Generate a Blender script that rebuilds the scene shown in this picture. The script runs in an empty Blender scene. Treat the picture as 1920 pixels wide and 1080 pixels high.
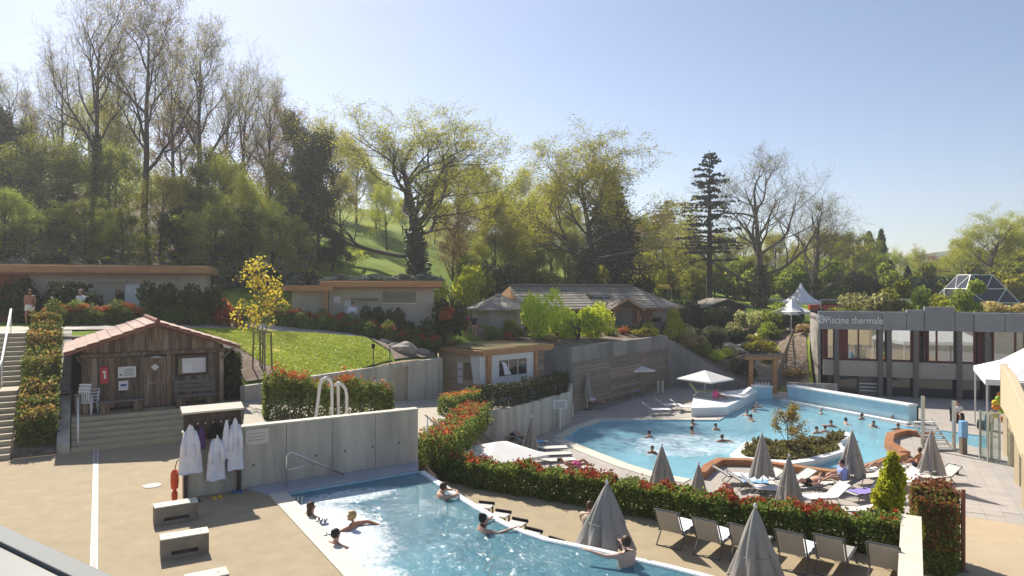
import bpy, bmesh, math, random
import numpy as np
from mathutils import Vector, Matrix
from mathutils.geometry import tessellate_polygon, delaunay_2d_cdt

# ------------------------------------------------------------------ camera, sky, sun, exposure
F, CX, YH, CZ = 1280.0, 960.0, 540.0, 5.5        # focal length in photo pixels, image centre, horizon row, eye height
scene = bpy.context.scene
COL = scene.collection
cam_data = bpy.data.cameras.new("camera")
cam = bpy.data.objects.new("camera", cam_data)
COL.objects.link(cam)
cam_data.sensor_width = 36.0
cam_data.lens = 36.0 * F / 1920.0
cam_data.clip_start = 0.1
cam_data.clip_end = 3000
cam.location = (0, 0, CZ)
cam.rotation_euler = (math.radians(90), 0, 0)
scene.camera = cam

SUN_EL, SUN_AZ = math.radians(42), math.radians(-30)      # azimuth from +Y towards +X
world = bpy.data.worlds.new("World")
scene.world = world
world.use_nodes = True
wn, wl = world.node_tree.nodes, world.node_tree.links
bg = wn["Background"]
sky = wn.new("ShaderNodeTexSky")
sky.sky_type = 'NISHITA'
sky.sun_disc = False
sky.sun_elevation = SUN_EL
sky.sun_rotation = SUN_AZ
sky.altitude = 400
sky.air_density = 1.0
sky.dust_density = 0.6
sky.ozone_density = 3.0
tint = wn.new("ShaderNodeVectorMath"); tint.operation = 'MULTIPLY'      # camera white balance, the same over the whole sky
tint.inputs[1].default_value = (1.12, 1.0, 0.96)
wl.new(sky.outputs[0], tint.inputs[0])
wl.new(tint.outputs[0], bg.inputs[0])
bg.inputs[1].default_value = 0.080

sun_data = bpy.data.lights.new("sun", 'SUN')
sun_data.energy = 4.6
sun_data.angle = math.radians(0.53)
sun_data.color = (1.0, 0.94, 0.84)
sun = bpy.data.objects.new("sun", sun_data)
COL.objects.link(sun)
to_sun = Vector((math.sin(SUN_AZ) * math.cos(SUN_EL), math.cos(SUN_AZ) * math.cos(SUN_EL), math.sin(SUN_EL)))
sun.rotation_euler = to_sun.to_track_quat('Z', 'Y').to_euler()
sun.location = to_sun * 100
scene.view_settings.view_transform = 'Standard'
scene.view_settings.look = 'None'
scene.view_settings.exposure = 0.78
scene.view_settings.gamma = 1.0
scene.cycles.max_bounces = 8
scene.cycles.transparent_max_bounces = 12
scene.cycles.caustics_reflective = False
scene.cycles.caustics_refractive = False
scene.cycles.sample_clamp_indirect = 6

Z_LOW = -2.9          # the big pool's deck
Z_STRIP = -0.8        # the strip below the near pool's overflow edge
U = Vector((0.844, 0.536, 0)).normalized()     # along the hut front and the near wall
V = Vector((-0.536, 0.844, 0)).normalized()    # away from us, square to U
UROT = math.atan2(U.y, U.x)

def P(px, py, z):
    Y = F * (CZ - z) / (py - YH)
    return Vector(((px - CX) / F * Y, Y, z))
def Q(px, py, Y):
    return Vector(((px - CX) / F * Y, Y, CZ - (py - YH) / F * Y))

# ------------------------------------------------------------------ materials
MATS = {}
def mat(name, col, rough=0.75, var=0.12, scale=3.0, bump=0.0, bscale=30.0, spec=0.3, metal=0.0,
        stretch=(1, 1, 1), rnd=0.0, col2=None, c2scale=0.6, c2lo=0.45, c2hi=0.65, island=0.0):
    m = bpy.data.materials.new(name)
    m.use_nodes = True
    nt = m.node_tree
    N, L = nt.nodes, nt.links
    b = N["Principled BSDF"]
    b.inputs["Roughness"].default_value = rough
    b.inputs["Specular IOR Level"].default_value = spec
    b.inputs["Metallic"].default_value = metal
    tc = N.new("ShaderNodeTexCoord")
    mp = N.new("ShaderNodeMapping")
    mp.inputs["Scale"].default_value = stretch
    L.new(tc.outputs["Object"], mp.inputs[0])
    nz = N.new("ShaderNodeTexNoise")
    nz.inputs["Scale"].default_value = scale
    nz.inputs["Detail"].default_value = 6
    nz.inputs["Roughness"].default_value = 0.65
    L.new(mp.outputs[0], nz.inputs["Vector"])
    mr = N.new("ShaderNodeMapRange")
    mr.inputs["From Min"].default_value = 0.3
    mr.inputs["From Max"].default_value = 0.7
    mr.inputs["To Min"].default_value = 1 - var
    mr.inputs["To Max"].default_value = 1 + var
    L.new(nz.outputs["Fac"], mr.inputs["Value"])
    val = mr.outputs[0]
    if rnd or island:
        if island:
            g = N.new("ShaderNodeNewGeometry"); src = g.outputs["Random Per Island"]; amt = island
        else:
            g = N.new("ShaderNodeObjectInfo"); src = g.outputs["Random"]; amt = rnd
        r2 = N.new("ShaderNodeMapRange")
        r2.inputs["To Min"].default_value = 1 - amt
        r2.inputs["To Max"].default_value = 1 + amt
        L.new(src, r2.inputs["Value"])
        mu = N.new("ShaderNodeMath"); mu.operation = 'MULTIPLY'
        L.new(val, mu.inputs[0]); L.new(r2.outputs[0], mu.inputs[1])
        val = mu.outputs[0]
    base = None
    if col2 is not None:
        n2 = N.new("ShaderNodeTexNoise")
        n2.inputs["Scale"].default_value = c2scale
        n2.inputs["Detail"].default_value = 5
        L.new(mp.outputs[0], n2.inputs["Vector"])
        m2 = N.new("ShaderNodeMapRange")
        m2.inputs["From Min"].default_value = c2lo
        m2.inputs["From Max"].default_value = c2hi
        L.new(n2.outputs["Fac"], m2.inputs["Value"])
        mx = N.new("ShaderNodeMix"); mx.data_type = 'RGBA'
        mx.inputs[6].default_value = (*col, 1)
        mx.inputs[7].default_value = (*col2, 1)
        L.new(m2.outputs[0], mx.inputs[0])
        base = mx.outputs[2]
    vm = N.new("ShaderNodeVectorMath"); vm.operation = 'SCALE'
    if base is None:
        vm.inputs[0].default_value = col
    else:
        L.new(base, vm.inputs[0])
    L.new(val, vm.inputs["Scale"])
    L.new(vm.outputs[0], b.inputs["Base Color"])
    if bump:
        n3 = N.new("ShaderNodeTexNoise")
        n3.inputs["Scale"].default_value = bscale
        n3.inputs["Detail"].default_value = 4
        L.new(mp.outputs[0], n3.inputs["Vector"])
        bp = N.new("ShaderNodeBump")
        bp.inputs["Strength"].default_value = bump
        bp.inputs["Distance"].default_value = 0.02
        L.new(n3.outputs["Fac"], bp.inputs["Height"])
        L.new(bp.outputs[0], b.inputs["Normal"])
    MATS[name] = m
    return m

def leafmat(name, col, col2=None, trans=0.5, var=0.35):
    m = bpy.data.materials.new(name)
    m.use_nodes = True
    nt = m.node_tree; N, L = nt.nodes, nt.links
    for n in list(N):
        if n.type != 'OUTPUT_MATERIAL': N.remove(n)
    out = [n for n in N if n.type == 'OUTPUT_MATERIAL'][0]
    g = N.new("ShaderNodeNewGeometry")
    mx = N.new("ShaderNodeMix"); mx.data_type = 'RGBA'
    c2 = col2 or tuple(c * (1 + var) for c in col)
    c1 = tuple(c * (1 - var) for c in col) if col2 is None else col
    mx.inputs[6].default_value = (*c1, 1); mx.inputs[7].default_value = (*c2, 1)
    L.new(g.outputs["Random Per Island"], mx.inputs[0])
    oi = N.new("ShaderNodeObjectInfo")
    hs = N.new("ShaderNodeHueSaturation")
    mr = N.new("ShaderNodeMapRange"); mr.inputs["To Min"].default_value = 0.75; mr.inputs["To Max"].default_value = 1.2
    mh = N.new("ShaderNodeMapRange"); mh.inputs["To Min"].default_value = 0.485; mh.inputs["To Max"].default_value = 0.515
    L.new(oi.outputs["Random"], mr.inputs["Value"]); L.new(mr.outputs[0], hs.inputs["Value"])
    L.new(oi.outputs["Random"], mh.inputs["Value"]); L.new(mh.outputs[0], hs.inputs["Hue"])
    L.new(mx.outputs[2], hs.inputs["Color"])
    d = N.new("ShaderNodeBsdfPrincipled"); d.inputs["Roughness"].default_value = 0.5; d.inputs["Specular IOR Level"].default_value = 0.12
    t = N.new("ShaderNodeBsdfTranslucent")
    ms = N.new("ShaderNodeMixShader"); ms.inputs[0].default_value = trans
    L.new(hs.outputs[0], d.inputs["Base Color"]); L.new(hs.outputs[0], t.inputs["Color"])
    L.new(d.outputs[0], ms.inputs[1]); L.new(t.outputs[0], ms.inputs[2])
    L.new(ms.outputs[0], out.inputs[0])
    MATS[name] = m
    return m

mat("deck", (0.375, 0.30, 0.192), 0.85, 0.10, 2.2, 0.3, 90, col2=(0.352, 0.283, 0.182), c2scale=0.45, c2lo=0.5, c2hi=0.72, spec=0.15)
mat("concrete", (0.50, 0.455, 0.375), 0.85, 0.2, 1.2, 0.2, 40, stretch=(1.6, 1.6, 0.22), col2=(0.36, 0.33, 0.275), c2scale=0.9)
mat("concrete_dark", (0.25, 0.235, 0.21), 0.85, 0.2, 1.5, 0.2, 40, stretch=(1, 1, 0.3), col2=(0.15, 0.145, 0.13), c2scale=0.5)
mat("bench_stone", (0.27, 0.235, 0.185), 0.85, 0.2, 3, 0.3, 50, col2=(0.22, 0.19, 0.15), c2scale=2)
mat("cream", (0.62, 0.57, 0.46), 0.75, 0.08, 2, 0.1, 60)
mat("step", (0.46, 0.39, 0.27), 0.8, 0.12, 2, 0.2, 60)
mat("ledge", (0.40, 0.41, 0.45), 0.6, 0.1, 2)
mat("steel", (0.62, 0.60, 0.55), 0.3, 0.06, 4, metal=0.85)
mat("white_paint", (0.78, 0.77, 0.74), 0.45, 0.05, 3)
mat("pole_white", (0.72, 0.70, 0.66), 0.4, 0.05, 3)
mat("wood_old", (0.18, 0.125, 0.085), 0.85, 0.4, 6, 0.4, 30, stretch=(4, 4, 0.35), rnd=0.4, col2=(0.27, 0.22, 0.175), c2scale=1.5)
mat("wood_dark", (0.07, 0.05, 0.04), 0.8, 0.3, 5, 0.3, 30, stretch=(3, 3, 0.5), rnd=0.2)
mat("wood_bench", (0.16, 0.14, 0.13), 0.8, 0.3, 5, 0.3, 30, stretch=(0.5, 3, 3))
mat("wood_orange", (0.42, 0.215, 0.095), 0.6, 0.2, 3, 0.1, 20, stretch=(0.6, 3, 3))
mat("wood_plank", (0.235, 0.19, 0.145), 0.75, 0.3, 4, 0.2, 30, stretch=(0.25, 3, 3), rnd=0.22, col2=(0.19, 0.155, 0.12), c2scale=0.6)
mat("render_grey", (0.46, 0.41, 0.345), 0.85, 0.08, 2)
mat("render_tan", (0.44, 0.36, 0.26), 0.85, 0.1, 2)
mat("render_white", (0.70, 0.70, 0.68), 0.8, 0.06, 2)
mat("rust_wood", (0.22, 0.085, 0.05), 0.8, 0.25, 3, rnd=0.1)
mat("roof_tile", (0.44, 0.295, 0.235), 0.8, 0.14, 5, 0.25, 30, rnd=0.1)
mat("roof_edge", (0.27, 0.11, 0.075), 0.8, 0.2, 4)
mat("shingle", (0.34, 0.30, 0.245), 0.85, 0.2, 5, 0.3, 20, rnd=0.12, col2=(0.25, 0.215, 0.165), c2scale=1.2)
mat("green_roof", (0.15, 0.13, 0.05), 0.95, 0.35, 8, 0.5, 30, col2=(0.25, 0.17, 0.07), c2scale=0.8)
mat("glass_dark", (0.02, 0.022, 0.022), 0.04, 0.1, 2, spec=0.9)
mat("fascia", (0.25, 0.25, 0.245), 0.8, 0.14, 1.5, 0.2, 30, stretch=(1, 1, 0.5), rnd=0.08)
mat("band", (0.37, 0.33, 0.285), 0.8, 0.1, 1.5, rnd=0.06)
mat("column", (0.15, 0.135, 0.12), 0.8, 0.15, 2)
mat("red_frame", (0.13, 0.022, 0.02), 0.5, 0.1, 3)
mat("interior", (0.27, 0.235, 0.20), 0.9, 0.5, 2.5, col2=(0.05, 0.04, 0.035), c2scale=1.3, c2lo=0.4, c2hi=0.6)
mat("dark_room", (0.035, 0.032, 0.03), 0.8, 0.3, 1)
mat("canvas_grey", (0.30, 0.275, 0.245), 0.9, 0.08, 4, 0.1, 120, rnd=0.08)
mat("canvas_white", (0.72, 0.69, 0.64), 0.85, 0.05, 3)
mat("tent", (0.78, 0.77, 0.75), 0.7, 0.04, 2)
mat("metal_grey", (0.13, 0.125, 0.12), 0.5, 0.08, 4, metal=0.3)
mat("sling", (0.37, 0.35, 0.315), 0.8, 0.06, 6, 0.1, 200)
mat("sling_pale", (0.58, 0.55, 0.50), 0.8, 0.06, 6)
mat("sling_brown", (0.26, 0.215, 0.17), 0.8, 0.1, 6)
mat("sling_green", (0.33, 0.55, 0.06), 0.7, 0.05, 6)
mat("towel_white", (0.80, 0.79, 0.80), 0.95, 0.06, 8, 0.3, 120)
mat("towel_blue", (0.22, 0.42, 0.66), 0.95, 0.1, 8, 0.3, 120)
mat("towel_purple", (0.30, 0.24, 0.55), 0.95, 0.1, 8, 0.3, 120)
mat("robe_white", (0.76, 0.75, 0.80), 0.95, 0.06, 6, 0.35, 60)
mat("cloth_black", (0.012, 0.012, 0.013), 0.9, 0.2, 5)
mat("cloth_purple", (0.10, 0.045, 0.14), 0.9, 0.15, 5)
mat("cloth_blue", (0.08, 0.16, 0.42), 0.9, 0.15, 5)
mat("cloth_lilac", (0.34, 0.42, 0.80), 0.9, 0.1, 5)
mat("cloth_navy", (0.02, 0.025, 0.06), 0.9, 0.1, 5)
mat("cloth_pink", (0.65, 0.09, 0.25), 0.9, 0.1, 5)
mat("cloth_yellow", (0.75, 0.55, 0.05), 0.8, 0.1, 5)
mat("cloth_orange", (0.80, 0.28, 0.04), 0.8, 0.1, 5)
mat("red_box", (0.42, 0.012, 0.03), 0.35, 0.08, 5, spec=0.5)
mat("rescue_orange", (0.72, 0.10, 0.03), 0.45, 0.08, 5)
mat("paper", (0.68, 0.67, 0.66), 0.8, 0.1, 14)
mat("ink", (0.05, 0.05, 0.08), 0.8, 0.1, 5)
mat("ink_blue", (0.06, 0.09, 0.30), 0.8, 0.1, 5)
mat("sign_cream", (0.60, 0.56, 0.47), 0.8, 0.06, 8)
mat("skin", (0.50, 0.29, 0.20), 0.5, 0.06, 8, spec=0.4)
mat("skin_tan", (0.36, 0.16, 0.085), 0.5, 0.06, 8, spec=0.4)
mat("skin_pale", (0.60, 0.39, 0.30), 0.5, 0.05, 8, spec=0.4)
mat("hair_dark", (0.018, 0.012, 0.01), 0.5, 0.3, 20)
mat("hair_brown", (0.07, 0.035, 0.018), 0.5, 0.3, 20)
mat("hair_blond", (0.36, 0.23, 0.09), 0.5, 0.25, 20)
mat("hair_grey", (0.28, 0.27, 0.26), 0.5, 0.25, 20)
mat("pool_white", (0.74, 0.76, 0.75), 0.5, 0.05, 2)
mat("pool_blue", (0.42, 0.66, 0.76), 0.5, 0.1, 2)
mat("kerb_brown", (0.34, 0.145, 0.06), 0.55, 0.2, 2.5, stretch=(1, 1, 1), col2=(0.42, 0.21, 0.09), c2scale=0.8)
mat("lawn", (0.36, 0.48, 0.04), 0.95, 0.25, 3, 0.3, 60, spec=0.1, col2=(0.56, 0.46, 0.13), c2scale=0.28, c2lo=0.42, c2hi=0.62)
leafmat("leaf_olive", (0.13, 0.15, 0.03), (0.30, 0.30, 0.06), 0.64)
mat("meadow", (0.13, 0.20, 0.016), 0.95, 0.3, 0.8, 0.4, 10, spec=0.1, col2=(0.24, 0.28, 0.03), c2scale=0.06)
mat("soil", (0.16, 0.115, 0.08), 0.95, 0.35, 6, 0.8, 18, col2=(0.24, 0.185, 0.135), c2scale=1.5)
mat("rock", (0.30, 0.265, 0.22), 0.9, 0.25, 3, 0.6, 10, rnd=0.15)
mat("path_pave", (0.47, 0.42, 0.335), 0.85, 0.12, 2, 0.2, 40)
mat("walk_wood", (0.44, 0.36, 0.27), 0.8, 0.2, 3, rnd=0.12, stretch=(3, 0.4, 1))
mat("sill_metal", (0.17, 0.175, 0.17), 0.7, 0.03, 3, metal=0.2)
mat("sill_band", (0.115, 0.115, 0.105), 0.45, 0.05, 3)
mat("beige_wall", (0.56, 0.46, 0.30), 0.8, 0.08, 2, 0.15, 40)
mat("bark", (0.065, 0.05, 0.037), 0.95, 0.3, 4, 0.6, 20, stretch=(2, 2, 0.4))
mat("bark_grey", (0.15, 0.13, 0.105), 0.95, 0.3, 4, 0.6, 20, stretch=(2, 2, 0.4))
mat("car_red", (0.55, 0.03, 0.02), 0.3, 0.05, 2, spec=0.6)
mat("yellow_fabric", (0.72, 0.50, 0.03), 0.7, 0.08, 3)
mat("wicker", (0.02, 0.018, 0.016), 0.7, 0.3, 20)
mat("drain", (0.33, 0.31, 0.30), 0.6, 0.15, 6)
mat("beige_ramp", (0.46, 0.36, 0.235), 0.85, 0.08, 1)

leafmat("leaf_spring", (0.310, 0.328, 0.030), (0.581, 0.536, 0.052), 0.64)
leafmat("leaf_bud", (0.302, 0.240, 0.055), (0.504, 0.419, 0.094), 0.64)
leafmat("leaf_mid", (0.174, 0.225, 0.029), (0.348, 0.371, 0.044), 0.64)
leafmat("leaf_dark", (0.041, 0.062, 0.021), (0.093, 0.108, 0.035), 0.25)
leafmat("leaf_conifer", (0.030, 0.042, 0.028), (0.07, 0.085, 0.05), 0.25)
leafmat("leaf_rust", (0.304, 0.172, 0.047), (0.463, 0.282, 0.094), 0.5)
leafmat("leaf_yellow", (0.651, 0.465, 0.046), (0.750, 0.698, 0.078), 0.6)
leafmat("leaf_lime", (0.434, 0.512, 0.039), (0.698, 0.713, 0.062), 0.64)
leafmat("leaf_hedge", (0.09, 0.14, 0.03), (0.30, 0.36, 0.07), 0.5)
leafmat("leaf_red", (0.38, 0.045, 0.02), (0.62, 0.22, 0.07), 0.5)
leafmat("leaf_copper", (0.22, 0.07, 0.03), (0.42, 0.18, 0.07), 0.5)
leafmat("leaf_pink", (0.465, 0.186, 0.171), (0.651, 0.310, 0.248), 0.4)
leafmat("leaf_ivy", (0.022, 0.031, 0.014), (0.055, 0.070, 0.025), 0.2)
leafmat("leaf_silver", (0.093, 0.116, 0.085), (0.310, 0.341, 0.295), 0.2)
leafmat("leaf_straw", (0.465, 0.341, 0.124), (0.651, 0.512, 0.232), 0.4)
leafmat("leaf_hazel", (0.310, 0.310, 0.078), (0.620, 0.589, 0.279), 0.64)

def paving_mat():
    m = mat("paving", (0.42, 0.378, 0.33), 0.7, 0.08, 1.0)
    nt = m.node_tree; N, L = nt.nodes, nt.links
    b = N["Principled BSDF"]
    src = b.inputs["Base Color"].links[0].from_socket
    tc = N.new("ShaderNodeTexCoord")
    mp = N.new("ShaderNodeMapping"); mp.inputs["Rotation"].default_value = (0, 0, math.radians(28))
    br = N.new("ShaderNodeTexBrick")
    br.offset = 0.0
    br.inputs["Color1"].default_value = (1, 1, 1, 1); br.inputs["Color2"].default_value = (0.93, 0.93, 0.93, 1)
    br.inputs["Mortar"].default_value = (0.72, 0.70, 0.68, 1)
    br.inputs["Scale"].default_value = 1.0; br.inputs["Mortar Size"].default_value = 0.012
    br.inputs["Brick Width"].default_value = 0.6; br.inputs["Row Height"].default_value = 0.6
    L.new(tc.outputs["Object"], mp.inputs[0]); L.new(mp.outputs[0], br.inputs["Vector"])
    mx = N.new("ShaderNodeMix"); mx.data_type = 'RGBA'; mx.blend_type = 'MULTIPLY'; mx.inputs[0].default_value = 1
    L.new(src, mx.inputs[6]); L.new(br.outputs["Color"], mx.inputs[7]); L.new(mx.outputs[2], b.inputs["Base Color"])
paving_mat()
mat("tile_single", (0.42, 0.378, 0.33), 0.7, 0.07, 1.5, rnd=0.06)

def tile_blue(name, c1, c2, size):
    m = mat(name, c1, 0.5, 0.12, 0.7, col2=c2, c2scale=0.5)
    return m
tile_blue("pool_floor_big", (0.46, 0.84, 0.93), (0.60, 0.90, 0.95), 0.3)
tile_blue("pool_floor_near", (0.17, 0.33, 0.40), (0.26, 0.45, 0.52), 0.3)

def water(name, tint, foam=None, wave=2.2, strength=0.5, frs=1.33, turbid=0.3, tcol=(0.3, 0.5, 0.58)):
    """tinted see-through surface with a Fresnel reflection; foam: (scale, lo, hi, mask centre, mask radius)"""
    m = bpy.data.materials.new(name); m.use_nodes = True
    nt = m.node_tree; N, L = nt.nodes, nt.links
    for n in list(N):
        if n.type != 'OUTPUT_MATERIAL': N.remove(n)
    out = [n for n in N if n.type == 'OUTPUT_MATERIAL'][0]
    tc = N.new("ShaderNodeTexCoord")
    n1 = N.new("ShaderNodeTexNoise"); n1.inputs["Scale"].default_value = wave; n1.inputs["Detail"].default_value = 4
    n1.inputs["Roughness"].default_value = 0.6; n1.inputs["Distortion"].default_value = 0.8
    L.new(tc.outputs["Object"], n1.inputs["Vector"])
    bp = N.new("ShaderNodeBump"); bp.inputs["Strength"].default_value = strength; bp.inputs["Distance"].default_value = 0.12
    L.new(n1.outputs["Fac"], bp.inputs["Height"])
    tr = N.new("ShaderNodeBsdfTransparent")
    # light ripples painted into the tint: it brightens and darkens with the wave height
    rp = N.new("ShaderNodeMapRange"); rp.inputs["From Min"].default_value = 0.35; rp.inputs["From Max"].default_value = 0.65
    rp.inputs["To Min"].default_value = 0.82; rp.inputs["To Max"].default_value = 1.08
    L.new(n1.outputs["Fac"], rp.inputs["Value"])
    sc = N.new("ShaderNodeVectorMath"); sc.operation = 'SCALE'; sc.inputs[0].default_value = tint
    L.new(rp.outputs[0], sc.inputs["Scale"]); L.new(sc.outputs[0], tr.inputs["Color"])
    gl = N.new("ShaderNodeBsdfGlossy"); gl.inputs["Roughness"].default_value = 0.06
    L.new(bp.outputs[0], gl.inputs["Normal"])
    fr = N.new("ShaderNodeFresnel"); fr.inputs["IOR"].default_value = frs
    tb = N.new("ShaderNodeBsdfDiffuse"); tb.inputs["Color"].default_value = (*tcol, 1)      # fine bubbles stirred into the water
    L.new(bp.outputs[0], tb.inputs["Normal"])
    mt = N.new("ShaderNodeMixShader"); mt.inputs[0].default_value = turbid
    L.new(tr.outputs[0], mt.inputs[1]); L.new(tb.outputs[0], mt.inputs[2])
    ms = N.new("ShaderNodeMixShader")
    L.new(fr.outputs[0], ms.inputs[0]); L.new(mt.outputs[0], ms.inputs[1]); L.new(gl.outputs[0], ms.inputs[2])
    res = ms.outputs[0]
    if foam:
        fs, lo, hi, spots = foam
        n2 = N.new("ShaderNodeTexNoise"); n2.inputs["Scale"].default_value = fs; n2.inputs["Detail"].default_value = 8
        n2.inputs["Roughness"].default_value = 0.7; n2.inputs["Distortion"].default_value = 1.5
        L.new(tc.outputs["Object"], n2.inputs["Vector"])
        tot = None
        for (x, y, rx, ry, rot, amt) in spots:
            mp = N.new("ShaderNodeMapping"); mp.vector_type = 'TEXTURE'
            mp.inputs["Location"].default_value = (x, y, 0); mp.inputs["Rotation"].default_value = (0, 0, rot)
            mp.inputs["Scale"].default_value = (rx, ry, 100)
            L.new(tc.outputs["Object"], mp.inputs[0])
            ln = N.new("ShaderNodeVectorMath"); ln.operation = 'LENGTH'; L.new(mp.outputs[0], ln.inputs[0])
            mr = N.new("ShaderNodeMapRange"); mr.inputs["From Min"].default_value = 0.35; mr.inputs["From Max"].default_value = 1.0
            mr.inputs["To Min"].default_value = amt; mr.inputs["To Max"].default_value = 0
            mr.interpolation_type = 'SMOOTHSTEP'
            L.new(ln.outputs["Value"], mr.inputs["Value"])
            if tot is None: tot = mr.outputs[0]
            else:
                mxm = N.new("ShaderNodeMath"); mxm.operation = 'MAXIMUM'
                L.new(tot, mxm.inputs[0]); L.new(mr.outputs[0], mxm.inputs[1]); tot = mxm.outputs[0]
        ad = N.new("ShaderNodeMath"); ad.operation = 'ADD'; L.new(n2.outputs["Fac"], ad.inputs[0]); L.new(tot, ad.inputs[1])
        m2 = N.new("ShaderNodeMapRange"); m2.inputs["From Min"].default_value = lo; m2.inputs["From Max"].default_value = hi
        L.new(ad.outputs[0], m2.inputs["Value"])
        df = N.new("ShaderNodeBsdfDiffuse"); df.inputs["Color"].default_value = (0.80, 0.84, 0.86, 1)
        L.new(bp.outputs[0], df.inputs["Normal"])
        m3 = N.new("ShaderNodeMixShader")
        L.new(m2.outputs[0], m3.inputs[0]); L.new(res, m3.inputs[1]); L.new(df.outputs[0], m3.inputs[2])
        res = m3.outputs[0]
    L.new(res, out.inputs[0])
    MATS[name] = m
    return m

def glass(name, tint, gloss):
    m = bpy.data.materials.new(name); m.use_nodes = True
    nt = m.node_tree; N, L = nt.nodes, nt.links
    for n in list(N):
        if n.type != 'OUTPUT_MATERIAL': N.remove(n)
    out = [n for n in N if n.type == 'OUTPUT_MATERIAL'][0]
    tr = N.new("ShaderNodeBsdfTransparent"); tr.inputs["Color"].default_value = (*tint, 1)
    gl = N.new("ShaderNodeBsdfGlossy"); gl.inputs["Roughness"].default_value = 0.03
    ms = N.new("ShaderNodeMixShader"); ms.inputs[0].default_value = gloss
    L.new(tr.outputs[0], ms.inputs[1]); L.new(gl.outputs[0], ms.inputs[2]); L.new(ms.outputs[0], out.inputs[0])
    MATS[name] = m
glass("pane", (0.75, 0.8, 0.8), 0.35)
glass("rail_glass", (0.80, 0.86, 0.84), 0.10)

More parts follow.
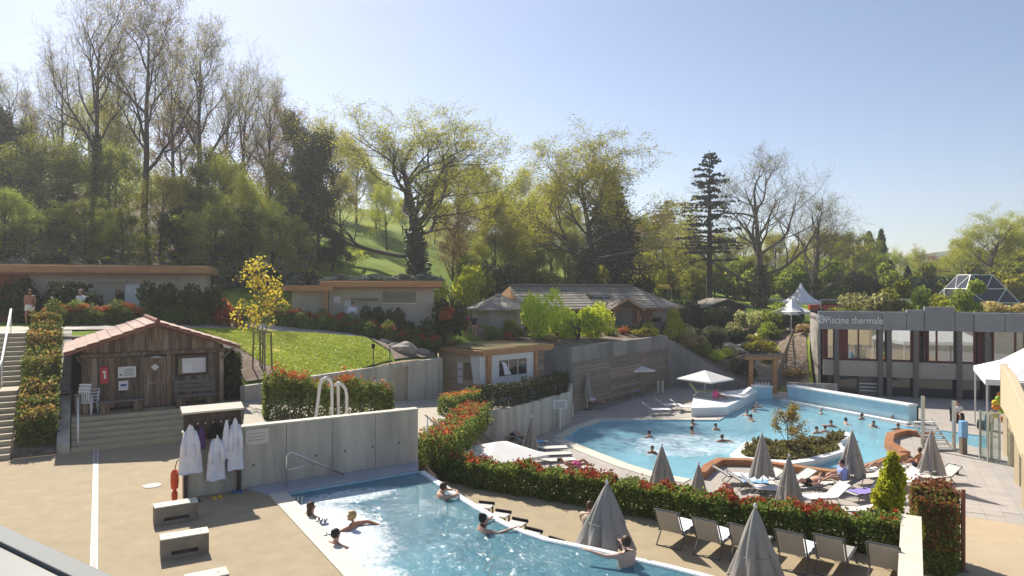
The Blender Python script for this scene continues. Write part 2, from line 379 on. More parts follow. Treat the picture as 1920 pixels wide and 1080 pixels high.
# ------------------------------------------------------------------ mesh building
class MB:
    def __init__(s): s.v = []; s.f = []
    def add(s, vs, fs):
        o = len(s.v)
        s.v += [tuple(v) for v in vs]
        s.f += [tuple(i + o for i in f) for f in fs]
        return s
    def box(s, c, size, M=None):
        x, y, z = size[0] / 2, size[1] / 2, size[2] / 2
        vs = [Vector((a * x, b * y, d * z)) for a in (-1, 1) for b in (-1, 1) for d in (-1, 1)]
        if M is not None: vs = [M @ v for v in vs]
        c = Vector(c)
        return s.add([v + c for v in vs], [(0, 1, 3, 2), (4, 6, 7, 5), (0, 4, 5, 1), (2, 3, 7, 6), (0, 2, 6, 4), (1, 5, 7, 3)])
    def prism(s, poly, z0, z1, holes=()):
        """poly: plan points; z0/z1 numbers or lists for the outer ring"""
        rings = [list(poly)] + [list(h) for h in holes]
        tris = tessellate_polygon([[Vector((p[0], p[1], 0)) for p in r] for r in rings])
        flat = [p for r in rings for p in r]
        n = len(flat)
        zt = z1 if isinstance(z1, (list, tuple)) else [z1] * n
        zb = z0 if isinstance(z0, (list, tuple)) else [z0] * n
        vs = [(p[0], p[1], zt[i]) for i, p in enumerate(flat)] + [(p[0], p[1], zb[i]) for i, p in enumerate(flat)]
        fs = []
        for t in tris:
            a, b, c = (Vector((flat[i][0], flat[i][1])) for i in t)
            cr = (b - a).cross(c - a)
            t = tuple(t) if cr > 0 else tuple(reversed(t))
            fs.append(t); fs.append(tuple(i + n for i in reversed(t)))
        o = 0
        for ri, r in enumerate(rings):
            k = len(r)
            area = sum(r[i][0] * r[(i + 1) % k][1] - r[(i + 1) % k][0] * r[i][1] for i in range(k))
            for i in range(k):
                a, b = o + i, o + (i + 1) % k
                q = (a, a + n, b + n, b)
                if (area > 0) != (ri > 0): q = q
                else: q = tuple(reversed(q))
                fs.append(q)
            o += k
        return s.add(vs, fs)
    def tube(s, pts, r, sides=8, cap=True, closed=False):
        pts = [Vector(p) for p in pts]
        n = len(pts)
        rr = r if isinstance(r, (list, tuple)) else [r] * n
        vs, fs = [], []
        up = None
        for i, p in enumerate(pts):
            if closed: d = pts[(i + 1) % n] - pts[i - 1]
            else: d = pts[min(i + 1, n - 1)] - pts[max(i - 1, 0)]
            if d.length < 1e-9: d = Vector((0, 0, 1))
            d.normalize()
            if up is None:
                up = Vector((0, 0, 1)) if abs(d.z) < 0.9 else Vector((1, 0, 0))
            a = d.cross(up)
            if a.length < 1e-4: a = d.orthogonal()
            a.normalize(); b = a.cross(d); up = b
            for k in range(sides):
                t = 2 * math.pi * k / sides
                vs.append(p + (a * math.cos(t) + b * math.sin(t)) * rr[i])
        for i in range(n if closed else n - 1):
            for k in range(sides):
                j = (i + 1) % n
                fs.append((i * sides + k, i * sides + (k + 1) % sides, j * sides + (k + 1) % sides, j * sides + k))
        if cap and not closed:
            fs.append(tuple(range(sides - 1, -1, -1)))
            fs.append(tuple((n - 1) * sides + k for k in range(sides)))
        return s.add(vs, fs)
    def lathe(s, prof, sides=16, c=(0, 0, 0), mod=None):
        vs, fs = [], []
        for i, (r, z) in enumerate(prof):
            for k in range(sides):
                t = 2 * math.pi * k / sides
                q = r * (mod(t, i / (len(prof) - 1)) if mod else 1)
                vs.append((c[0] + q * math.cos(t), c[1] + q * math.sin(t), c[2] + z))
        for i in range(len(prof) - 1):
            for k in range(sides):
                fs.append((i * sides + k, i * sides + (k + 1) % sides, (i + 1) * sides + (k + 1) % sides, (i + 1) * sides + k))
        fs.append(tuple(range(sides - 1, -1, -1)))
        fs.append(tuple((len(prof) - 1) * sides + k for k in range(sides)))
        return s.add(vs, fs)
    def ball(s, c, r, rings=6, sides=10):
        r = r if isinstance(r, (list, tuple)) else (r, r, r)
        vs, fs = [], []
        for i in range(rings + 1):
            a = math.pi * i / rings
            for k in range(sides):
                t = 2 * math.pi * k / sides
                vs.append((c[0] + r[0] * math.sin(a) * math.cos(t), c[1] + r[1] * math.sin(a) * math.sin(t), c[2] + r[2] * math.cos(a)))
        for i in range(rings):
            for k in range(sides):
                fs.append((i * sides + k, (i + 1) * sides + k, (i + 1) * sides + (k + 1) % sides, i * sides + (k + 1) % sides))
        return s.add(vs, fs)
    def slab(s, a, b, c, d, th):
        """thick quad a-b-c-d, thickness th to the back of its normal"""
        a, b, c, d = map(Vector, (a, b, c, d))
        n = (b - a).cross(d - a).normalized() * th
        return s.add([a, b, c, d, a - n, b - n, c - n, d - n],
                     [(0, 1, 2, 3), (7, 6, 5, 4), (0, 4, 5, 1), (1, 5, 6, 2), (2, 6, 7, 3), (3, 7, 4, 0)])
    def mesh(s, name, smooth=False):
        me = bpy.data.meshes.new(name)
        me.from_pydata(s.v, [], s.f)
        me.validate()
        if smooth: me.shade_smooth()
        me.update()
        return me
    def build(s, name, m, parent=None, smooth=False, world=False, bevel=0.0):
        if world and parent is not None:
            inv = parent.matrix_basis.inverted()
            s.v = [tuple(inv @ Vector(v)) for v in s.v]
        return link(name, s.mesh(name, smooth), m, parent, bevel)

def link(name, me, m, parent=None, bevel=0.0):
    o = bpy.data.objects.new(name, me)
    COL.objects.link(o)
    if m is not None and len(me.materials) == 0: me.materials.append(MATS[m])
    if parent is not None: o.parent = parent
    if bevel:
        md = o.modifiers.new("bevel", 'BEVEL'); md.width = bevel; md.segments = 2; md.limit_method = 'ANGLE'
    return o

LABELS = {}
def tag(o, label, cat, group=None):
    o["label"] = label; o["category"] = cat
    if group: o["group"] = group
    return o
def thing(name, label, cat, loc=(0, 0, 0), rz=0.0, group=None):
    o = bpy.data.objects.new(name, None)
    o.empty_display_size = 0.2
    COL.objects.link(o)
    o.location = loc; o.rotation_euler = (0, 0, rz)
    o.matrix_basis = Matrix.Translation(Vector(loc)) @ Matrix.Rotation(rz, 4, 'Z')
    return tag(o, label, cat, group)
def structure(o, kind="structure"):
    o["kind"] = kind
    return o
def copy_tree(root, loc, rz, label, scale=1.0, group=None, cat=None):
    kids = [c for c in bpy.data.objects if c.parent == root] if not hasattr(root, "_k") else root._k
    def cp(o, parent):
        c = o.copy(); COL.objects.link(c); c.parent = parent
        for g in KIDS.get(o.name, ()): cp(g, c)
        return c
    r = root.copy(); COL.objects.link(r)
    r.location = loc; r.rotation_euler = (0, 0, rz)
    r.scale = scale if isinstance(scale, (tuple, list)) else (scale,) * 3
    r["label"] = label
    if group: r["group"] = group
    if cat: r["category"] = cat
    for ch in KIDS.get(root.name, ()): cp(ch, r)
    return r
KIDS = {}
def index_kids(root):
    def rec(o):
        ks = [c for c in bpy.data.objects if c.parent == o]
        KIDS[o.name] = ks
        for k in ks: rec(k)
    rec(root)
ORD = ["first", "second", "third", "fourth", "fifth", "sixth", "seventh", "eighth", "ninth", "tenth", "eleventh", "twelfth",
       "thirteenth", "fourteenth", "fifteenth", "sixteenth", "seventeenth", "eighteenth", "nineteenth", "twentieth"]
# ------------------------------------------------------------------ terrain
CTRL = [(-90, 21.7, 3.7), (-33.4, 21.7, 3.6), (-20.4, 29.6, 3.6), (-19, 29.4, 3.45), (-13.9, 32.1, 3.0), (-11.05, 28.0, 1.55),
        (-10.9, 27.9, 1.40), (-9.4, 30.6, 1.38), (-7.6, 33.9, 1.36), (-4.3, 40, 1.3), (-4.7, 42.9, 1.4), (-0.9, 47.2, 1.45), (4.05, 46.8, 1.42),
        (8.5, 52.4, 1.4), (13, 58, 1.4), (16.5, 57.2, -1.1), (19, 56.2, -2.4), (21.3, 55.3, -2.9), (24.4, 55.2, -2.6), (25.6, 58.5, -0.8), (27.1, 62.4, 1.5),
        (40, 58, 2.4), (55, 52.7, 3.0), (100, 50, 3.2), (350, 50, 4), (350, 450, 10), (0, 450, 34), (-350, 450, 80), (-350, 21, 20),
        (-25, 40, 3.6), (-16, 34, 3.35), (-21, 33.5, 3.6), (-13.4, 39, 3.0), (-8.5, 39.5, 2.6), (-8.6, 36.5, 2.2), (-12, 34.5, 2.25), (-10.4, 30, 1.75),
        (-12, 42.5, 3.1), (-30, 44, 4.2), (-33, 49, 7.4), (-20, 47.5, 5.8), (-8, 47, 3.1), (-2, 50, 2.0), (-14, 52, 6.0),
        (-12, 62, 7.6), (-18, 90, 13.4), (-51, 70, 11.4), (-60, 110, 22), (-100, 60, 16), (-20, 140, 21), (0, 60, 1.8), (8, 66, 1.7),
        (5, 78, 4.0), (5, 110, 8), (20, 62, -0.75), (18, 59, -1.3), (21.5, 58.2, -2.2), (23.4, 61.5, -1.1), (25.3, 65.2, 0.3), (17, 66, 0.9), (22, 72, 1.2), (28, 72, 1.6), (14, 62, 1.2),
        (40, 80, 2.6), (20, 90, 4.4), (60, 90, 3.2), (40, 120, 5), (0, 200, 15), (-120, 200, 42), (60, 200, 7), (150, 200, 7)]
_cx = np.array([c[:2] for c in CTRL], float); _cz = np.array([c[2] for c in CTRL], float)
_D = np.sqrt(((_cx[:, None] - _cx[None]) ** 2).sum(-1))
_A = np.block([[_D, np.ones((len(_cx), 1))], [np.ones((1, len(_cx))), np.zeros((1, 1))]])
_W = np.linalg.solve(_A, np.append(_cz, 0))
def h(x, y):
    d = np.sqrt((_cx[:, 0] - x) ** 2 + (_cx[:, 1] - y) ** 2)
    return float(d @ _W[:-1] + _W[-1])

def inside(p, poly):
    c = False; n = len(poly); j = n - 1
    for i in range(n):
        xi, yi = poly[i][0], poly[i][1]; xj, yj = poly[j][0], poly[j][1]
        if (yi > p[1]) != (yj > p[1]) and p[0] < (xj - xi) * (p[1] - yi) / (yj - yi) + xi: c = not c
        j = i
    return c
def densify(poly, step):
    out = []
    for i in range(len(poly)):
        a, b = Vector(poly[i][:2]), Vector(poly[(i + 1) % len(poly)][:2])
        n = max(1, int((b - a).length / step))
        out += [a.lerp(b, k / n) for k in range(n)]
    return out
def sheet(name, poly, m, dz=0.0, steps=((None, 1.0),), hf=h, skirt=0.0, dens=2.0):
    ring = densify(poly, dens)
    pts = list(ring)
    for (bx, st) in steps:
        xs = [p[0] for p in poly]; ys = [p[1] for p in poly]
        x0, x1, y0, y1 = (min(xs), max(xs), min(ys), max(ys)) if bx is None else bx
        x = x0 + st / 2
        while x < x1:
            y = y0 + st / 2
            while y < y1:
                if inside((x, y), poly): pts.append(Vector((x, y)))
                y += st
            x += st
    n = len(ring)
    vs, es, fs, *_ = delaunay_2d_cdt(pts, [(i, (i + 1) % n) for i in range(n)], [], 1, 1e-4)
    V3 = [(v.x, v.y, hf(v.x, v.y) + dz) for v in vs]
    fo = []
    for f in fs:
        a, b, c = (Vector(V3[i][:2]) for i in f[:3])
        fo.append(tuple(f) if (b - a).cross(c - a) > 0 else tuple(reversed(f)))
    mb = MB(); mb.add(V3, fo)
    return mb.build(name, m, smooth=True)

GROUND = [(-350, 21), (-90, 21.7), (-33.4, 21.7), (-20.4, 29.6), (-19, 29.4), (-13.9, 32.1), (-11.05, 28.0), (-10.9, 27.9), (-4.3, 40), (-4.7, 42.9), (-0.9, 47.2),
          (4.05, 46.8), (13, 58), (16.5, 57.2), (19, 56.2), (21.3, 55.3), (24.4, 55.2), (25.6, 58.5), (27.1, 62.4), (55, 52.7), (100, 50), (350, 50), (350, 450), (-350, 450)]
structure(sheet("hillside_ground", GROUND, "meadow", 0, (((-40, 45, 22, 76), 1.7), ((-110, 110, 76, 130), 6), ((-350, 350, 130, 450), 25)), dens=1.6))

# far rim of wooded hills closing the horizon
mb = MB()
n = 90
ring = []
for i in range(n + 1):
    a = math.radians(-75 + 150 * i / n)
    R = 700
    top = 34 + 46 * max(0, -math.sin(a)) + 5 * math.sin(i * 0.9) + 4 * math.sin(i * 0.37 + 1)
    ring.append((R * math.sin(a), R * math.cos(a), top))
vs = [(x * 0.62, y * 0.62, 0) for x, y, z in ring] + [(x * 0.9, y * 0.9, z * 0.7) for x, y, z in ring] + list(ring) + [(x * 1.3, y * 1.3, z * 0.6) for x, y, z in ring]
k = n + 1
mb.add(vs, [(r * k + i, r * k + i + 1, (r + 1) * k + i + 1, (r + 1) * k + i) for r in range(3) for i in range(n)])
mat("far_wood", (0.06, 0.075, 0.03), 0.95, 0.4, 0.08, 1.0, 0.2, col2=(0.09, 0.11, 0.03), c2scale=0.03)
structure(mb.build("hills", "far_wood", smooth=True))

# ------------------------------------------------------------------ near deck, steps, stairs
S0 = P(18, 862, 0); S0.z = 0                    # right foot of the long stairs
def at(o, a, b, z=0.0):                          # o + a*U + b*V at height z
    p = o + U * a + V * b
    return Vector((p.x, p.y, z))
WL = Vector((-8.59, 17.85, 0)); WR = Vector((-2.95, 21.45, 0))     # near wall, front face ends
WD = (WR - WL).normalized(); WN = Vector((-WD.y, WD.x, 0))
cop_far = P(504, 929, 0); cop_in = P(538, 924, 0)
deck_poly = [at(cop_far, 0, 1.5), at(cop_far, 0, -16), (-40, 2, 0), (-60, 14, 0), at(S0, -40, -0.02), at(S0, 9.1, -0.02), WL + WN * 0.1, ]
structure(MB().prism([p[:2] for p in deck_poly], -1.6, 0.0).build("near_deck", "deck"))
# drain channel and floor cover set in the deck
a, b = P(180, 842, 0), P(176, 1062, 0)
d = (b - a).normalized(); nn = Vector((-d.y, d.x, 0))
b = b + d * 4
mb = MB()
mb.slab(a - nn * 0.045 + Vector((0, 0, .006)), b - nn * 0.045 + Vector((0, 0, .006)), b + nn * 0.045 + Vector((0, 0, .006)), a + nn * 0.045 + Vector((0, 0, .006)), 0.004)
dr = tag(mb.build("drain_channel", "drain"), "narrow grey drain channel running straight across the beige deck", "drain")
mb = MB()
for s_ in (-0.055, 0.055):
    mb.slab(a + nn * (s_ - .009) + Vector((0, 0, .009)), b + nn * (s_ - .009) + Vector((0, 0, .009)), b + nn * (s_ + .009) + Vector((0, 0, .009)), a + nn * (s_ + .009) + Vector((0, 0, .009)), 0.006)
mb.build("edging", "white_paint", dr)
c = P(285, 911, 0)
tag(MB().lathe([(0.24, 0.0), (0.24, 0.012), (0.2, 0.014)], 24, (c.x, c.y, 0.002)).build("floor_drain_cover", "drain"), "round grey drain cover set flush in the beige deck", "drain cover")

# steps up to the hut
HUT0 = P(155, 775, 0.9); HUT0.z = 0.9            # front left foot of the hut
HW, HD = 4.8, 4.6
stairs = thing("hut_steps", "six wide shaded concrete steps in front of the wooden hut", "steps", S0, UROT)
for i in range(6):
    MB().box((4.6, 0.16 + 0.32 * i + 0.5, 0.075 + 0.15 * i), (5.9, 0.32 + 1.0, 0.15)).build("step", "step", stairs, bevel=0.012)
# platform of the hut and the path that ramps down behind the near wall
plat = [at(S0, 1.65, 2.1), at(S0, 7.55, 2.1), Vector((-10.9, 27.9, 0)), at(HUT0, HW + 0.75, 5.2), at(HUT0, -1.5, 5.2)]
structure(MB().prism([p[:2] for p in plat], -0.4, 0.905).build("hut_platform", "step"))
mb = MB()
Lp = [(-10.88, 27.88, 0.9), (-9.4, 30.6, 0.45), (-7.6, 33.8, -0.1), (-5.9, 37, -0.6), (-4.3, 40, -0.95)]
Rp = [(-8.9, 22.6, 0.9), (-6.2, 22.4, 0.5), (-3.2, 22.6, 0.0), (-2.3, 27.5, -0.5), (-2.6, 35.6, -0.95)]
for i in range(4):
    mb.slab(Rp[i], Rp[i + 1], Lp[i + 1], Lp[i], 0.9)
structure(mb.build("garden_path", "path_pave"))
kt = [(-4.3, 40), (-2.62, 35.6), (-0.62, 36.1), (3.5, 42.6), (4.2, 46.6), (0, 47.4), (-4.9, 43.2)]
structure(MB().prism(kt, -3.0, -0.95).build("kiosk_terrace", "path_pave"))
mb = MB()
mb.slab((-2.9, 21.5, -0.3), (-0.4, 24.5, -2.0), (0.2, 33.5, -2.86), (-2.3, 28, -0.5), 0.2)
mb.slab((-2.3, 28, -0.5), (0.2, 33.5, -2.86), (-0.65, 35.9, -2.86), (-2.6, 35.6, -1.0), 0.2)
structure(mb.build("planted_bank", "soil"))

# long stairs on the left
st = thing("long_staircase", "long flight of pale concrete steps climbing at the left edge", "stairs", S0, UROT)
run, rise, nst = 0.335, 3.6 / 22, 22
y = 0.0
prof = []
for i in range(nst):
    if i == 11: y += 1.1
    MB().box((-2.6, y + 0.5 + run / 2, rise * i + rise / 2 - 0.1), (5.2, run + 1.0, rise + 0.2)).build("step", "step", st, bevel=0.012)
    prof.append((y, rise * (i + 1)))
    y += run
STAIR_LEN = y
MB().box((-2.6, STAIR_LEN + 1.5, 3.55), (5.2, 3.4, 0.14)).build("landing", "cream", st)
hr = thing("stair_handrail", "white tube handrail running up beside the long left stairs", "handrail", S0, UROT)
hp = [(-0.55, -0.1, 0.95), (-0.55, 3.4, 0.95 + 1.75), (-0.55, 4.6, 0.95 + 1.85), (-0.55, STAIR_LEN + 0.2, 0.95 + 3.65)]
MB().tube(hp, 0.04, 8).build("rail", "white_paint", hr, True)
for (x_, y_, z_), zb in zip(hp, (0.0, 1.7, 1.85, 3.6)):
    MB().tube([(x_, y_ if y_ > 0 else 0.1, zb + 0.02), (x_, y_ if y_ > 0 else 0.1, z_)], 0.025, 6).build("post", "white_paint", hr, True)

# sloping wall between the stairs and the hut, planter in between
pw = MB()
o = S0
x0, x1 = 1.25, 1.62
vs = []
for x_ in (x0, x1):
    for (yy, zt) in ((-0.05, 0.30), (STAIR_LEN - 0.3, 3.55), (STAIR_LEN + 0.9, 3.6)):
        vs += [(x_, yy, -0.2), (x_, yy, zt)]
pw.add(vs, [(0, 2, 3, 1), (2, 4, 5, 3), (6, 7, 9, 8), (8, 9, 11, 10), (1, 3, 9, 7), (3, 5, 11, 9), (0, 1, 7, 6), (4, 10, 11, 5)])
w_ = thing("sloping_stair_wall", "sloping concrete wall with a sunlit top between stairs and hut", "wall", S0, UROT)
pw.build("wall", "concrete", w_, bevel=0.01)
pl = MB().add([(0.02, 0, 0.02), (1.25, 0, 0.02), (1.25, STAIR_LEN, 3.45), (0.02, STAIR_LEN, 3.45)], [(0, 1, 2, 3)])
o_ = pl.build("planter_soil", "soil"); o_.matrix_basis = Matrix.Translation(S0) @ Matrix.Rotation(UROT, 4, 'Z'); structure(o_)
# retaining walls behind and beside the hut
def wall_path(pts, width, z0, z1, mb=None):
    """wall along plan points; z0, z1 numbers or lists; width centred"""
    mb = mb or MB()
    pts = [Vector((p[0], p[1], 0)) for p in pts]
    n = len(pts)
    L_, R_ = [], []
    for i in range(n):
        d1 = (pts[i] - pts[i - 1]).normalized() if i > 0 else (pts[1] - pts[0]).normalized()
        d2 = (pts[i + 1] - pts[i]).normalized() if i < n - 1 else d1
        t = (d1 + d2).normalized()
        nn = Vector((-t.y, t.x, 0)) * (width / 2 / max(0.4, t.dot(d1)))
        L_.append(pts[i] + nn); R_.append(pts[i] - nn)
    zb = z0 if isinstance(z0, (list, tuple)) else [z0] * n
    zt = z1 if isinstance(z1, (list, tuple)) else [z1] * n
    vs = []
    for i in range(n):
        vs += [(L_[i].x, L_[i].y, zb[i]), (R_[i].x, R_[i].y, zb[i]), (R_[i].x, R_[i].y, zt[i]), (L_[i].x, L_[i].y, zt[i])]
    fs = []
    for i in range(n - 1):
        a, b = i * 4, (i + 1) * 4
        for k in range(4):
            fs.append((a + k, b + k, b + (k + 1) % 4, a + (k + 1) % 4))
    fs += [(3, 2, 1, 0), tuple((n - 1) * 4 + k for k in range(4))]
    return mb.add(vs, fs)
hb0, hb1, hb2 = at(HUT0, -1.75, 5.3), at(HUT0, HW + 0.85, 5.3), at(HUT0, HW + 0.85, 0.6)
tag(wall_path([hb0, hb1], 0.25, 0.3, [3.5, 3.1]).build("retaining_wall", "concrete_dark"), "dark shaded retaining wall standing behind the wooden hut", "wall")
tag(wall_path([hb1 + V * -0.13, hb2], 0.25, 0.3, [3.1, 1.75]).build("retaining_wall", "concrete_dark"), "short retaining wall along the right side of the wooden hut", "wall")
r1 = thing("retaining_wall", "long grey retaining wall below the lawn, rising to the right", "wall")
wall_path([(-10.95, 27.75), (-6.35, 36.2)], 0.28, -1.0, [1.52, 1.46]).build("wall", "concrete", r1)
wall_path([(-5.78, 37.25), (-4.2, 40.1)], 0.28, -1.2, [1.46, 1.42]).build("wall", "concrete", r1)
wall_path([(-6.35, 36.2), (-5.78, 37.25)], 0.27, 1.25, [1.46, 1.46]).build("lintel", "concrete", r1)
MB().box((0, 0, 0), (1.25, 0.06, 2.15), Matrix.Rotation(math.atan2(1.05, .57), 3, 'Z')).build("door", "render_tan", r1).location = (-6.1, 36.75, 0.15)

# near wall with the robe rack on its left end
wall = thing("concrete_wall", "long grey concrete wall between the beige deck and the near pool", "wall", WL, math.atan2(WD.y, WD.x))
LWL = (WR - WL).length
MB().add(*(lambda x1, t, z0, z1: ([(0, 0, z0), (x1, 0, z0), (x1, t, z0), (0, t, z0), (0, 0, z1), (x1, 0, z1), (x1, t, z1), (0, t, z1)],
        [(0, 3, 2, 1), (4, 5, 6, 7), (0, 1, 5, 4), (1, 2, 6, 5), (2, 3, 7, 6), (3, 0, 4, 7)]))(LWL, 0.25, -1.2, 1.68)).build("wall", "concrete", wall, bevel=0.012)
MB().box((LWL / 2, 0.125, 1.70), (LWL + 0.03, 0.29, 0.04)).build("coping", "cream", wall)
for i in range(6):
    x_ = 1.75 + i * 0.86
    m_ = MB().lathe([(0.035, -0.012), (0.035, 0.0), (0.02, 0.003)], 10)
    o_ = m_.build("tie_hole", "metal_grey", wall); o_.location = (x_, -0.001, 0.62 + 0.02 * i); o_.rotation_euler = (math.radians(90), 0, 0)
for i in range(1, 5):
    MB().box((i * 1.32, -0.003, 0.8), (0.012, 0.008, 1.72)).build("panel_joint", "concrete_dark", wall)

# ------------------------------------------------------------------ near pool
pl_near = at(cop_in, 0, -13)
curve_px = [(786, 882), (815, 902), (845, 922), (872, 939), (900, 956), (930, 974), (960, 989), (990, 1000), (1020, 1010), (1060, 1018), (1100, 1026), (1145, 1036), (1190, 1047), (1255, 1062), (1320, 1079)]
curve = [P(a, b, 0) for a, b in curve_px]
curve += [Vector((4.6, 12.2, 0)), Vector((5.8, 10.4, 0)), Vector((6.5, 7, 0))]
pool_poly = [P(538, 924, 0), pl_near, Vector((6.0, 5.0, 0))] + list(reversed(curve))
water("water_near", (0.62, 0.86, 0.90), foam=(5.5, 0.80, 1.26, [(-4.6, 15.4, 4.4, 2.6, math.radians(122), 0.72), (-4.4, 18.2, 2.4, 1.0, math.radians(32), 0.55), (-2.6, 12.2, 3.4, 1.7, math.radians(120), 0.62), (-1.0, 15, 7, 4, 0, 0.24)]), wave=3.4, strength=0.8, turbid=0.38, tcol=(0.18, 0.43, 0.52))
structure(MB().prism([p[:2] for p in pool_poly], -1.45, -1.25).build("near_pool_floor", "pool_floor_near"))
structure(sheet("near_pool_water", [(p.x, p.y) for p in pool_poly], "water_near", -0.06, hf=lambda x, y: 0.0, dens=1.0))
mb = MB()
for i in range(len(pool_poly)):
    a, b = pool_poly[i], pool_poly[(i + 1) % len(pool_poly)]
    mb.add([(a.x, a.y, -1.3), (b.x, b.y, -1.3), (b.x, b.y, -0.02), (a.x, a.y, -0.02)], [(0, 1, 2, 3)])
structure(mb.build("near_pool_lining", "pool_blue"))
cp = [at(cop_far, 0, 0.0), at(cop_far, 0, -16), at(cop_in, 0.0, -16), at(cop_in, 0.0, 0.02)]
structure(MB().prism([p[:2] for p in cp], -0.05, 0.03).build("pool_coping", "cream", bevel=0.01))
lg = [cop_far + V * 0.02, cop_in + V * 0.02, Vector(pool_poly[-1]) + V * 0.0 + Vector((-0.02, 0.03, 0)), WR - WN * 0.02, WL + WD * 1.65 - WN * 0.02]
lg = [at(cop_far, 0, 0.02), at(cop_in, 0, 0.02), Vector((curve[0].x - 0.03, curve[0].y + 0.02, 0)), WR - WN * 0.02, WL + WD * 1.55 - WN * 0.02]
structure(MB().prism([p[:2] for p in lg], -1.3, 0.05).build("pool_ledge", "ledge", bevel=0.01))
# overflow edge
edge = wall_path([(p.x + 0.07, p.y + 0.05) for p in curve], 0.20, Z_STRIP - 0.6, -0.035)
structure(edge.build("overflow_edge", "pool_white"))
hedge_base = [P(a, b, Z_STRIP) for a, b in [(806, 893), (880, 915), (1000, 935), (1130, 957), (1210, 974), (1300, 990), (1400, 1006), (1500, 1022), (1600, 1037), (1690, 1052)]]
off = Vector((0.35, 0.94, 0)).normalized()
strip = [p for p in curve] + [Vector((7.2, 9.5, 0)), Vector((9.0, 15.6, 0))] + [p + off * 1.15 for p in reversed(hedge_base)]
structure(MB().prism([p[:2] for p in strip], -3.2, Z_STRIP).build("pool_terrace", "deck"))
# thick wall end at the right
tw = thing("parapet_wall", "thick pale concrete parapet wall at the right end of the hedge", "wall")
wall_path([P(1708, 970, 0) + Vector((0.02, 0, 0)), P(1707, 1085, 0), Vector((6.6, 9.5, 0))], 0.36, -3.2, 0.0).build("wall", "concrete", tw, bevel=0.01)
wall_path([P(1708, 970, 0) + Vector((0.03, 0.04, 0)), P(1707, 1085, 0), Vector((6.6, 9.5, 0))], 0.42, 0.0, 0.04).build("coping", "cream", tw)

# ------------------------------------------------------------------ big pool and its deck
def LP(px, py, dz=0.0): return P(px, py, Z_LOW + dz)
bp_px = [(1058, 822), (1120, 847), (1180, 870), (1240, 888), (1300, 899), (1326, 884), (1348, 872), (1400, 873), (1480, 884), (1560, 895), (1625, 884), (1692, 860), (1662, 838),
         (1666, 822), (1692, 816), (1745, 822), (1800, 832), (1850, 842), (1850, 818), (1760, 806), (1700, 799), (1600, 777), (1540, 765), (1470, 750), (1421, 744), (1385, 766), (1348, 788), (1298, 788), (1200, 788), (1122, 789), (1085, 802)]
big = [LP(a, b) for a, b in bp_px]
bigp = [(p.x, p.y) for p in big]
outer = [(-12, 14), (3, 13.0), (8, 6), (46, 6), (60, 30), (60, 62), (-12, 62)]
structure(MB().prism(outer, -4.5, Z_LOW, [bigp]).build("pool_deck", "paving"))
structure(MB().prism(bigp, -4.3, -4.05).build("big_pool_floor", "pool_floor_big"))
mb = MB()
cxy = Vector((sum(p[0] for p in bigp) / len(bigp), sum(p[1] for p in bigp) / len(bigp), 0))
for i in range(len(big)):
    a, b = big[i] + (cxy - big[i]).normalized() * 0.01, big[(i + 1) % len(big)] + (cxy - big[(i + 1) % len(big)]).normalized() * 0.01
    mb.add([(a.x, a.y, -4.2), (b.x, b.y, -4.2), (b.x, b.y, Z_LOW + 0.0), (a.x, a.y, Z_LOW)], [(0, 1, 2, 3)])
structure(mb.build("big_pool_lining", "pool_blue"))
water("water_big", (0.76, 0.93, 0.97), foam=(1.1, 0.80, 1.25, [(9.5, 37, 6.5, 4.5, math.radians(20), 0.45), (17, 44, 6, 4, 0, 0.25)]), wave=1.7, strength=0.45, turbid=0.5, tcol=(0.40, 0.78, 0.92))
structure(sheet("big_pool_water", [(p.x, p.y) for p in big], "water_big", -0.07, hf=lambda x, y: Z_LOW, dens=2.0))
# pale stone border on the near left edge and the far edge
tagc = structure(wall_path([big[i] + Vector((-0.35, -0.3, 0)) for i in range(0, 5)], 0.75, Z_LOW - 0.1, Z_LOW + 0.03).build("pool_border", "cream"))
structure(wall_path([big[i] + Vector((-0.02, 0.28, 0)) for i in (26, 27, 28, 29)] + [big[30] + Vector((-0.2, 0.15, 0)), big[0] + Vector((-0.3, 0.1, 0))], 0.5, Z_LOW - 0.1, Z_LOW + 0.035).build("pool_border", "cream"))
# brown kerb round the lounging bays
kb = [LP(a, b) for a, b in [(1312, 896), (1326, 882), (1348, 870), (1400, 871), (1480, 882), (1560, 893), (1625, 882), (1690, 859)]]
tag(wall_path([p + Vector((0.0, -0.15, 0)) for p in kb], 0.42, Z_LOW - 0.25, Z_LOW + 0.30).build("pool_kerb", "kerb_brown", bevel=0.02), "raised brown kerb around the near lounging bay of the big pool", "kerb")
kb = [LP(a, b) for a, b in [(1692, 858), (1661, 838), (1665, 822), (1692, 815), (1748, 821)]]
tag(wall_path([p + Vector((0.14, -0.02, 0)) for p in kb], 0.42, Z_LOW - 0.25, Z_LOW + 0.31).build("pool_kerb", "kerb_brown", bevel=0.02), "brown kerb curling round the paved bay beside the pool steps", "kerb")
# raised sun deck behind the pool
rd = [P(a, b, -2.35) for a, b in [(1296, 765), (1362, 763), (1420, 734), (1400, 728), (1300, 744)]]
structure(MB().prism([p[:2] for p in rd], -4.0, -2.35).build("raised_sun_deck", "pool_white", bevel=0.02))
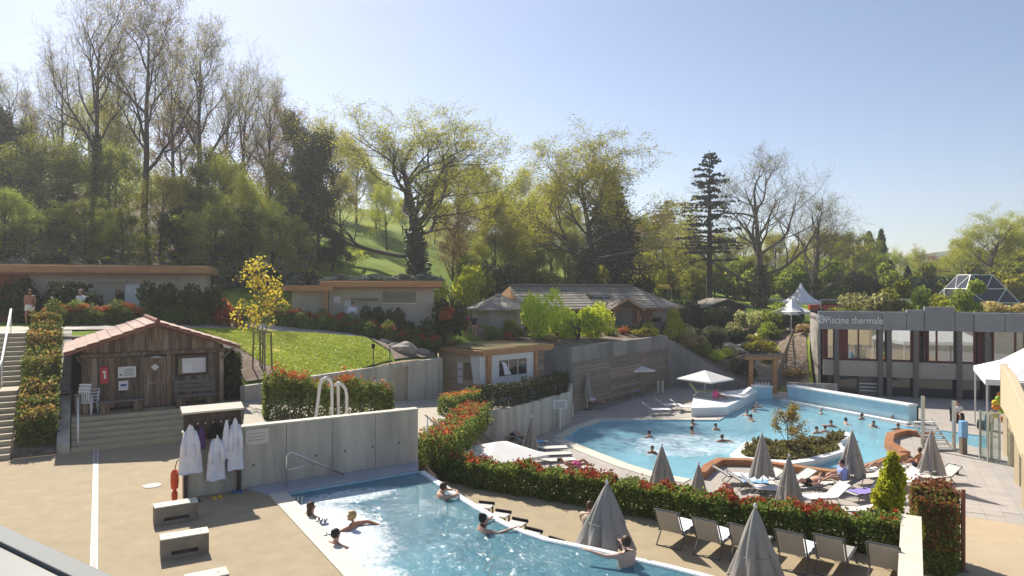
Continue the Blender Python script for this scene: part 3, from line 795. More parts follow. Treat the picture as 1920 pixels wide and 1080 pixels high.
# white chute wall
ca, cb = LP(1467, 752), LP(1694, 795)
ch = thing("white_chute_wall", "long white and pale blue raised channel wall behind the big pool", "wall")
nn = Vector((-(cb - ca).y, (cb - ca).x, 0)).normalized()
if nn.y < 0: nn = -nn
wall_path([ca + nn * 0.9, cb + nn * 0.9], 0.75, -3.9, Z_LOW + 1.02).build("wall", "pool_blue", ch)
wall_path([ca + nn * 0.9, cb + nn * 0.9], 0.85, Z_LOW + 1.02, Z_LOW + 1.14).build("coping", "pool_white", ch, bevel=0.03)
wall_path([ca + nn * 0.1, cb + nn * 0.1 + (cb - ca) * 0.03], 0.45, -3.9, Z_LOW + 0.12).build("ledge", "pool_white", ch, bevel=0.02)
wall_path([ca + nn * 0.5, cb + nn * 0.5], 0.15, -3.9, Z_LOW + 0.02).build("gutter", "kerb_brown", ch)
fb = thing("fountain_block", "white and blue fountain block at the far corner of the pool", "fountain", LP(1432, 747))
MB().box((0, 0.4, 0.35), (1.3, 0.9, 0.9)).build("block", "pool_blue", fb, bevel=0.03)
MB().box((0, 0.4, 0.86), (1.4, 1.0, 0.12)).build("coping", "pool_white", fb, bevel=0.03)
for i in range(5):
    MB().lathe([(0.04, 0), (0.05, 0.18), (0.03, 0.24)], 8, (-0.5 + i * 0.25, 0.3, 0.92)).build("spout", "pool_white", fb)

# island planter in the pool
isl_px = [(1372, 853), (1400, 829), (1460, 827), (1555, 824), (1582, 810), (1596, 815), (1575, 834), (1588, 845), (1524, 864), (1484, 870), (1433, 867), (1384, 861)]
isl = [P(a, b, Z_LOW + 0.25) for a, b in isl_px]
ic = Vector((sum(p.x for p in isl) / len(isl), sum(p.y for p in isl) / len(isl), 0))
inner = [Vector((ic.x + (p.x - ic.x) * 0.86, ic.y + (p.y - ic.y) * 0.80, 0)) for p in isl]
it = thing("island_planter", "angular white rimmed planter island standing in the big pool", "planter", (ic.x, ic.y, Z_LOW))
MB().prism([p[:2] for p in isl], -4.0, Z_LOW + 0.10).build("base", "pool_blue", it, world=True)
MB().prism([(ic.x + (p.x - ic.x) * 1.03, ic.y + (p.y - ic.y) * 1.03) for p in isl], Z_LOW + 0.10, Z_LOW + 0.28, [[p[:2] for p in inner]]).build("rim", "pool_white", it, world=True, bevel=0.02)
MB().prism([(ic.x + (p.x - ic.x) * 0.97, ic.y + (p.y - ic.y) * 0.97) for p in inner], Z_LOW + 0.05, Z_LOW + 0.22).build("soil", "soil", it, world=True)

# separate paving slabs where they are large enough to tell apart
slab_me = MB().box((0, 0, 0), (0.588, 0.588, 0.02)).mesh("paving_slab"); slab_me.materials.append(MATS["tile_single"])
deck_o = bpy.data.objects["pool_deck"]
R28 = Matrix.Rotation(math.radians(-28), 3, 'Z')
cnt = 0
bay = [(p.x, p.y) for p in [LP(1585, 1000), LP(1735, 912), LP(1780, 850), LP(1865, 868), LP(1905, 960), LP(1780, 968)]]
for i in range(-60, 90):
    for j in range(0, 110):
        p = R28 @ Vector((i * 0.6 + 0.3, j * 0.6 + 0.3, 0))
        if inside(p, bay) and cnt < 300:
            o = bpy.data.objects.new("paving_slab", slab_me); COL.objects.link(o); o.parent = deck_o
            o.location = (p.x, p.y, Z_LOW - 0.001 + 0.002 * ((i * 7 + j * 3) % 3)); o.rotation_euler = (0, 0, math.radians(-28)); cnt += 1
# plain concrete apron at the lower right
ap = [LP(1700, 1150), LP(1792, 966), LP(1922, 986), (30, 22, 0), (26, 8, 0), (8.3, 9, 0)]
structure(MB().prism([p[:2] for p in ap], Z_LOW - 0.1, Z_LOW + 0.016).build("concrete_apron", "beige_ramp"))

# low wall below the kiosk hedge, timber clad wall, garden wall
tag(wall_path([(-2.55, 35.35), (-0.6, 35.95), (3.55, 42.45)], 0.3, -3.2, [-1.25, -0.9, -0.9]).build("concrete_wall", "concrete"), "grey concrete wall behind the sun loungers at the left of the big pool", "wall")
tim = thing("timber_clad_wall", "tall retaining wall with timber boards below a concrete band", "wall")
T0, T1 = Vector((4.0, 46.4, 0)), Vector((13.0, 57.7, 0))
td = (T1 - T0).normalized(); tn = Vector((td.y, -td.x, 0)); trz = math.atan2(td.y, td.x)
wall_path([T0 - td * 0.1 + Vector((-2.5, 1.2, 0)), T0, T1], 0.4, -3.2, 1.5).build("concrete_band", "concrete_dark", tim)
Ltw = (T1 - T0).length
RM = Matrix.Rotation(trz, 3, 'Z')
for r in range(12):
    for k in range(3):
        L_ = Ltw / 3
        c = T0 + td * (L_ * (k + 0.5)) + tn * (0.225 + 0.012 * ((r + k) % 2))
        o = MB().box((0, 0, 0), (L_ - 0.03, 0.05, 0.262)).build("board", "wood_plank", tim)
        o.location = (c.x, c.y, -2.86 + 0.14 + r * 0.275); o.rotation_euler = (0, 0, trz)
gw = tag(wall_path([(13.0, 57.95), (13.8, 58.1), (16.5, 57.0), (19.2, 56.0)], 0.4, -3.2, [1.2, 0.95, -1.0, -2.35]).build("garden_wall", "concrete_dark"), "stained grey garden wall sloping down towards the wooden gate", "wall")
# ------------------------------------------------------------------ wooden hut
hut = thing("wooden_hut", "weathered wooden hut with a pink tiled gable roof", "hut", HUT0, UROT)
def rl(x): return 3.25 - 0.35 * abs(x - 2.4)
fw = MB().box((2.4, 0.16, 1.1), (4.7, 0.1, 2.15)).build("front_wall", "wood_dark", hut)
rng = random.Random(3)
def plank(x0, x1, z0, z1a, z1b, y, parent=fw, m="wood_old", dep=0.04):
    MB().add([(x0, y, z0), (x1, y, z0), (x1, y + dep, z0), (x0, y + dep, z0), (x0, y, z1a), (x1, y, z1b), (x1, y + dep, z1b), (x0, y + dep, z1a)],
             [(0, 3, 2, 1), (4, 5, 6, 7), (0, 1, 5, 4), (1, 2, 6, 5), (2, 3, 7, 6), (3, 0, 4, 7)]).build("plank", m, parent)
x = 0.1
while x < 4.7:
    w_ = 0.17 + 0.05 * rng.random()
    x1 = min(x + w_, 4.72)
    y = 0.055 + rng.uniform(-0.012, 0.012)
    if x1 < 1.98 or x > 2.78:
        z1 = 2.0
        if 3.1 < (x + x1) / 2 < 4.2:
            plank(x, x1 - 0.012, 0.12, 1.15, 1.15, y)
        else:
            plank(x, x1 - 0.012, 0.12, z1, z1, y)
    yy = y - 0.03
    plank(x, x1 - 0.012, 2.16, rl(x) - 0.1, rl(x1) - 0.1, yy)
    x = x1
MB().add([(0.03, 0.12, 2.1), (4.77, 0.12, 2.1), (2.4, 0.12, 3.12), (0.03, 0.2, 2.1), (4.77, 0.2, 2.1), (2.4, 0.2, 3.12)], [(0, 1, 2), (5, 4, 3), (0, 3, 4, 1), (1, 4, 5, 2), (2, 5, 3, 0)]).build("gable_backing", "wood_dark", hut)
for x_ in (0.06, 1.9, 2.84, 4.74):
    MB().box((x_, 0.0, 1.1), (0.16, 0.16, 2.2)).build("post", "wood_old", hut, bevel=0.015)
MB().box((2.4, -0.02, 2.1), (5.0, 0.16, 0.15)).build("beam", "wood_old", hut, bevel=0.015)
MB().box((2.4, -0.1, 2.7), (0.14, 0.12, 0.9)).build("king_post", "wood_old", hut)
for sx in (-1, 1):   # brackets under the eaves
    MB().tube([(2.4 + sx * 2.36, -0.05, 1.75), (2.4 + sx * 2.6, -0.5, 2.12)], 0.05, 6).build("bracket", "wood_old", hut)
for sx, nm in ((0.02, 0), (4.78, 0)):
    MB().add([(sx - .05, 0.08, 0), (sx + .05, 0.08, 0), (sx + .05, HD, 0), (sx - .05, HD, 0), (sx - .05, 0.08, 2.3), (sx + .05, 0.08, 2.3), (sx + .05, HD, 2.3), (sx - .05, HD, 2.3)],
             [(0, 3, 2, 1), (4, 5, 6, 7), (0, 1, 5, 4), (1, 2, 6, 5), (2, 3, 7, 6), (3, 0, 4, 7)]).build("side_wall", "wood_old", hut)
MB().add([(0, HD, 0), (4.8, HD, 0), (4.8, HD, 2.3), (2.4, HD, 3.1), (0, HD, 2.3)], [(0, 1, 2, 3, 4)]).build("back_wall", "wood_old", hut)
door = MB().box((2.37, 0.09, 1.0), (0.78, 0.05, 1.98)).build("door", "wood_dark", hut)
for i in range(4): MB().box((2.08 + i * 0.193, 0.055, 1.0), (0.178, 0.03, 1.9)).build("plank", "wood_old", door)
MB().box((2.37, 0.035, 0.95), (0.74, 0.03, 0.1)).build("crossbar", "wood_old", door)
MB().box((2.05, 0.02, 1.0), (0.03, 0.05, 0.16)).build("handle", "metal_grey", door)
o_ = MB().box((0, 0, 0), (0.2, 0.03, 0.2), Matrix.Rotation(math.radians(45), 3, 'Y')).build("diamond_plate", "paper", door); o_.location = (2.36, 0.0, 1.55)
win = MB().box((3.68, 0.10, 1.55), (1.0, 0.03, 0.72)).build("window", "glass_dark", hut)
for (cx_, cz_, sx_, sz_) in ((3.68, 1.93, 1.14, 0.07), (3.68, 1.17, 1.14, 0.07), (3.14, 1.55, 0.07, 0.70), (4.22, 1.55, 0.07, 0.70)):
    MB().box((cx_, 0.05, cz_), (sx_, 0.12, sz_)).build("frame", "wood_dark", win)
MB().box((3.75, 0.078, 1.53), (0.86, 0.012, 0.58)).build("curtain", "paper", win)
MB().box((3.50, 0.066, 1.42), (0.32, 0.012, 0.30)).build("curtain_panel", "towel_white", win)
MB().lathe([(0.02, 0), (0.2, -0.05), (0.21, -0.07), (0.03, -0.07)], 16, (2.37, -0.3, 2.02)).build("lamp_shade", "sign_cream", hut)
MB().tube([(2.37, -0.08, 2.12), (2.37, -0.3, 2.1), (2.37, -0.3, 2.0)], 0.012, 6).build("lamp_arm", "metal_grey", hut)
for sx in (-1, 1):
    rf = None
    e = 2.4 + sx * 2.98
    def rp(t, y, dz=0): return Vector((2.4 + sx * 2.98 * t, y, 3.30 - 0.35 * 2.98 * t + dz))
    A_, B_, C_, D_ = rp(0, -0.62), rp(1, -0.62), rp(1, HD + 0.4), rp(0, HD + 0.4)
    mb = MB()
    mb.slab(*((A_, B_, C_, D_) if sx > 0 else (B_, A_, D_, C_)), 0.10)
    rf = mb.build("roof", "roof_edge", hut)
    nC = 8
    for c_ in range(nC):
        ny = 12
        for k_ in range(ny):
            t0, t1 = c_ / nC, (c_ + 1) / nC
            y0, y1 = -0.66 + (HD + 1.1) * k_ / ny, -0.66 + (HD + 1.1) * (k_ + 1) / ny - 0.012
            a_, b_, c2, d_ = rp(t0, y0, 0.03), rp(t1 + 0.012, y0, 0.062), rp(t1 + 0.012, y1, 0.062), rp(t0, y1, 0.03)
            MB().slab(*((a_, b_, c2, d_) if sx > 0 else (b_, a_, d_, c2)), 0.022).build("roof_tile", "roof_tile", rf)
MB().tube([(2.4, -0.68, 3.35), (2.4, HD + 0.45, 3.35)], 0.09, 8).build("ridge_cap", "roof_edge", hut)
for nm, (x_, z_), (w_, h_), m_, lab in (("fire_extinguisher_box", (0.68, 1.36), (0.27, 0.62), "red_box", "red safety box hanging on the left of the hut front"),
        ("notice", (1.42, 1.42), (0.60, 0.42), "paper", "larger white notice sheet pinned on the hut planks"),
        ("notice", (1.30, 0.92), (0.32, 0.36), "paper", "small white notice with a blue band below the larger one on the hut")):
    t = thing(nm, lab, "box" if m_ == "red_box" else "notice", at(HUT0, x_, 0.02, 0.9 + z_ - h_ / 2), UROT)
    MB().box((0, -0.03, h_ / 2), (w_, 0.14 if m_ == "red_box" else 0.025, h_)).build("case" if m_ == "red_box" else "sheet", m_, t, bevel=0.01)
    if m_ == "red_box":
        MB().box((0, -0.105, h_ * 0.68), (0.09, 0.01, 0.10)).build("symbol", "towel_white", t)
        MB().box((0.02, -0.105, h_ * 0.42), (0.06, 0.01, 0.16)).build("symbol", "towel_white", t)
    elif h_ < 0.4:
        MB().box((0, -0.046, h_ * 0.55), (0.2, 0.004, 0.08)).build("print", "ink_blue", t)
    else:
        for i in range(4): MB().box((0.06, -0.046, h_ * (0.25 + 0.17 * i)), (0.34 - 0.05 * (i % 2), 0.004, 0.02)).build("text_line", "ink", t)
        MB().box((-0.2, -0.046, 0.12), (0.08, 0.004, 0.05)).build("print", "ink", t)
def plank_bench(name, label, x0, x1, back, y=-0.55):
    t = thing(name, label, "bench", at(HUT0, (x0 + x1) / 2, y, 0.905), UROT)
    w_ = x1 - x0
    for i in range(2): MB().box((0, -0.1 + 0.2 * i, 0.44), (w_, 0.18, 0.06)).build("seat_board", "wood_bench", t, bevel=0.01)
    for sx in (-1, 1): MB().lathe([(0.15, 0), (0.16, 0.2), (0.15, 0.41)], 10, (sx * w_ * 0.36, 0, 0)).build("log_leg", "wood_old", t)
    if back:
        for i in range(3): MB().box((0, 0.2 + 0.02 * i, 0.62 + 0.16 * i), (w_, 0.04, 0.13)).build("back_board", "wood_bench", t, bevel=0.01)
        for sx in (-1, 1): MB().box((sx * w_ * 0.45, 0.23, 0.55), (0.08, 0.05, 0.95)).build("back_post", "wood_bench", t)
plank_bench("plank_bench", "low plank bench on log legs left of the hut door", 0.45, 1.95, False)
plank_bench("plank_bench", "plank bench with a slatted back under the hut window", 3.0, 4.45, True)
for i, (px, py) in enumerate(((146, 778), (160, 777))):
    p = P(px, py, 0.905)
    t = tag(MB().lathe([(0.125, 0), (0.12, 0.3), (0.125, 0.74), (0.11, 0.76)], 12).build("log_post", "wood_old", smooth=False),
        ["upright log left of its twin beside the hut corner", "upright log right of its twin, closest to the hut corner"][i], "log", "upright logs by the hut")
    t.location = p
t = tag(MB().box((0, 0, 0.75), (0.9, 0.45, 0.05)).box((-0.4, 0, 0.36), (0.06, 0.4, 0.72)).box((0.4, 0, 0.36), (0.06, 0.4, 0.72)).build("side_board", "wood_plank"), "narrow wooden side table between sloping wall and hut", "table")
t.location = at(HUT0, -0.75, 0.6, 0.905); t.rotation_euler = (0, 0, UROT)

# ------------------------------------------------------------------ flat roofed pavilions
def flat_pavilion(name, label, X0, X1, Y, zb, zt, depth, roof_h, rz=0.0):
    t = thing(name, label, "pavilion", (X0, Y, zb), rz)
    W_ = X1 - X0; H_ = zt - zb
    MB().box((W_ / 2, depth / 2 + 0.4, (H_ - roof_h) / 2), (W_ - 0.9, depth, H_ - roof_h)).build("wall", "render_grey", t)
    rf = MB().box((W_ / 2, depth / 2, H_ - roof_h / 2), (W_, depth + 1.0, roof_h)).build("roof", "wood_orange", t, bevel=0.02)
    MB().box((W_ / 2, depth / 2 + 0.3, H_ + 0.04), (W_ - 0.3, depth + 0.3, 0.1)).build("planted_layer", "green_roof", rf)
    MB().box((W_ / 2, -0.46, H_ - roof_h - 0.05), (W_ - 0.1, 0.08, 0.1)).build("trim", "rust_wood", rf)
    return t, W_, H_
p1, W_, H_ = flat_pavilion("garden_pavilion", "left flat roofed pavilion with a long orange timber roof edge", -28.3, -17.2, 36.6, 3.45, 6.75, 6.0, 0.40, math.radians(19))
MB().box((0.98, 0.36, 1.5), (1.9, 0.08, 3.0)).build("timber_panel", "rust_wood", p1)
w1 = MB().box((4.0, 0.385, 2.2), (2.0, 0.05, 0.42)).build("window", "glass_dark", p1)
MB().box((4.0, 0.36, 2.0), (2.1, 0.08, 0.05)).build("sill", "render_white", w1)
MB().box((7.2, 0.37, 1.1), (1.15, 0.08, 2.3)).build("white_panel", "render_white", p1)
MB().box((6.35, 0.37, 1.1), (0.42, 0.09, 2.1)).build("dark_slot", "glass_dark", p1)
MB().box((6.0, 0.2, 2.42), (1.4, 0.4, 0.08)).build("canopy", "render_grey", p1)
for i in range(4): MB().box((7.0 + 0.32 * (i % 2), 0.325, 1.5 + 0.35 * (i // 2)), (0.2, 0.02, 0.26)).build("notice", "paper", p1)
MB().box((9.4, 0.37, 1.5), (0.06, 0.07, 3.0)).build("wall_joint", "render_tan", p1)
p2, W_, H_ = flat_pavilion("garden_pavilion", "pavilion with a stony planted roof behind the yellow young tree", -12.1, -4.5, 43.2, 3.0, 5.92, 5.0, 0.36, math.radians(9))
MB().box((-0.7, 1.6, 2.5), (3.0, 4.6, 0.34)).build("side_roof", "wood_orange", p2)
MB().box((-0.8, 2.2, 1.2), (2.0, 3.8, 2.3)).build("side_wall", "render_grey", p2)
MB().box((0.35, -0.2, 1.25), (0.22, 0.22, 2.5)).build("corner_post", "wood_orange", p2)
w2 = MB().box((4.9, 0.38, 1.9), (2.1, 0.07, 0.75)).build("window", "glass_dark", p2)
MB().box((4.9, 0.36, 1.5), (2.2, 0.1, 0.06)).build("sill", "render_white", w2)
MB().box((2.7, 0.2, 1.78), (1.7, 0.4, 0.09)).build("canopy", "concrete_dark", p2)
for x_, z_ in ((0.95, 1.75), (1.65, 1.5), (1.65, 0.95)): MB().box((x_, 0.385, z_), (0.42, 0.05, 0.4)).build("notice", "paper", p2)

# ------------------------------------------------------------------ kiosk
KR = math.radians(45)
kio = thing("kiosk", "orange roofed corner kiosk with a white window wall above the pool", "kiosk", (-1.7, 39.6, -0.95), KR)
# local x runs to the right and back, local y to the left and back
MB().box((2.55, 2.35, 1.28), (4.5, 4.1, 2.52)).build("wall", "render_tan", kio)
rf = MB().prism([(0, 0), (6.1, 0), (6.1, 4.9), (0, 4.9)], 2.48, 2.78).build("roof", "wood_orange", kio, bevel=0.02)
MB().prism([(0.12, 0.12), (5.98, 0.12), (5.98, 4.78), (0.12, 4.78)], 2.78, 2.86).build("planted_layer", "green_roof", rf)
MB().prism([(-0.06, -0.06), (6.16, -0.06), (6.16, -0.0), (-0.06, 0.0)], 2.62, 2.84).build("fascia", "wood_orange", rf)
kw = MB().add([(0.10, 0.26, 0.0), (4.6, 0.26, 0.0), (4.6, 0.26, 2.46), (-0.0, 0.26, 2.46), (0.10, 0.32, 0), (4.6, 0.32, 0), (4.6, 0.32, 2.46), (0, 0.32, 2.46)],
              [(0, 1, 2, 3), (7, 6, 5, 4), (0, 4, 5, 1), (1, 5, 6, 2), (2, 6, 7, 3), (3, 7, 4, 0)]).build("white_front", "render_white", kio)
MB().add([(0.26, 0.30, 0.0), (0.26, 0.95, 0.0), (0.20, 1.35, 2.46), (0.20, 0.30, 2.46), (0.32, 0.30, 0.0), (0.32, 0.95, 0.0), (0.30, 1.35, 2.46), (0.30, 0.30, 2.46)],
         [(0, 1, 2, 3), (7, 6, 5, 4), (0, 4, 5, 1), (1, 5, 6, 2), (2, 6, 7, 3), (3, 7, 4, 0)][::1]).build("white_wedge", "render_white", kio)
MB().box((0.62, 0.16, 1.25), (0.3, 0.2, 2.46)).build("corner_post", "wood_orange", kio)
w3 = MB().box((2.75, 0.25, 1.62), (2.35, 0.06, 0.95)).build("window", "glass_dark", kio)
for x_ in (2.3, 3.1): MB().box((x_, 0.21, 1.62), (0.05, 0.05, 0.95)).build("mullion", "render_white", w3)
MB().box((2.75, 0.20, 1.1), (2.5, 0.14, 0.06)).build("sill", "render_white", w3)
MB().add([(1.75, 0.215, 2.05), (2.1, 0.215, 1.9), (2.35, 0.215, 1.5), (2.6, 0.215, 1.2), (2.0, 0.215, 1.2), (1.9, 0.215, 1.6)], [(0, 1, 2, 3, 4, 5)]).build("curtain", "towel_white", w3)
for r in range(8):
    MB().box((5.15, 0.40, 0.16 + 0.3 * r), (1.1, 0.06, 0.285)).build("board", "wood_plank", kio)
MB().box((4.72, 0.2, 1.25), (0.24, 0.2, 2.46)).build("corner_post", "wood_orange", kio)
MB().box((0.27, 1.55, 1.45), (0.06, 0.75, 0.95)).build("window", "glass_dark", kio)
for i, z_ in enumerate((1.75, 1.3, 0.85)): MB().box((0.28, 2.35, z_), (0.04, 0.42, 0.38)).build("notice", "paper", kio)
for i in range(7): MB().box((0.29, 2.35, 0.25 + 0.34 * i), (0.03, 4.0, 0.012)).build("groove", "concrete_dark", kio)

# ------------------------------------------------------------------ chalet with hipped shingle roof and the round house
cr = math.radians(25)
cha = thing("chalet", "long low chalet with a grey shingle roof and a small front gable", "chalet", (0.7, 58.0, 1.55), cr)
CL, CD = 17.4, 8.0
e0, rz_ = 2.05, 4.08
MB().box((CL / 2 + 0.3, CD / 2 + 0.2, e0 / 2 + 0.02), (CL - 2.0, CD - 2.0, e0 + 0.3)).build("wall", "concrete_dark", cha)
def roof_rows(parent, a, b, c, d, rows, m="shingle", th=0.05):
    """a,b eave ends, c,d ridge ends (d above a); lapped rows"""
    a, b, c, d = map(Vector, (a, b, c, d))
    for r in range(rows):
        t0, t1 = r / rows, (r + 1) / rows
        p, q, s_, w_ = a.lerp(d, t0), b.lerp(c, t0), b.lerp(c, t1 + 0.02), a.lerp(d, t1 + 0.02)
        up = Vector((0, 0, 0.05))
        MB().slab(p + up, q + up, s_, w_, th).build("shingle_row", m, parent)
rf = MB().slab((0, 0, e0), (CL, 0, e0), (CL - 3.2, 3.9, rz_), (0.8, 3.9, rz_), 0.14).slab((CL, 8, e0), (0, 8, e0), (0.8, 4.0, rz_), (CL - 3.2, 4.0, rz_), 0.14).slab((CL, 0, e0), (CL, 8, e0), (CL - 3.2, 4, rz_), (CL - 3.2, 3.9, rz_), 0.14).slab((0, 8, e0), (0, 0, e0), (0.8, 3.9, rz_), (0.8, 4.0, rz_), 0.14).build("roof", "wood_orange", cha)
roof_rows(rf, (-0.1, -0.08, e0 + 0.03), (CL + 0.1, -0.08, e0 + 0.03), (CL - 3.2, 3.9, rz_ + 0.03), (0.8, 3.9, rz_ + 0.03), 9)
roof_rows(rf, (CL + 0.08, -0.1, e0 + 0.03), (CL + 0.08, 8.1, e0 + 0.03), (CL - 3.2, 4.05, rz_ + 0.03), (CL - 3.2, 3.9, rz_ + 0.03), 9)
roof_rows(rf, (CL + 0.1, 8.08, e0 + 0.03), (-0.1, 8.08, e0 + 0.03), (0.8, 4, rz_ + 0.03), (CL - 3.2, 4, rz_ + 0.03), 9)
MB().box((CL / 2 - 1.2, 4.0, rz_ + 0.20), (CL - 4.0, 0.9, 0.06)).build("ridge_vent_cap", "shingle", rf)
MB().box((CL / 2 - 1.2, 4.0, rz_ + 0.06), (CL - 4.4, 0.5, 0.24)).build("ridge_vent", "metal_grey", rf)
MB().box((9.0, 1.9, 3.15), (2.2, 0.7, 0.1), Matrix.Rotation(math.radians(27), 3, 'X')).build("roof_window", "glass_dark", rf)
# front gable
g = MB()
gx = 10.2
g.slab((gx - 1.9, -1.0, e0 - 0.05), (gx, -1.0, e0 + 0.95), (gx, 2.6, e0 + 0.95), (gx - 1.9, 1.2, e0 - 0.05), 0.12)
g.slab((gx, -1.0, e0 + 0.95), (gx + 1.9, -1.0, e0 - 0.05), (gx + 1.9, 1.2, e0 - 0.05), (gx, 2.6, e0 + 0.95), 0.12)
g.build("gable_roof", "shingle", cha)
for sx in (-1, 1): MB().slab((gx, -1.05, e0 + 0.99), (gx + sx * 1.95, -1.05, e0 - 0.05), (gx + sx * 1.95, -1.05, e0 - 0.2), (gx, -1.05, e0 + 0.80), 0.06).build("bargeboard", "wood_orange", cha)
for x_ in (gx - 1.3, gx + 1.3): MB().box((x_, -0.8, 0.95), (0.16, 0.16, 1.95)).build("post", "wood_orange", cha)
for x_ in (gx - 0.5, gx + 2.6, gx + 3.7): 
    dd = MB().box((x_, 1.16, 1.05), (0.95, 0.08, 2.0)).build("door", "rust_wood", cha)
    MB().box((x_ + 0.35, 1.1, 1.05), (0.05, 0.05, 0.2)).build("handle", "steel", dd)
for x_ in (5.0, 7.2, 15.0):
    ww = MB().box((x_, 1.17, 1.2), (1.1, 0.08, 1.0)).build("window", "glass_dark", cha)
    MB().box((x_, 1.12, 0.68), (1.2, 0.1, 0.06)).build("sill", "wood_orange", ww)
rh = thing("round_house", "hexagonal house with a pointed grey roof left of the chalet", "house", (-1.1, 55.0, 1.5))
hx = [(2.15 * math.cos(math.radians(60 * i + 15)), 2.15 * math.sin(math.radians(60 * i + 15))) for i in range(6)]
MB().prism(hx, -0.2, 2.35).build("wall", "render_grey", rh)
rr = MB().lathe([(2.72, 2.25), (2.72, 2.33), (0.25, 3.38), (0.05, 3.42)], 6).build("roof", "shingle", rh)
for i in range(6):
    a = math.radians(60 * i); MB().slab((2.74 * math.cos(a) - .08, 2.74 * math.sin(a), 2.35), (2.74 * math.cos(a) + .08, 2.74 * math.sin(a), 2.35), (0.3 * math.cos(a) + .05, 0.3 * math.sin(a), 3.40), (0.3 * math.cos(a) - .05, 0.3 * math.sin(a), 3.40), 0.04).build("hip_cap", "shingle", rr)
MB().lathe([(0.34, 3.34), (0.3, 3.5), (0.1, 3.55)], 8).build("roof_cap", "shingle", rr)

sh = thing("garden_shed", "small brown garden shed with a low mossy gable roof", "shed", (20.5, 74, 1.4), math.radians(12))
MB().box((2.9, 2, 1.1), (4.8, 3.6, 2.2)).build("wall", "wood_dark", sh)
rs = MB().slab((-0.1, -0.3, 2.0), (3.0, -0.3, 2.95), (3.0, 4.3, 2.95), (-0.1, 4.3, 2.0), 0.12).slab((3.0, -0.3, 2.95), (6.1, -0.3, 2.0), (6.1, 4.3, 2.0), (3.0, 4.3, 2.95), 0.12).build("roof", "shingle", sh)
MB().add([(0.5, 0.19, 2.1), (5.3, 0.19, 2.1), (3.0, 0.19, 2.8)], [(0, 1, 2)]).build("gable", "wood_dark", sh)
MB().box((5.2, -0.1, 1.0), (0.18, 0.18, 2.0)).build("post", "wood_plank", sh)

# ------------------------------------------------------------------ gate, ramp, garden walls
gate = thing("wooden_gate", "orange wooden gateway with a flat lintel at the foot of the ramp", "gate", P(1430, 738, Z_LOW) + Vector((0, 0, 0)))
gs = F / gate.location.y
MB().box((-0.95, 0, 1.35), (0.3, 0.3, 2.7)).build("post", "wood_orange", gate, bevel=0.02)
MB().box((0.95, 0, 1.35), (0.3, 0.3, 2.7)).build("post", "wood_orange", gate, bevel=0.02)
MB().box((0, 0, 2.86), (2.9, 0.5, 0.3)).build("lintel", "wood_orange", gate, bevel=0.03)
MB().box((0, 0, 3.06), (3.1, 0.7, 0.08)).build("top_board", "wood_plank", gate)
ra = thing("boarded_ramp", "pale boarded ramp climbing from the gate towards the tents", "ramp")
r0, r1_ = Vector((20.0, 55.5, 0)), Vector((25.4, 65.0, 0))
rd_ = (r1_ - r0); rnn = Vector((-rd_.y, rd_.x, 0)).normalized() * 1.15
r0.z, r1_.z = -2.78, 0.55
for i in range(26):
    t0, t1 = i / 26, (i + 0.93) / 26
    a, b = r0.lerp(r1_, t0), r0.lerp(r1_, t1)
    MB().slab(a - rnn, b - rnn, b + rnn, a + rnn, 0.08).slab(a + rnn, b + rnn, b - rnn, a - rnn, -0.08).build("board", "walk_wood", ra)
fe = thing("slatted_railing", "dark slatted wooden railing along the boarded ramp", "railing")
q0, q1 = r0 - rnn * 1.1 + rd_ * 0.1 + Vector((0, 0, 0.2)), r1_ - rnn * 1.1
for i in range(22):
    p = q0.lerp(q1, i / 21)
    MB().box((p.x, p.y, p.z + 0.45), (0.09, 0.05, 1.3)).build("slat", "wood_plank", fe)
for dz in (0.95, 0.2): MB().tube([q0 + Vector((0, 0.06, dz)), q1 + Vector((0, 0.06, dz))], 0.06, 6).build("rail", "wood_plank", fe)
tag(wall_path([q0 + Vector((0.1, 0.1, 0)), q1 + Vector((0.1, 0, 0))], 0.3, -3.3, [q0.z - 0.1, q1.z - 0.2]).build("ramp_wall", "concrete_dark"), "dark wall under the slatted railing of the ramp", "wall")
for lab, pts, z0, z1 in (("curved low garden wall above the gate, catching the sun along its top", [(17.6, 60.5), (19.8, 62.8), (22.8, 65.5), (25, 68.5)], -1.6, [-0.6, -0.2, 0.5, 1.3]),
                         ("upper low garden wall between the rockery and the shed", [(16.5, 63.5), (18.5, 66.5), (20.5, 70)], 0.0, [0.9, 1.2, 1.9]),
                         ("low concrete planter wall at the left foot of the two storey building", [(21.9, 54.3), (24.3, 53.6), (25.4, 53.4)], -3.0, -2.0)):
    tag(wall_path(pts, 0.4, z0, z1).build("low_wall", "concrete"), lab, "wall")

# ------------------------------------------------------------------ two storey thermal building
BO = Vector((24.5, 54.6, 0)); BX = Vector((0.9457, -0.325, 0)); BYv = Vector((0.325, 0.9457, 0))
brz = math.atan2(BX.y, BX.x)
bld = thing("thermal_building", "two storey concrete building with red window frames and white lettering", "building", (BO.x, BO.y, Z_LOW), brz)
def tpx(px):
    k = (px - CX) / F
    return (BO.y * k - BO.x) / (BX.x - BX.y * k)
def zpx(py, px=1640):
    Y = BO.y + BX.y * tpx(px)
    return CZ - (py - YH) / F * Y - Z_LOW
BL = 30.0
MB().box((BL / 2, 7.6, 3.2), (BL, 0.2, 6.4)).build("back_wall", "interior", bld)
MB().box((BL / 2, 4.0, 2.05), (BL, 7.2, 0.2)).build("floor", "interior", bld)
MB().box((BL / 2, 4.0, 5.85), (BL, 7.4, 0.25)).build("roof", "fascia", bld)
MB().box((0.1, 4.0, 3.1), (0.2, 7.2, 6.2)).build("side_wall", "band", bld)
MB().box((BL / 2, 3.0, 3.9), (BL - 0.5, 0.1, 3.4)).build("inner_wall", "interior", bld)
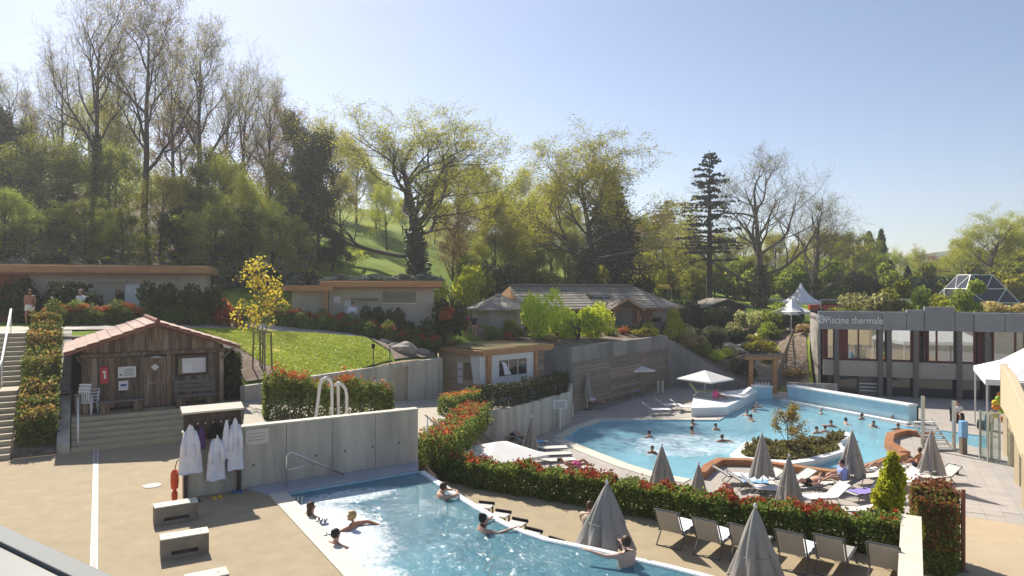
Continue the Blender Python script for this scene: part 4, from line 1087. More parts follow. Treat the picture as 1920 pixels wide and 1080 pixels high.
MB().box((BL / 2, 1.6, 0.9), (BL - 0.5, 0.1, 2.0)).build("ground_floor_recess", "dark_room", bld)
fedges = [1533, 1652, 1697, 1730, 1787, 1822, 1880, 1960, 2040]
for i in range(len(fedges) - 1):
    a, b = tpx(fedges[i]), tpx(fedges[i + 1])
    top = 6.55 + (0.42 if fedges[i] == 1730 else 0.18 if fedges[i] == 1697 else 0)
    MB().box(((a + b) / 2, -0.25 - 0.03 * (i % 2), (5.15 + top) / 2), (b - a - 0.04, 0.5, top - 5.15)).build("fascia_panel", "fascia", bld, bevel=0.02)
bedges = [1540, 1568, 1650, 1666, 1716, 1797, 1849, 1930, 2040]
for i in range(len(bedges) - 1):
    a, b = tpx(bedges[i]), tpx(bedges[i + 1])
    MB().box(((a + b) / 2, -0.05, 2.10), (b - a - 0.25, 0.35, 1.22)).build("parapet_panel", "band", bld, bevel=0.02)
for px in (1568, 1650, 1666, 1716, 1797, 1849, 1930, 2010):
    MB().box((tpx(px), -0.12, 2.6), (0.34, 0.5, 5.2)).build("column", "column", bld, bevel=0.02)
# window frames and panes
mulls = [1545, 1551, 1577, 1584, 1589, 1610, 1645, 1671, 1711, 1722, 1734, 1741, 1757, 1793, 1803, 1828, 1838, 1844, 1855, 1863, 1905, 1960]
z0, z1 = 2.74, 5.12
for i, px in enumerate(mulls):
    MB().box((tpx(px), 0.14, (z0 + z1) / 2), (0.24 if px in (1545, 1577, 1584, 1711, 1722, 1838, 1844, 1855) else 0.11, 0.14, z1 - z0)).build("window_frame", "red_frame", bld)
for i in range(len(mulls) - 1):
    a, b = tpx(mulls[i]), tpx(mulls[i + 1])
    if b - a > 0.5:
        wpane = MB().box(((a + b) / 2, 0.16, (z0 + z1) / 2), (b - a - 0.12, 0.03, z1 - z0)).build("window", "pane", bld)
        MB().box(((a + b) / 2, 0.13, z0 + 0.05), (b - a - 0.1, 0.1, 0.1)).build("sill", "red_frame", wpane)
rr_ = random.Random(5)
for i in range(15):   # blinds and pale furniture standing just inside the panes
    x_ = 0.8 + i * 0.85
    MB().box((x_, 0.9 + rr_.random(), 2.74 + 0.4), (0.5, 0.4, 0.5 + 0.5 * rr_.random())).build("furniture", rr_.choice(["towel_white", "render_tan", "interior"]), bld)
MB().box((tpx(1880), 0.45, 3.7), (tpx(1905) - tpx(1862), 0.05, 1.9)).build("blind", "paper", bld)
MB().box((tpx(1818), 0.45, 3.9), (tpx(1830) - tpx(1806), 0.05, 2.2)).build("blind", "leaf_straw" if False else "sign_cream", bld)
# ground floor: dark openings, grey panels with white stripes
MB().box(((tpx(1610) + tpx(1648)) / 2, 0.2, 0.7), (tpx(1648) - tpx(1610), 0.2, 1.5)).build("ground_panel", "column", bld)
for z_ in (0.35, 0.62, 0.9): MB().box(((tpx(1612) + tpx(1646)) / 2, 0.08, z_), (tpx(1646) - tpx(1612), 0.04, 0.07)).build("white_slat", "pole_white", bld)
for a_, b_ in ((1553, 1564), (1572, 1608), (1674, 1711), (1722, 1790), (1804, 1845)):
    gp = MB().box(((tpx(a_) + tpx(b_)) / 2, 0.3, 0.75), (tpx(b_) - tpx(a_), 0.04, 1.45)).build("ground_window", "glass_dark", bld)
# lettering and emblem
def lettering(txt, size, m, parent, loc, rot, name="lettering", align='LEFT'):
    cu = bpy.data.curves.new("txt", 'FONT'); cu.body = txt; cu.size = size; cu.extrude = 0.015; cu.align_x = align
    to = bpy.data.objects.new("txt", cu); COL.objects.link(to)
    me = bpy.data.meshes.new_from_object(to.evaluated_get(bpy.context.evaluated_depsgraph_get()))
    bpy.data.objects.remove(to); me.name = name
    o = link(name, me, m, parent); o.location = loc; o.rotation_euler = rot
    return o
lt = lettering("Piscine thermale", 0.78, "white_paint", bld, (tpx(1546), -0.56, 5.62), (math.radians(90), 0, 0))
dims = lt.dimensions if lt.dimensions.x > 0 else None
want = tpx(1651) - tpx(1545)
xs = [v.co.x for v in lt.data.vertices]
lt.scale = (want / (max(xs) - min(xs)), 1, 1)
em = MB().tube([(0.27 * math.cos(a), 0, 0.27 * math.sin(a)) for a in [i * math.pi / 8 for i in range(16)]], 0.06, 6, closed=True).build("emblem", "white_paint", bld)
em.location = (tpx(1537.5), -0.55, 5.92)
for k in range(3):
    a = k * 2.09
    MB().box((0.11 * math.cos(a), 0, 0.11 * math.sin(a)), (0.12, 0.04, 0.12)).build("emblem_dot", "white_paint", em)

# tents, pyramid skylight
def pagoda(name, label, loc, w, eave, peak, rz=0.0):
    t = thing(name, label, "tent", loc, rz)
    prof = [(1.0, eave), (0.66, eave + (peak - eave) * 0.16), (0.38, eave + (peak - eave) * 0.40), (0.15, eave + (peak - eave) * 0.72), (0.02, peak)]
    vs, fs = [], []
    N_ = 8
    for r_, z_ in prof:
        for s_ in range(4):
            a0 = (-1, -1) if s_ == 0 else (1, -1) if s_ == 1 else (1, 1) if s_ == 2 else (-1, 1)
            a1 = (1, -1) if s_ == 0 else (1, 1) if s_ == 1 else (-1, 1) if s_ == 2 else (-1, -1)
            for k in range(N_):
                f_ = k / N_
                vs.append(((a0[0] * (1 - f_) + a1[0] * f_) * r_ * w / 2, (a0[1] * (1 - f_) + a1[1] * f_) * r_ * w / 2, z_))
    n_ = 4 * N_
    for i in range(len(prof) - 1):
        for k in range(n_): fs.append((i * n_ + k, i * n_ + (k + 1) % n_, (i + 1) * n_ + (k + 1) % n_, (i + 1) * n_ + k))
    MB().add(vs, fs).build("canopy", "tent", t, True)
    mb = MB()
    for s_ in range(4):
        M_ = Matrix.Rotation(math.radians(90 * s_), 3, 'Z')
        mb.box(M_ @ Vector((0, -w / 2, eave - 0.14)), (w, 0.02, 0.3), M_)
    mb.build("valance", "tent", t)
    for sx in (-1, 1):
        for sy in (-1, 1): MB().tube([(sx * w * 0.49, sy * w * 0.49, 0), (sx * w * 0.49, sy * w * 0.49, eave)], 0.05, 6).build("post", "pole_white", t)
    return t
pagoda("pagoda_tent", "lower white pagoda tent in front, among the garden shrubs", (27.9, 68, h(27.9, 68)), 2.7, 1.9, 3.2, math.radians(20))
pagoda("pagoda_tent", "taller white pagoda tent with a sharp peak behind the lower one", (30.9, 73, h(30.9, 73)), 2.8, 2.1, 4.1, math.radians(20))
pagoda("pagoda_tent", "big white tent cut by the right edge above the pool deck", (30.2, 37.6, Z_LOW), 7.4, 3.55, 7.0, math.radians(-30))
py = thing("glass_pyramid", "dark glass pyramid skylight with pale bars behind the building roof", "skylight", (61.0, 90, h(61, 90)))
bz, tz = 3.6 - h(61, 90), 7.2 - h(61, 90)
c0 = [Vector((-3.7, -3.2, bz)), Vector((3.6, -3.2, bz)), Vector((3.6, 3.2, bz)), Vector((-3.7, 3.2, bz))]
c1 = [Vector((-1.4, -1.3, tz)), Vector((1.4, -1.3, tz)), Vector((1.4, 1.3, tz)), Vector((-1.4, 1.3, tz))]
MB().add(c0 + c1, [(0, 1, 5, 4), (1, 2, 6, 5), (2, 3, 7, 6), (3, 0, 4, 7), (4, 5, 6, 7)]).build("glazing", "glass_dark", py)
MB().box((0, 0, bz / 2), (7.0, 6.2, bz)).build("base", "concrete_dark", py)
for i in range(4):
    j = (i + 1) % 4
    m0, m1 = (c0[i] + c1[i]) / 2, (c0[j] + c1[j]) / 2
    for a, b in ((c0[i], c1[i]), (c1[i], c1[j]), (c0[i], c0[j]), (m0, m1), (c1[i], (m0 + m1) / 2), ((m0 + m1) / 2, c1[j]), (m1, c0[j].lerp(c0[i], 0.4)), (m0, c0[i].lerp(c0[j], 0.4))):
        MB().tube([a, b], 0.07, 5).build("bar", "pole_white", py)

# ------------------------------------------------------------------ right edge: parapet on posts, glass booth
pr = thing("parapet_on_posts", "sloping beige parapet on thin posts at the right edge", "parapet")
pts = [(24.4, 34.2), (23.0, 31.7), (20.9, 28.4), (18.9, 25.2), (17.0, 22.1)]
pts = [(p[0] + 0.25, p[1]) for p in pts]
wall_path(pts, 0.28, [-0.45, -0.7, -1.0, -1.35, -1.7], [1.68, 1.45, 1.15, 0.85, 0.55]).build("parapet", "beige_wall", pr, bevel=0.02)
for px, pyy in ((1879, 855), (1888, 874), (1900, 910), (1913, 955)):
    p = LP(px, pyy)
    MB().box((p.x + 0.3, p.y + 0.05, Z_LOW + 0.95), (0.24, 0.3, 2.3)).build("post", "beige_wall", pr, bevel=0.01)
gb = thing("glass_booth", "narrow steel framed glass booth beside the parapet posts", "booth", LP(1864, 866) + Vector((0, 0.3, 0)))
for sx in (-0.28, 0.28):
    for sy in (-0.28, 0.28): MB().box((sx, sy, 1.2), (0.07, 0.07, 2.4)).build("frame_post", "steel", gb)
for z_ in (0.05, 1.2, 2.37): MB().box((0, -0.28, z_), (0.5, 0.06, 0.06)).build("frame_bar", "steel", gb)
MB().box((0, -0.28, 1.2), (0.49, 0.02, 2.28)).build("pane", "rail_glass", gb)
MB().box((-0.28, 0, 1.2), (0.02, 0.49, 2.28)).build("pane", "rail_glass", gb)
gp = thing("stone_pier", "short stone pier under the big white tent corner", "pier", (26.3, 35.6, Z_LOW))
MB().box((0, 0, 1.7), (0.7, 0.7, 3.4)).build("shaft", "concrete", gp, bevel=0.02)
MB().box((0, 0, 3.45), (0.85, 0.85, 0.12)).build("cap", "cream", gp)
# glass guard posts in front of the lower right shrub
for i, (px, y0_, y1_) in enumerate(((1731, 940, 1010), (1806, 918, 1062))):
    p = Q(px, y1_, 20.2 if i else 21.5)
    t = thing("guard_post", ["slim brown guard post left of the red shrub", "slim brown guard post right of the red shrub"][i], "post", (p.x, p.y, Z_LOW), group="guard posts by the red shrub")
    top = CZ - (y0_ - YH) / F * p.y - Z_LOW
    MB().box((0, 0, top / 2), (0.10, 0.06, top)).build("post", "rust_wood", t)
    MB().box((0, 0, 0.03), (0.2, 0.2, 0.06)).build("foot_plate", "metal_grey", t)

# ------------------------------------------------------------------ sill of the balcony the picture was taken from
s0_, s1_ = P(-40, 965, 4.6), P(260, 1100, 4.6)
sd = (s1_ - s0_).normalized(); sn = Vector((-sd.y, sd.x, 0))
s0_, s1_ = s0_ - sd * 1.5, s1_ + sd * 2.0
bs = thing("balcony_sill", "grey metal balcony sill crossing the lower left corner", "sill")
def strip_(o0, o1, z, th, m, nm):
    a, b, c, d = s0_ - sn * o0, s1_ - sn * o0, s1_ - sn * o1, s0_ - sn * o1
    for q_ in (a, b, c, d): q_.z = z
    MB().slab(d, c, b, a, th).build(nm, m, bs, bevel=0.004)
strip_(0.0, 0.075, 4.6, 0.05, "sill_metal", "lip")
strip_(0.077, 0.22, 4.585, 0.05, "sill_band", "gutter")
strip_(0.222, 1.6, 4.605, 0.06, "sill_metal", "plate")
# ------------------------------------------------------------------ ground cover patches
lawn_poly = [tuple(P(a, b, z)[:2]) for a, b, z in ((470, 690, 2.0), (500, 688, 1.9), (560, 708, 1.42), (640, 699, 1.42), (742, 684, 1.40))]
lawn_poly = [(-13.3, 32.6), (-11.2, 30.9), (-9.75, 30.3), (-9.3, 31.0), (-7.55, 34.2), (-6.4, 36.3), (-6.9, 38.0), (-8.4, 39.4), (-11.2, 39.5), (-14.8, 38.2), (-16.6, 35.0)]
structure(sheet("lawn", lawn_poly, "lawn", 0.06, (((-20, 0, 25, 45), 0.8),), dens=0.5))
structure(sheet("mulch_bed", [(-11.0, 28.2), (-9.6, 30.2), (-11.2, 30.8), (-13.2, 32.3), (-13.5, 31.9)], "soil", 0.09, (((-20, 0, 25, 45), 0.6),), dens=0.4))
structure(sheet("rockery_bed", [(-6.3, 36.5), (-4.5, 39.9), (-4.8, 42.5), (-3, 45.2), (-5.5, 45), (-8.2, 41.5), (-8.2, 39.6), (-6.8, 38.1)], "soil", 0.09, (((-20, 0, 25, 50), 0.6),), dens=0.4))
structure(sheet("upper_path", [(-33, 22.5), (-20.6, 30), (-17.0, 33.6), (-15, 38.4), (-11.2, 39.7), (-8.6, 39.6), (-8.0, 40.8), (-11, 41.0), (-15.6, 40.0), (-18.5, 35.2), (-22.5, 33.0), (-36, 25)], "path_pave", 0.05, (((-40, 0, 20, 50), 1.0),), dens=0.6))
structure(sheet("garden_soil", [(13.2, 58.3), (16.5, 57.6), (19.1, 56.7), (21.4, 55.8), (24.3, 55.7), (25.4, 58.7), (26.9, 62.5), (29, 66), (29, 76), (16, 74), (11, 62)], "soil", 0.08, (((0, 40, 50, 80), 1.0),), dens=0.6))
structure(sheet("chalet_bed", [(-0.8, 47.5), (4.1, 47.1), (12.9, 58.3), (11.5, 61.5), (2, 57), (-3.8, 51)], "soil", 0.08, (((-6, 20, 44, 66), 1.0),), dens=0.6))
structure(sheet("wooded_floor", [(-80, 47), (-31, 46), (-20, 46.5), (-16, 50), (-17, 62), (-26, 75), (-45, 95), (-110, 95)], "soil", 0.10, (((-110, 0, 40, 100), 3.0),), dens=2))

# ------------------------------------------------------------------ tree makers
def tubes_mesh(name, paths, m):
    V_, F_ = [], []
    for pts, rad, sides in paths:
        n = len(pts); base = len(V_)
        for i in range(n):
            d = pts[min(i + 1, n - 1)] - pts[max(i - 1, 0)]
            d = d / (np.linalg.norm(d) + 1e-9)
            a = np.cross(d, (0.31, 0.95, 0.05) if abs(d[1]) < 0.9 else (1, 0, 0)); a /= (np.linalg.norm(a) + 1e-9)
            b = np.cross(d, a)
            for k in range(sides):
                t = 2 * math.pi * k / sides
                V_.append(pts[i] + (a * math.cos(t) + b * math.sin(t)) * rad[i])
        for i in range(n - 1):
            for k in range(sides):
                F_.append((base + i * sides + k, base + i * sides + (k + 1) % sides, base + (i + 1) * sides + (k + 1) % sides, base + (i + 1) * sides + k))
    me = bpy.data.meshes.new(name)
    me.from_pydata([tuple(v) for v in V_], [], F_)
    me.shade_smooth()
    me.materials.append(MATS[m])
    return me
def leaves_mesh(name, centers, size, m, rng, flat=0.0, aspect=1.0, up=None):
    """one small bent quad (two triangles) per centre"""
    c = np.asarray(centers, float); n = len(c)
    nrm = rng.normal(size=(n, 3)); nrm[:, 2] += flat
    nrm /= np.linalg.norm(nrm, axis=1)[:, None] + 1e-9
    r = rng.normal(size=(n, 3))
    if up is not None: r = r * 0.4 + np.asarray(up)
    a = np.cross(nrm, r); a /= np.linalg.norm(a, axis=1)[:, None] + 1e-9
    b = np.cross(nrm, a)
    s = size * rng.uniform(0.55, 1.25, size=(n, 1))
    a = a * s * 0.5; b = b * s * 0.5 * aspect
    bend = nrm * s * 0.12
    v = np.empty((n, 4, 3))
    v[:, 0] = c - b; v[:, 1] = c + a * 0.8 + bend; v[:, 2] = c + b; v[:, 3] = c - a * 0.8 + bend
    me = bpy.data.meshes.new(name)
    me.vertices.add(n * 4); me.vertices.foreach_set("co", v.reshape(-1))
    me.loops.add(n * 4); me.loops.foreach_set("vertex_index", np.arange(n * 4, dtype=np.int32))
    me.polygons.add(n); me.polygons.foreach_set("loop_start", np.arange(0, n * 4, 4, dtype=np.int32))
    me.update(calc_edges=True)
    me.materials.append(MATS[m])
    return me

def broadleaf(seed, H, spread, tr, first=0.28, kids=(9, 5, 5, 4), up=0.35, lean=0.0, twig=1.0, droop=0.0, split=False):
    """returns (paths, twig points). H total height"""
    rng = np.random.default_rng(seed)
    paths, tips = [], []
    def grow(p, d, L_, r, lev):
        n = 6 if lev <= 1 else 4
        pts = [p]; rad = [r]
        cur, dd = p.copy(), d.copy()
        for i in range(n):
            dd = dd + rng.normal(size=3) * (0.045 if lev == 0 else 0.19) + np.array([0, 0, (up if lev < 3 else up * 0.4) * 0.22 - droop * 0.12 * (lev > 1)])
            dd /= np.linalg.norm(dd)
            cur = cur + dd * L_ / n
            pts.append(cur); rad.append(max(r * (1 - 0.78 * (i + 1) / n), 0.008))
        paths.append((np.array(pts), rad, (8, 6, 5, 3, 3)[min(lev, 4)]))
        if lev >= len(kids):
            tips.extend(pts[1:]); return
        if lev >= len(kids) - 1: tips.extend(pts[3:])
        nk = kids[lev]
        for k in range(nk):
            t = (first + (1 - first) * (k + rng.random() * 0.8) / nk) if lev == 0 else (0.25 + 0.75 * (k + rng.random()) / nk)
            t = min(t, 0.99)
            f = t * n; i = min(int(f), n - 1)
            q = pts[i] + (pts[i + 1] - pts[i]) * (f - i)
            base_d = pts[i + 1] - pts[i]; base_d /= np.linalg.norm(base_d)
            az = rng.random() * 6.283 if lev else (k * 2.4 + rng.random() * 0.8)
            s_ = np.cross(base_d, (math.cos(az), math.sin(az), 0.13)); s_ /= np.linalg.norm(s_) + 1e-9
            ang = math.radians(rng.uniform(38, 68) if lev == 0 else rng.uniform(28, 62))
            if lev == 0: ang *= (1.15 - 0.55 * t)
            nd = base_d * math.cos(ang) + s_ * math.sin(ang)
            if lev == 0: l2 = spread * (1.15 - 0.55 * t) * rng.uniform(0.8, 1.15)
            else: l2 = L_ * rng.uniform(0.42, 0.68)
            if lev == len(kids) - 1: l2 = twig * rng.uniform(0.6, 1.3)
            grow(q, nd, l2, max(rad[i] * (rng.uniform(0.50, 0.68) if lev < 2 else rng.uniform(0.42, 0.62)), 0.011), lev + 1)
    grow(np.array([0, 0, -0.3]), np.array([lean, 0, 1.0]), H * 0.86, tr, 0)
    return paths, np.array(tips)

PROTO = {}
def make_tree(key, label, paths, tips, bark, leaf, nleaf, lsize, lspread, seed, extra=None, name="broadleaf_tree", cat="tree"):
    rng = np.random.default_rng(seed + 100)
    t = thing(name, label, cat, (0, -500, 0))
    link("trunk", tubes_mesh(key + "_trunk", paths, bark), None, t)
    if nleaf:
        idx = rng.integers(0, len(tips), nleaf)
        c = tips[idx] + rng.normal(size=(nleaf, 3)) * lspread
        link("crown", leaves_mesh(key + "_crown", c, lsize, leaf, rng), None, t)
    if extra:
        for nm, ctr, sz, lm in extra:
            link(nm, leaves_mesh(key + "_" + nm, ctr, sz, lm, rng), None, t)
    index_kids(t)
    allz = np.concatenate([p[0][:, 2] for p in paths]).max()
    PROTO[key] = (t, float(allz))
    return t
def ivy(paths, n, zmax, seed, amp=0.25):
    rng = np.random.default_rng(seed)
    tr = paths[0]; pts, rad = tr[0], np.array(tr[1])
    k = rng.random(n) ** 1.0 * (len(pts) - 1)
    i = np.minimum(k.astype(int), len(pts) - 2); f = (k - i)[:, None]
    c = pts[i] * (1 - f) + pts[i + 1] * f
    a = rng.random(n) * 6.283
    r = rad[i] * 1.0 + rng.random(n) * amp
    c = c + np.stack([np.cos(a) * r, np.sin(a) * r, np.zeros(n)], 1)
    return c[c[:, 2] < zmax]

USED = set()
def put(key, px, top, Y, label, group, base_z=None, wide=1.0, rz=None, X=None):
    """stand a copy of the prototype so that its top reaches photo row `top`"""
    proto, H = PROTO[key]
    x = (px - CX) / F * Y if X is None else X
    z0 = h(x, Y) if base_z is None else base_z
    zt = CZ - (top - YH) / F * Y
    s = (zt - z0) / H
    rz = random.Random(px * 31 + top).random() * 6.28 if rz is None else rz
    sc = (s * wide, s * wide, s)
    if key not in USED:
        USED.add(key)
        proto.location = (x, Y, z0); proto.rotation_euler = (0, 0, rz); proto.scale = sc
        proto["label"] = label; proto["group"] = group
        return proto
    return copy_tree(proto, (x, Y, z0), rz, label, sc, group)

# --- prototypes
pa, ti = broadleaf(11, 24, 8.5, 0.48, 0.38, (11, 6, 6, 5), 0.9, twig=1.2)
make_tree("bare1", "", pa, ti, "bark", "leaf_bud", 9000, 0.12, 0.16, 1, [("ivy", ivy(pa, 2600, 11, 1), 0.30, "leaf_ivy")])
pa, ti = broadleaf(12, 22, 7.5, 0.36, 0.36, (10, 6, 6, 5), 1.1, twig=1.1)
make_tree("bare2", "", pa, ti, "bark", "leaf_bud", 8500, 0.12, 0.16, 2)
pa, ti = broadleaf(31, 20, 10.5, 0.62, 0.22, (13, 6, 6, 5), 0.5, twig=1.1)
make_tree("oak", "", pa, ti, "bark", "leaf_spring", 34000, 0.15, 0.26, 3, [("ivy", ivy(pa, 2800, 7.5, 3, 0.4), 0.32, "leaf_ivy")])
pa, ti = broadleaf(14, 20, 8.5, 0.5, 0.30, (12, 6, 6, 5), 0.5, twig=1.1)
make_tree("oak2", "", pa, ti, "bark", "leaf_spring", 36000, 0.16, 0.28, 4, [("ivy", ivy(pa, 2500, 8.5, 4, 0.5), 0.32, "leaf_ivy")])
pa, ti = broadleaf(15, 20, 8.5, 0.48, 0.16, (12, 6, 6, 5), 0.8, twig=1.2)
make_tree("bare3", "", pa, ti, "bark_grey", "leaf_bud", 6500, 0.12, 0.16, 5, [("ivy", ivy(pa, 2200, 6, 5, 0.4), 0.32, "leaf_ivy")])
for k, (sd, lf, nl, ls, sp) in enumerate(((21, "leaf_spring", 24000, 0.21, 0.32), (22, "leaf_mid", 26000, 0.22, 0.34), (23, "leaf_spring", 17000, 0.18, 0.28), (24, "leaf_rust", 15000, 0.17, 0.28))):
    pa, ti = broadleaf(sd, 14, 6.0, 0.28, 0.16, (10, 5, 5, 3), 0.45, twig=1.1)
    make_tree("leafy%d" % k, "", pa, ti, "bark", lf, nl, ls, sp, sd)
pa, ti = broadleaf(25, 10, 3.6, 0.2, 0.12, (9, 5, 4, 3), 0.3, twig=0.8)
make_tree("under", "", pa, ti, "bark", "leaf_mid", 15000, 0.18, 0.28, 25)
pa, ti = broadleaf(26, 13, 3.4, 0.26, 0.08, (14, 5, 4, 3), 0.7, twig=0.8)
make_tree("darkleafy", "", pa, ti, "bark", "leaf_dark", 26000, 0.20, 0.30, 26, name="evergreen_tree")
def cone_cloud_fir(seed, H, R, n):
    rng = np.random.default_rng(seed)
    t = rng.random(n) ** 1.3
    a = rng.random(n) * 6.283
    saw = 0.62 + 0.38 * (1 - (t * 17 + 0.35 * np.sin(a * 3) + 0.2 * np.sin(a * 7)) % 1.0)
    r = R * np.minimum(1, (t + 0.05) * 6) * (1 - t) ** 0.8 * saw * (0.8 + 0.25 * np.sin(a * 6 + t * 40)) * (1 - 0.5 * rng.random(n) ** 2)
    c = np.stack([np.cos(a) * r, np.sin(a) * r, t * H - 0.12 * r], 1) + rng.normal(size=(n, 3)) * 0.08
    return [(np.array([[0, 0, -0.3], [0.03, 0, H * 0.5], [0, 0, H * 0.98]]), [H * 0.02, H * 0.012, 0.02], 6)], c
def conifer(seed, H, R, droop, tiers, open_=0.6, first=0.1, dens=1.0):
    rng = np.random.default_rng(seed)
    paths = [(np.array([[0, 0, -0.3], [0.05, 0, H * 0.5], [0, 0, H]]), [H * 0.022, H * 0.014, 0.03], 7)]
    cs = []
    for i in range(tiers):
        t = first + (1 - first) * i / tiers
        z = H * t
        L_ = R * (1 - t) ** open_ * rng.uniform(0.75, 1.1) + 0.25
        nb = 3
        z = z + rng.normal() * 0.22
        L_ *= rng.uniform(0.6, 1.15)
        for k in range(nb):
            a = rng.random() * 6.283
            n = 5
            pts = []
            for j in range(n + 1):
                s = j / n
                pts.append([math.cos(a) * L_ * s, math.sin(a) * L_ * s, z + L_ * (0.18 * s - droop * s * s)])
            pts = np.array(pts)
            paths.append((pts, [0.05 * (1 - j / (n + 1)) + 0.012 for j in range(n + 1)], 3))
            m_ = int((26 * L_ + 12) * dens)
            s = rng.random(m_) ** 0.7
            idx = np.minimum((s * n).astype(int), n - 1); f = (s * n - idx)[:, None]
            c = pts[idx] * (1 - f) + pts[idx + 1] * f
            side = np.array([-math.sin(a), math.cos(a), 0])
            c = c + side * (rng.normal(size=m_) * 0.16 * L_ * (1 - s * 0.6))[:, None] + rng.normal(size=(m_, 3)) * 0.07
            cs.append(c)
    return paths, np.concatenate(cs)
pa, cs = conifer(41, 20, 5.4, 0.14, 44, 0.55, 0.30, 0.5)
t = make_tree("cedar", "", pa, cs, "bark", "leaf_conifer", 0, 0, 0, 41, [("needles", cs, 0.34, "leaf_conifer")], "conifer_tree", "conifer")
pa, cs = cone_cloud_fir(42, 14, 3.0, 15000)
t = make_tree("fir", "", pa, cs, "bark", "leaf_conifer", 0, 0, 0, 42, [("needles", cs, 0.36, "leaf_conifer")], "conifer_tree", "conifer")
def cone_cloud(seed, H, R, n, power=0.75):
    rng = np.random.default_rng(seed)
    t = rng.random(n) ** 1.25
    a = rng.random(n) * 6.283
    lump = 1 + 0.22 * np.sin(a * 3 + t * 14) + 0.18 * np.sin(a * 5 - t * 31 + 1) + 0.16 * np.sin(a * 2 + t * 52) + 0.12 * rng.normal(size=n)
    prof = np.minimum(1.0, (t + 0.04) * 5) * (1 - t) ** power
    r = R * prof * lump * (1 - 0.45 * rng.random(n) ** 2)
    c = np.stack([np.cos(a) * r, np.sin(a) * r, t * H * (1 + 0.02 * np.sin(a * 4))], 1) + rng.normal(size=(n, 3)) * 0.10
    return [(np.array([[0, 0, -0.3], [0.03, 0, H * 0.5], [0, 0, H * 0.97]]), [H * 0.02, H * 0.012, 0.02], 6)], c
pa, cs = cone_cloud(43, 12, 1.9, 16000)
t = make_tree("cypress", "", pa, cs, "bark", "leaf_dark", 0, 0, 0, 43, [("needles", cs, 0.26, "leaf_dark")], "conifer_tree", "conifer")

# --- placing, from the photograph: column, top row, distance
G1 = "tall trees of the left wood"
for i, (k, px, top, Y, w, lab) in enumerate((
        ("bare1", 178, -90, 62, 0.80, "very tall bare tree at the left of the wood, its top cut off"),
        ("bare2", 268, -60, 58, 0.95, "tall dark trunked bare tree in the middle of the left wood, straight above the hut"),
        ("bare2", 372, 5, 66, 1.0, "tall bare tree with a twiggy round crown right of the two tallest trunks"),
        ("bare1", 452, 70, 70, 0.75, "slim bare tree where the left wood begins to slope down to the right"),
        ("bare2", 505, 120, 64, 0.8, "bare tree with a narrow crown left of the dark conifers"),
        ("bare2", 112, 70, 74, 0.8, "thin bare tree behind the leftmost tall trunk"),
        ("bare1", 20, 95, 78, 0.9, "leftmost tall tree with pale leaves at the picture's edge"),
        ("bare2", 330, 40, 80, 0.8, "bare tree far back between the two middle trunks of the left wood"),
        ("bare2", 215, 60, 84, 0.7, "bare tree far back between the two tallest trunks"),
        ("bare2", 60, 150, 66, 0.8, "bare tree low at the far left above the pavilion roof"),
        ("bare1", 420, 130, 84, 0.8, "bare tree far back behind the slim one at the right of the wood"))):
    put(k, px, top, Y, lab, G1, wide=w)
G2 = "leafy undergrowth trees of the left wood"
for i, (px, top, Y, k) in enumerate(((25, 200, 66, "leafy2"), (75, 255, 60, "under"), (130, 265, 63, "under"), (165, 140, 84, "leafy2"), (205, 265, 62, "under"), (240, 190, 76, "leafy2"),
        (300, 295, 54, "leafy2"), (345, 165, 80, "leafy3"), (395, 275, 62, "under"), (430, 280, 60, "leafy2"), (470, 305, 54, "leafy2"), (525, 280, 62, "leafy2"), (500, 170, 82, "leafy3"), (10, 350, 50, "under"), (560, 345, 64, "under"), (350, 325, 59, "under"))):
    put(k, px, top, Y, "leafy spring tree in the left wood, %s of these from the left" % ORD[sorted([25, 75, 130, 165, 205, 240, 300, 345, 395, 430, 470, 525, 500, 10, 560, 350]).index(px)], G2, wide=0.95 if k != "under" else 1.15)
for i, (px, top, Y) in enumerate(((45, 380, 52), (160, 370, 53), (230, 385, 52), (405, 380, 52), (510, 385, 53))):
    put("under", px, top, Y, "low leafy tree above the left pavilion roof, %s from the left" % ORD[i], "low trees above the left pavilion", wide=1.5)
G3 = "dark evergreens"
for (k, px, top, Y, w, lab) in (("darkleafy", 598, 238, 60, 0.80, "tall dark evergreen where the left wood ends beside the meadow"),
        ("darkleafy", 112, 360, 54, 1.1, "dark evergreen among the left wood above the left pavilion"), ("darkleafy", 335, 385, 53, 1.4, "dark low evergreen in the middle of the left wood above the hut"),
        ("darkleafy", 455, 385, 54, 1.2, "dark evergreen right of the middle of the left wood"), ("darkleafy", 4, 200, 62, 0.9, "narrow dark evergreen at the extreme left edge"), ("darkleafy", 552, 205, 68, 0.65, "dark ragged evergreen behind the one beside the meadow"),
        ("cypress", 1145, 338, 86, 1.9, "broad dark cone shaped evergreen right of the ivy covered tree"), ("fir", 1175, 420, 84, 1.2, "dark spreading evergreen beside the broad cone shaped one"),
        ("cedar", 1330, 281, 82, 1.0, "tall cedar with level drooping branches right of the centre"), ("cypress", 1652, 436, 118, 1.1, "narrow dark cypress on the skyline above the lettering"),
        ("cypress", 1630, 440, 122, 1.3, "dark evergreen close left of the narrow skyline cypress"), ("cypress", 1668, 492, 105, 2.2, "rounded dark evergreen below the skyline cypress"),
        ("cypress", 1702, 502, 104, 1.6, "small rounded dark evergreen right of the larger rounded one"), ("cedar", 1252, 373, 140, 1.5, "distant flat topped pine poking over the far wood"),
        ("darkleafy", 622, 425, 56, 1.5, "low dark evergreen at the foot of the tall one beside the meadow")):
    put(k, px, top, Y, lab, G3, wide=w)
G4 = "big parkland trees"
put("oak", 785, 165, 62, "big spreading tree with bare top boughs and an ivy covered trunk", G4, wide=1.75, rz=0.6)
put("oak2", 1095, 213, 76, "big light green tree with an ivy covered trunk behind the chalet", G4, wide=1.6, rz=2.0)
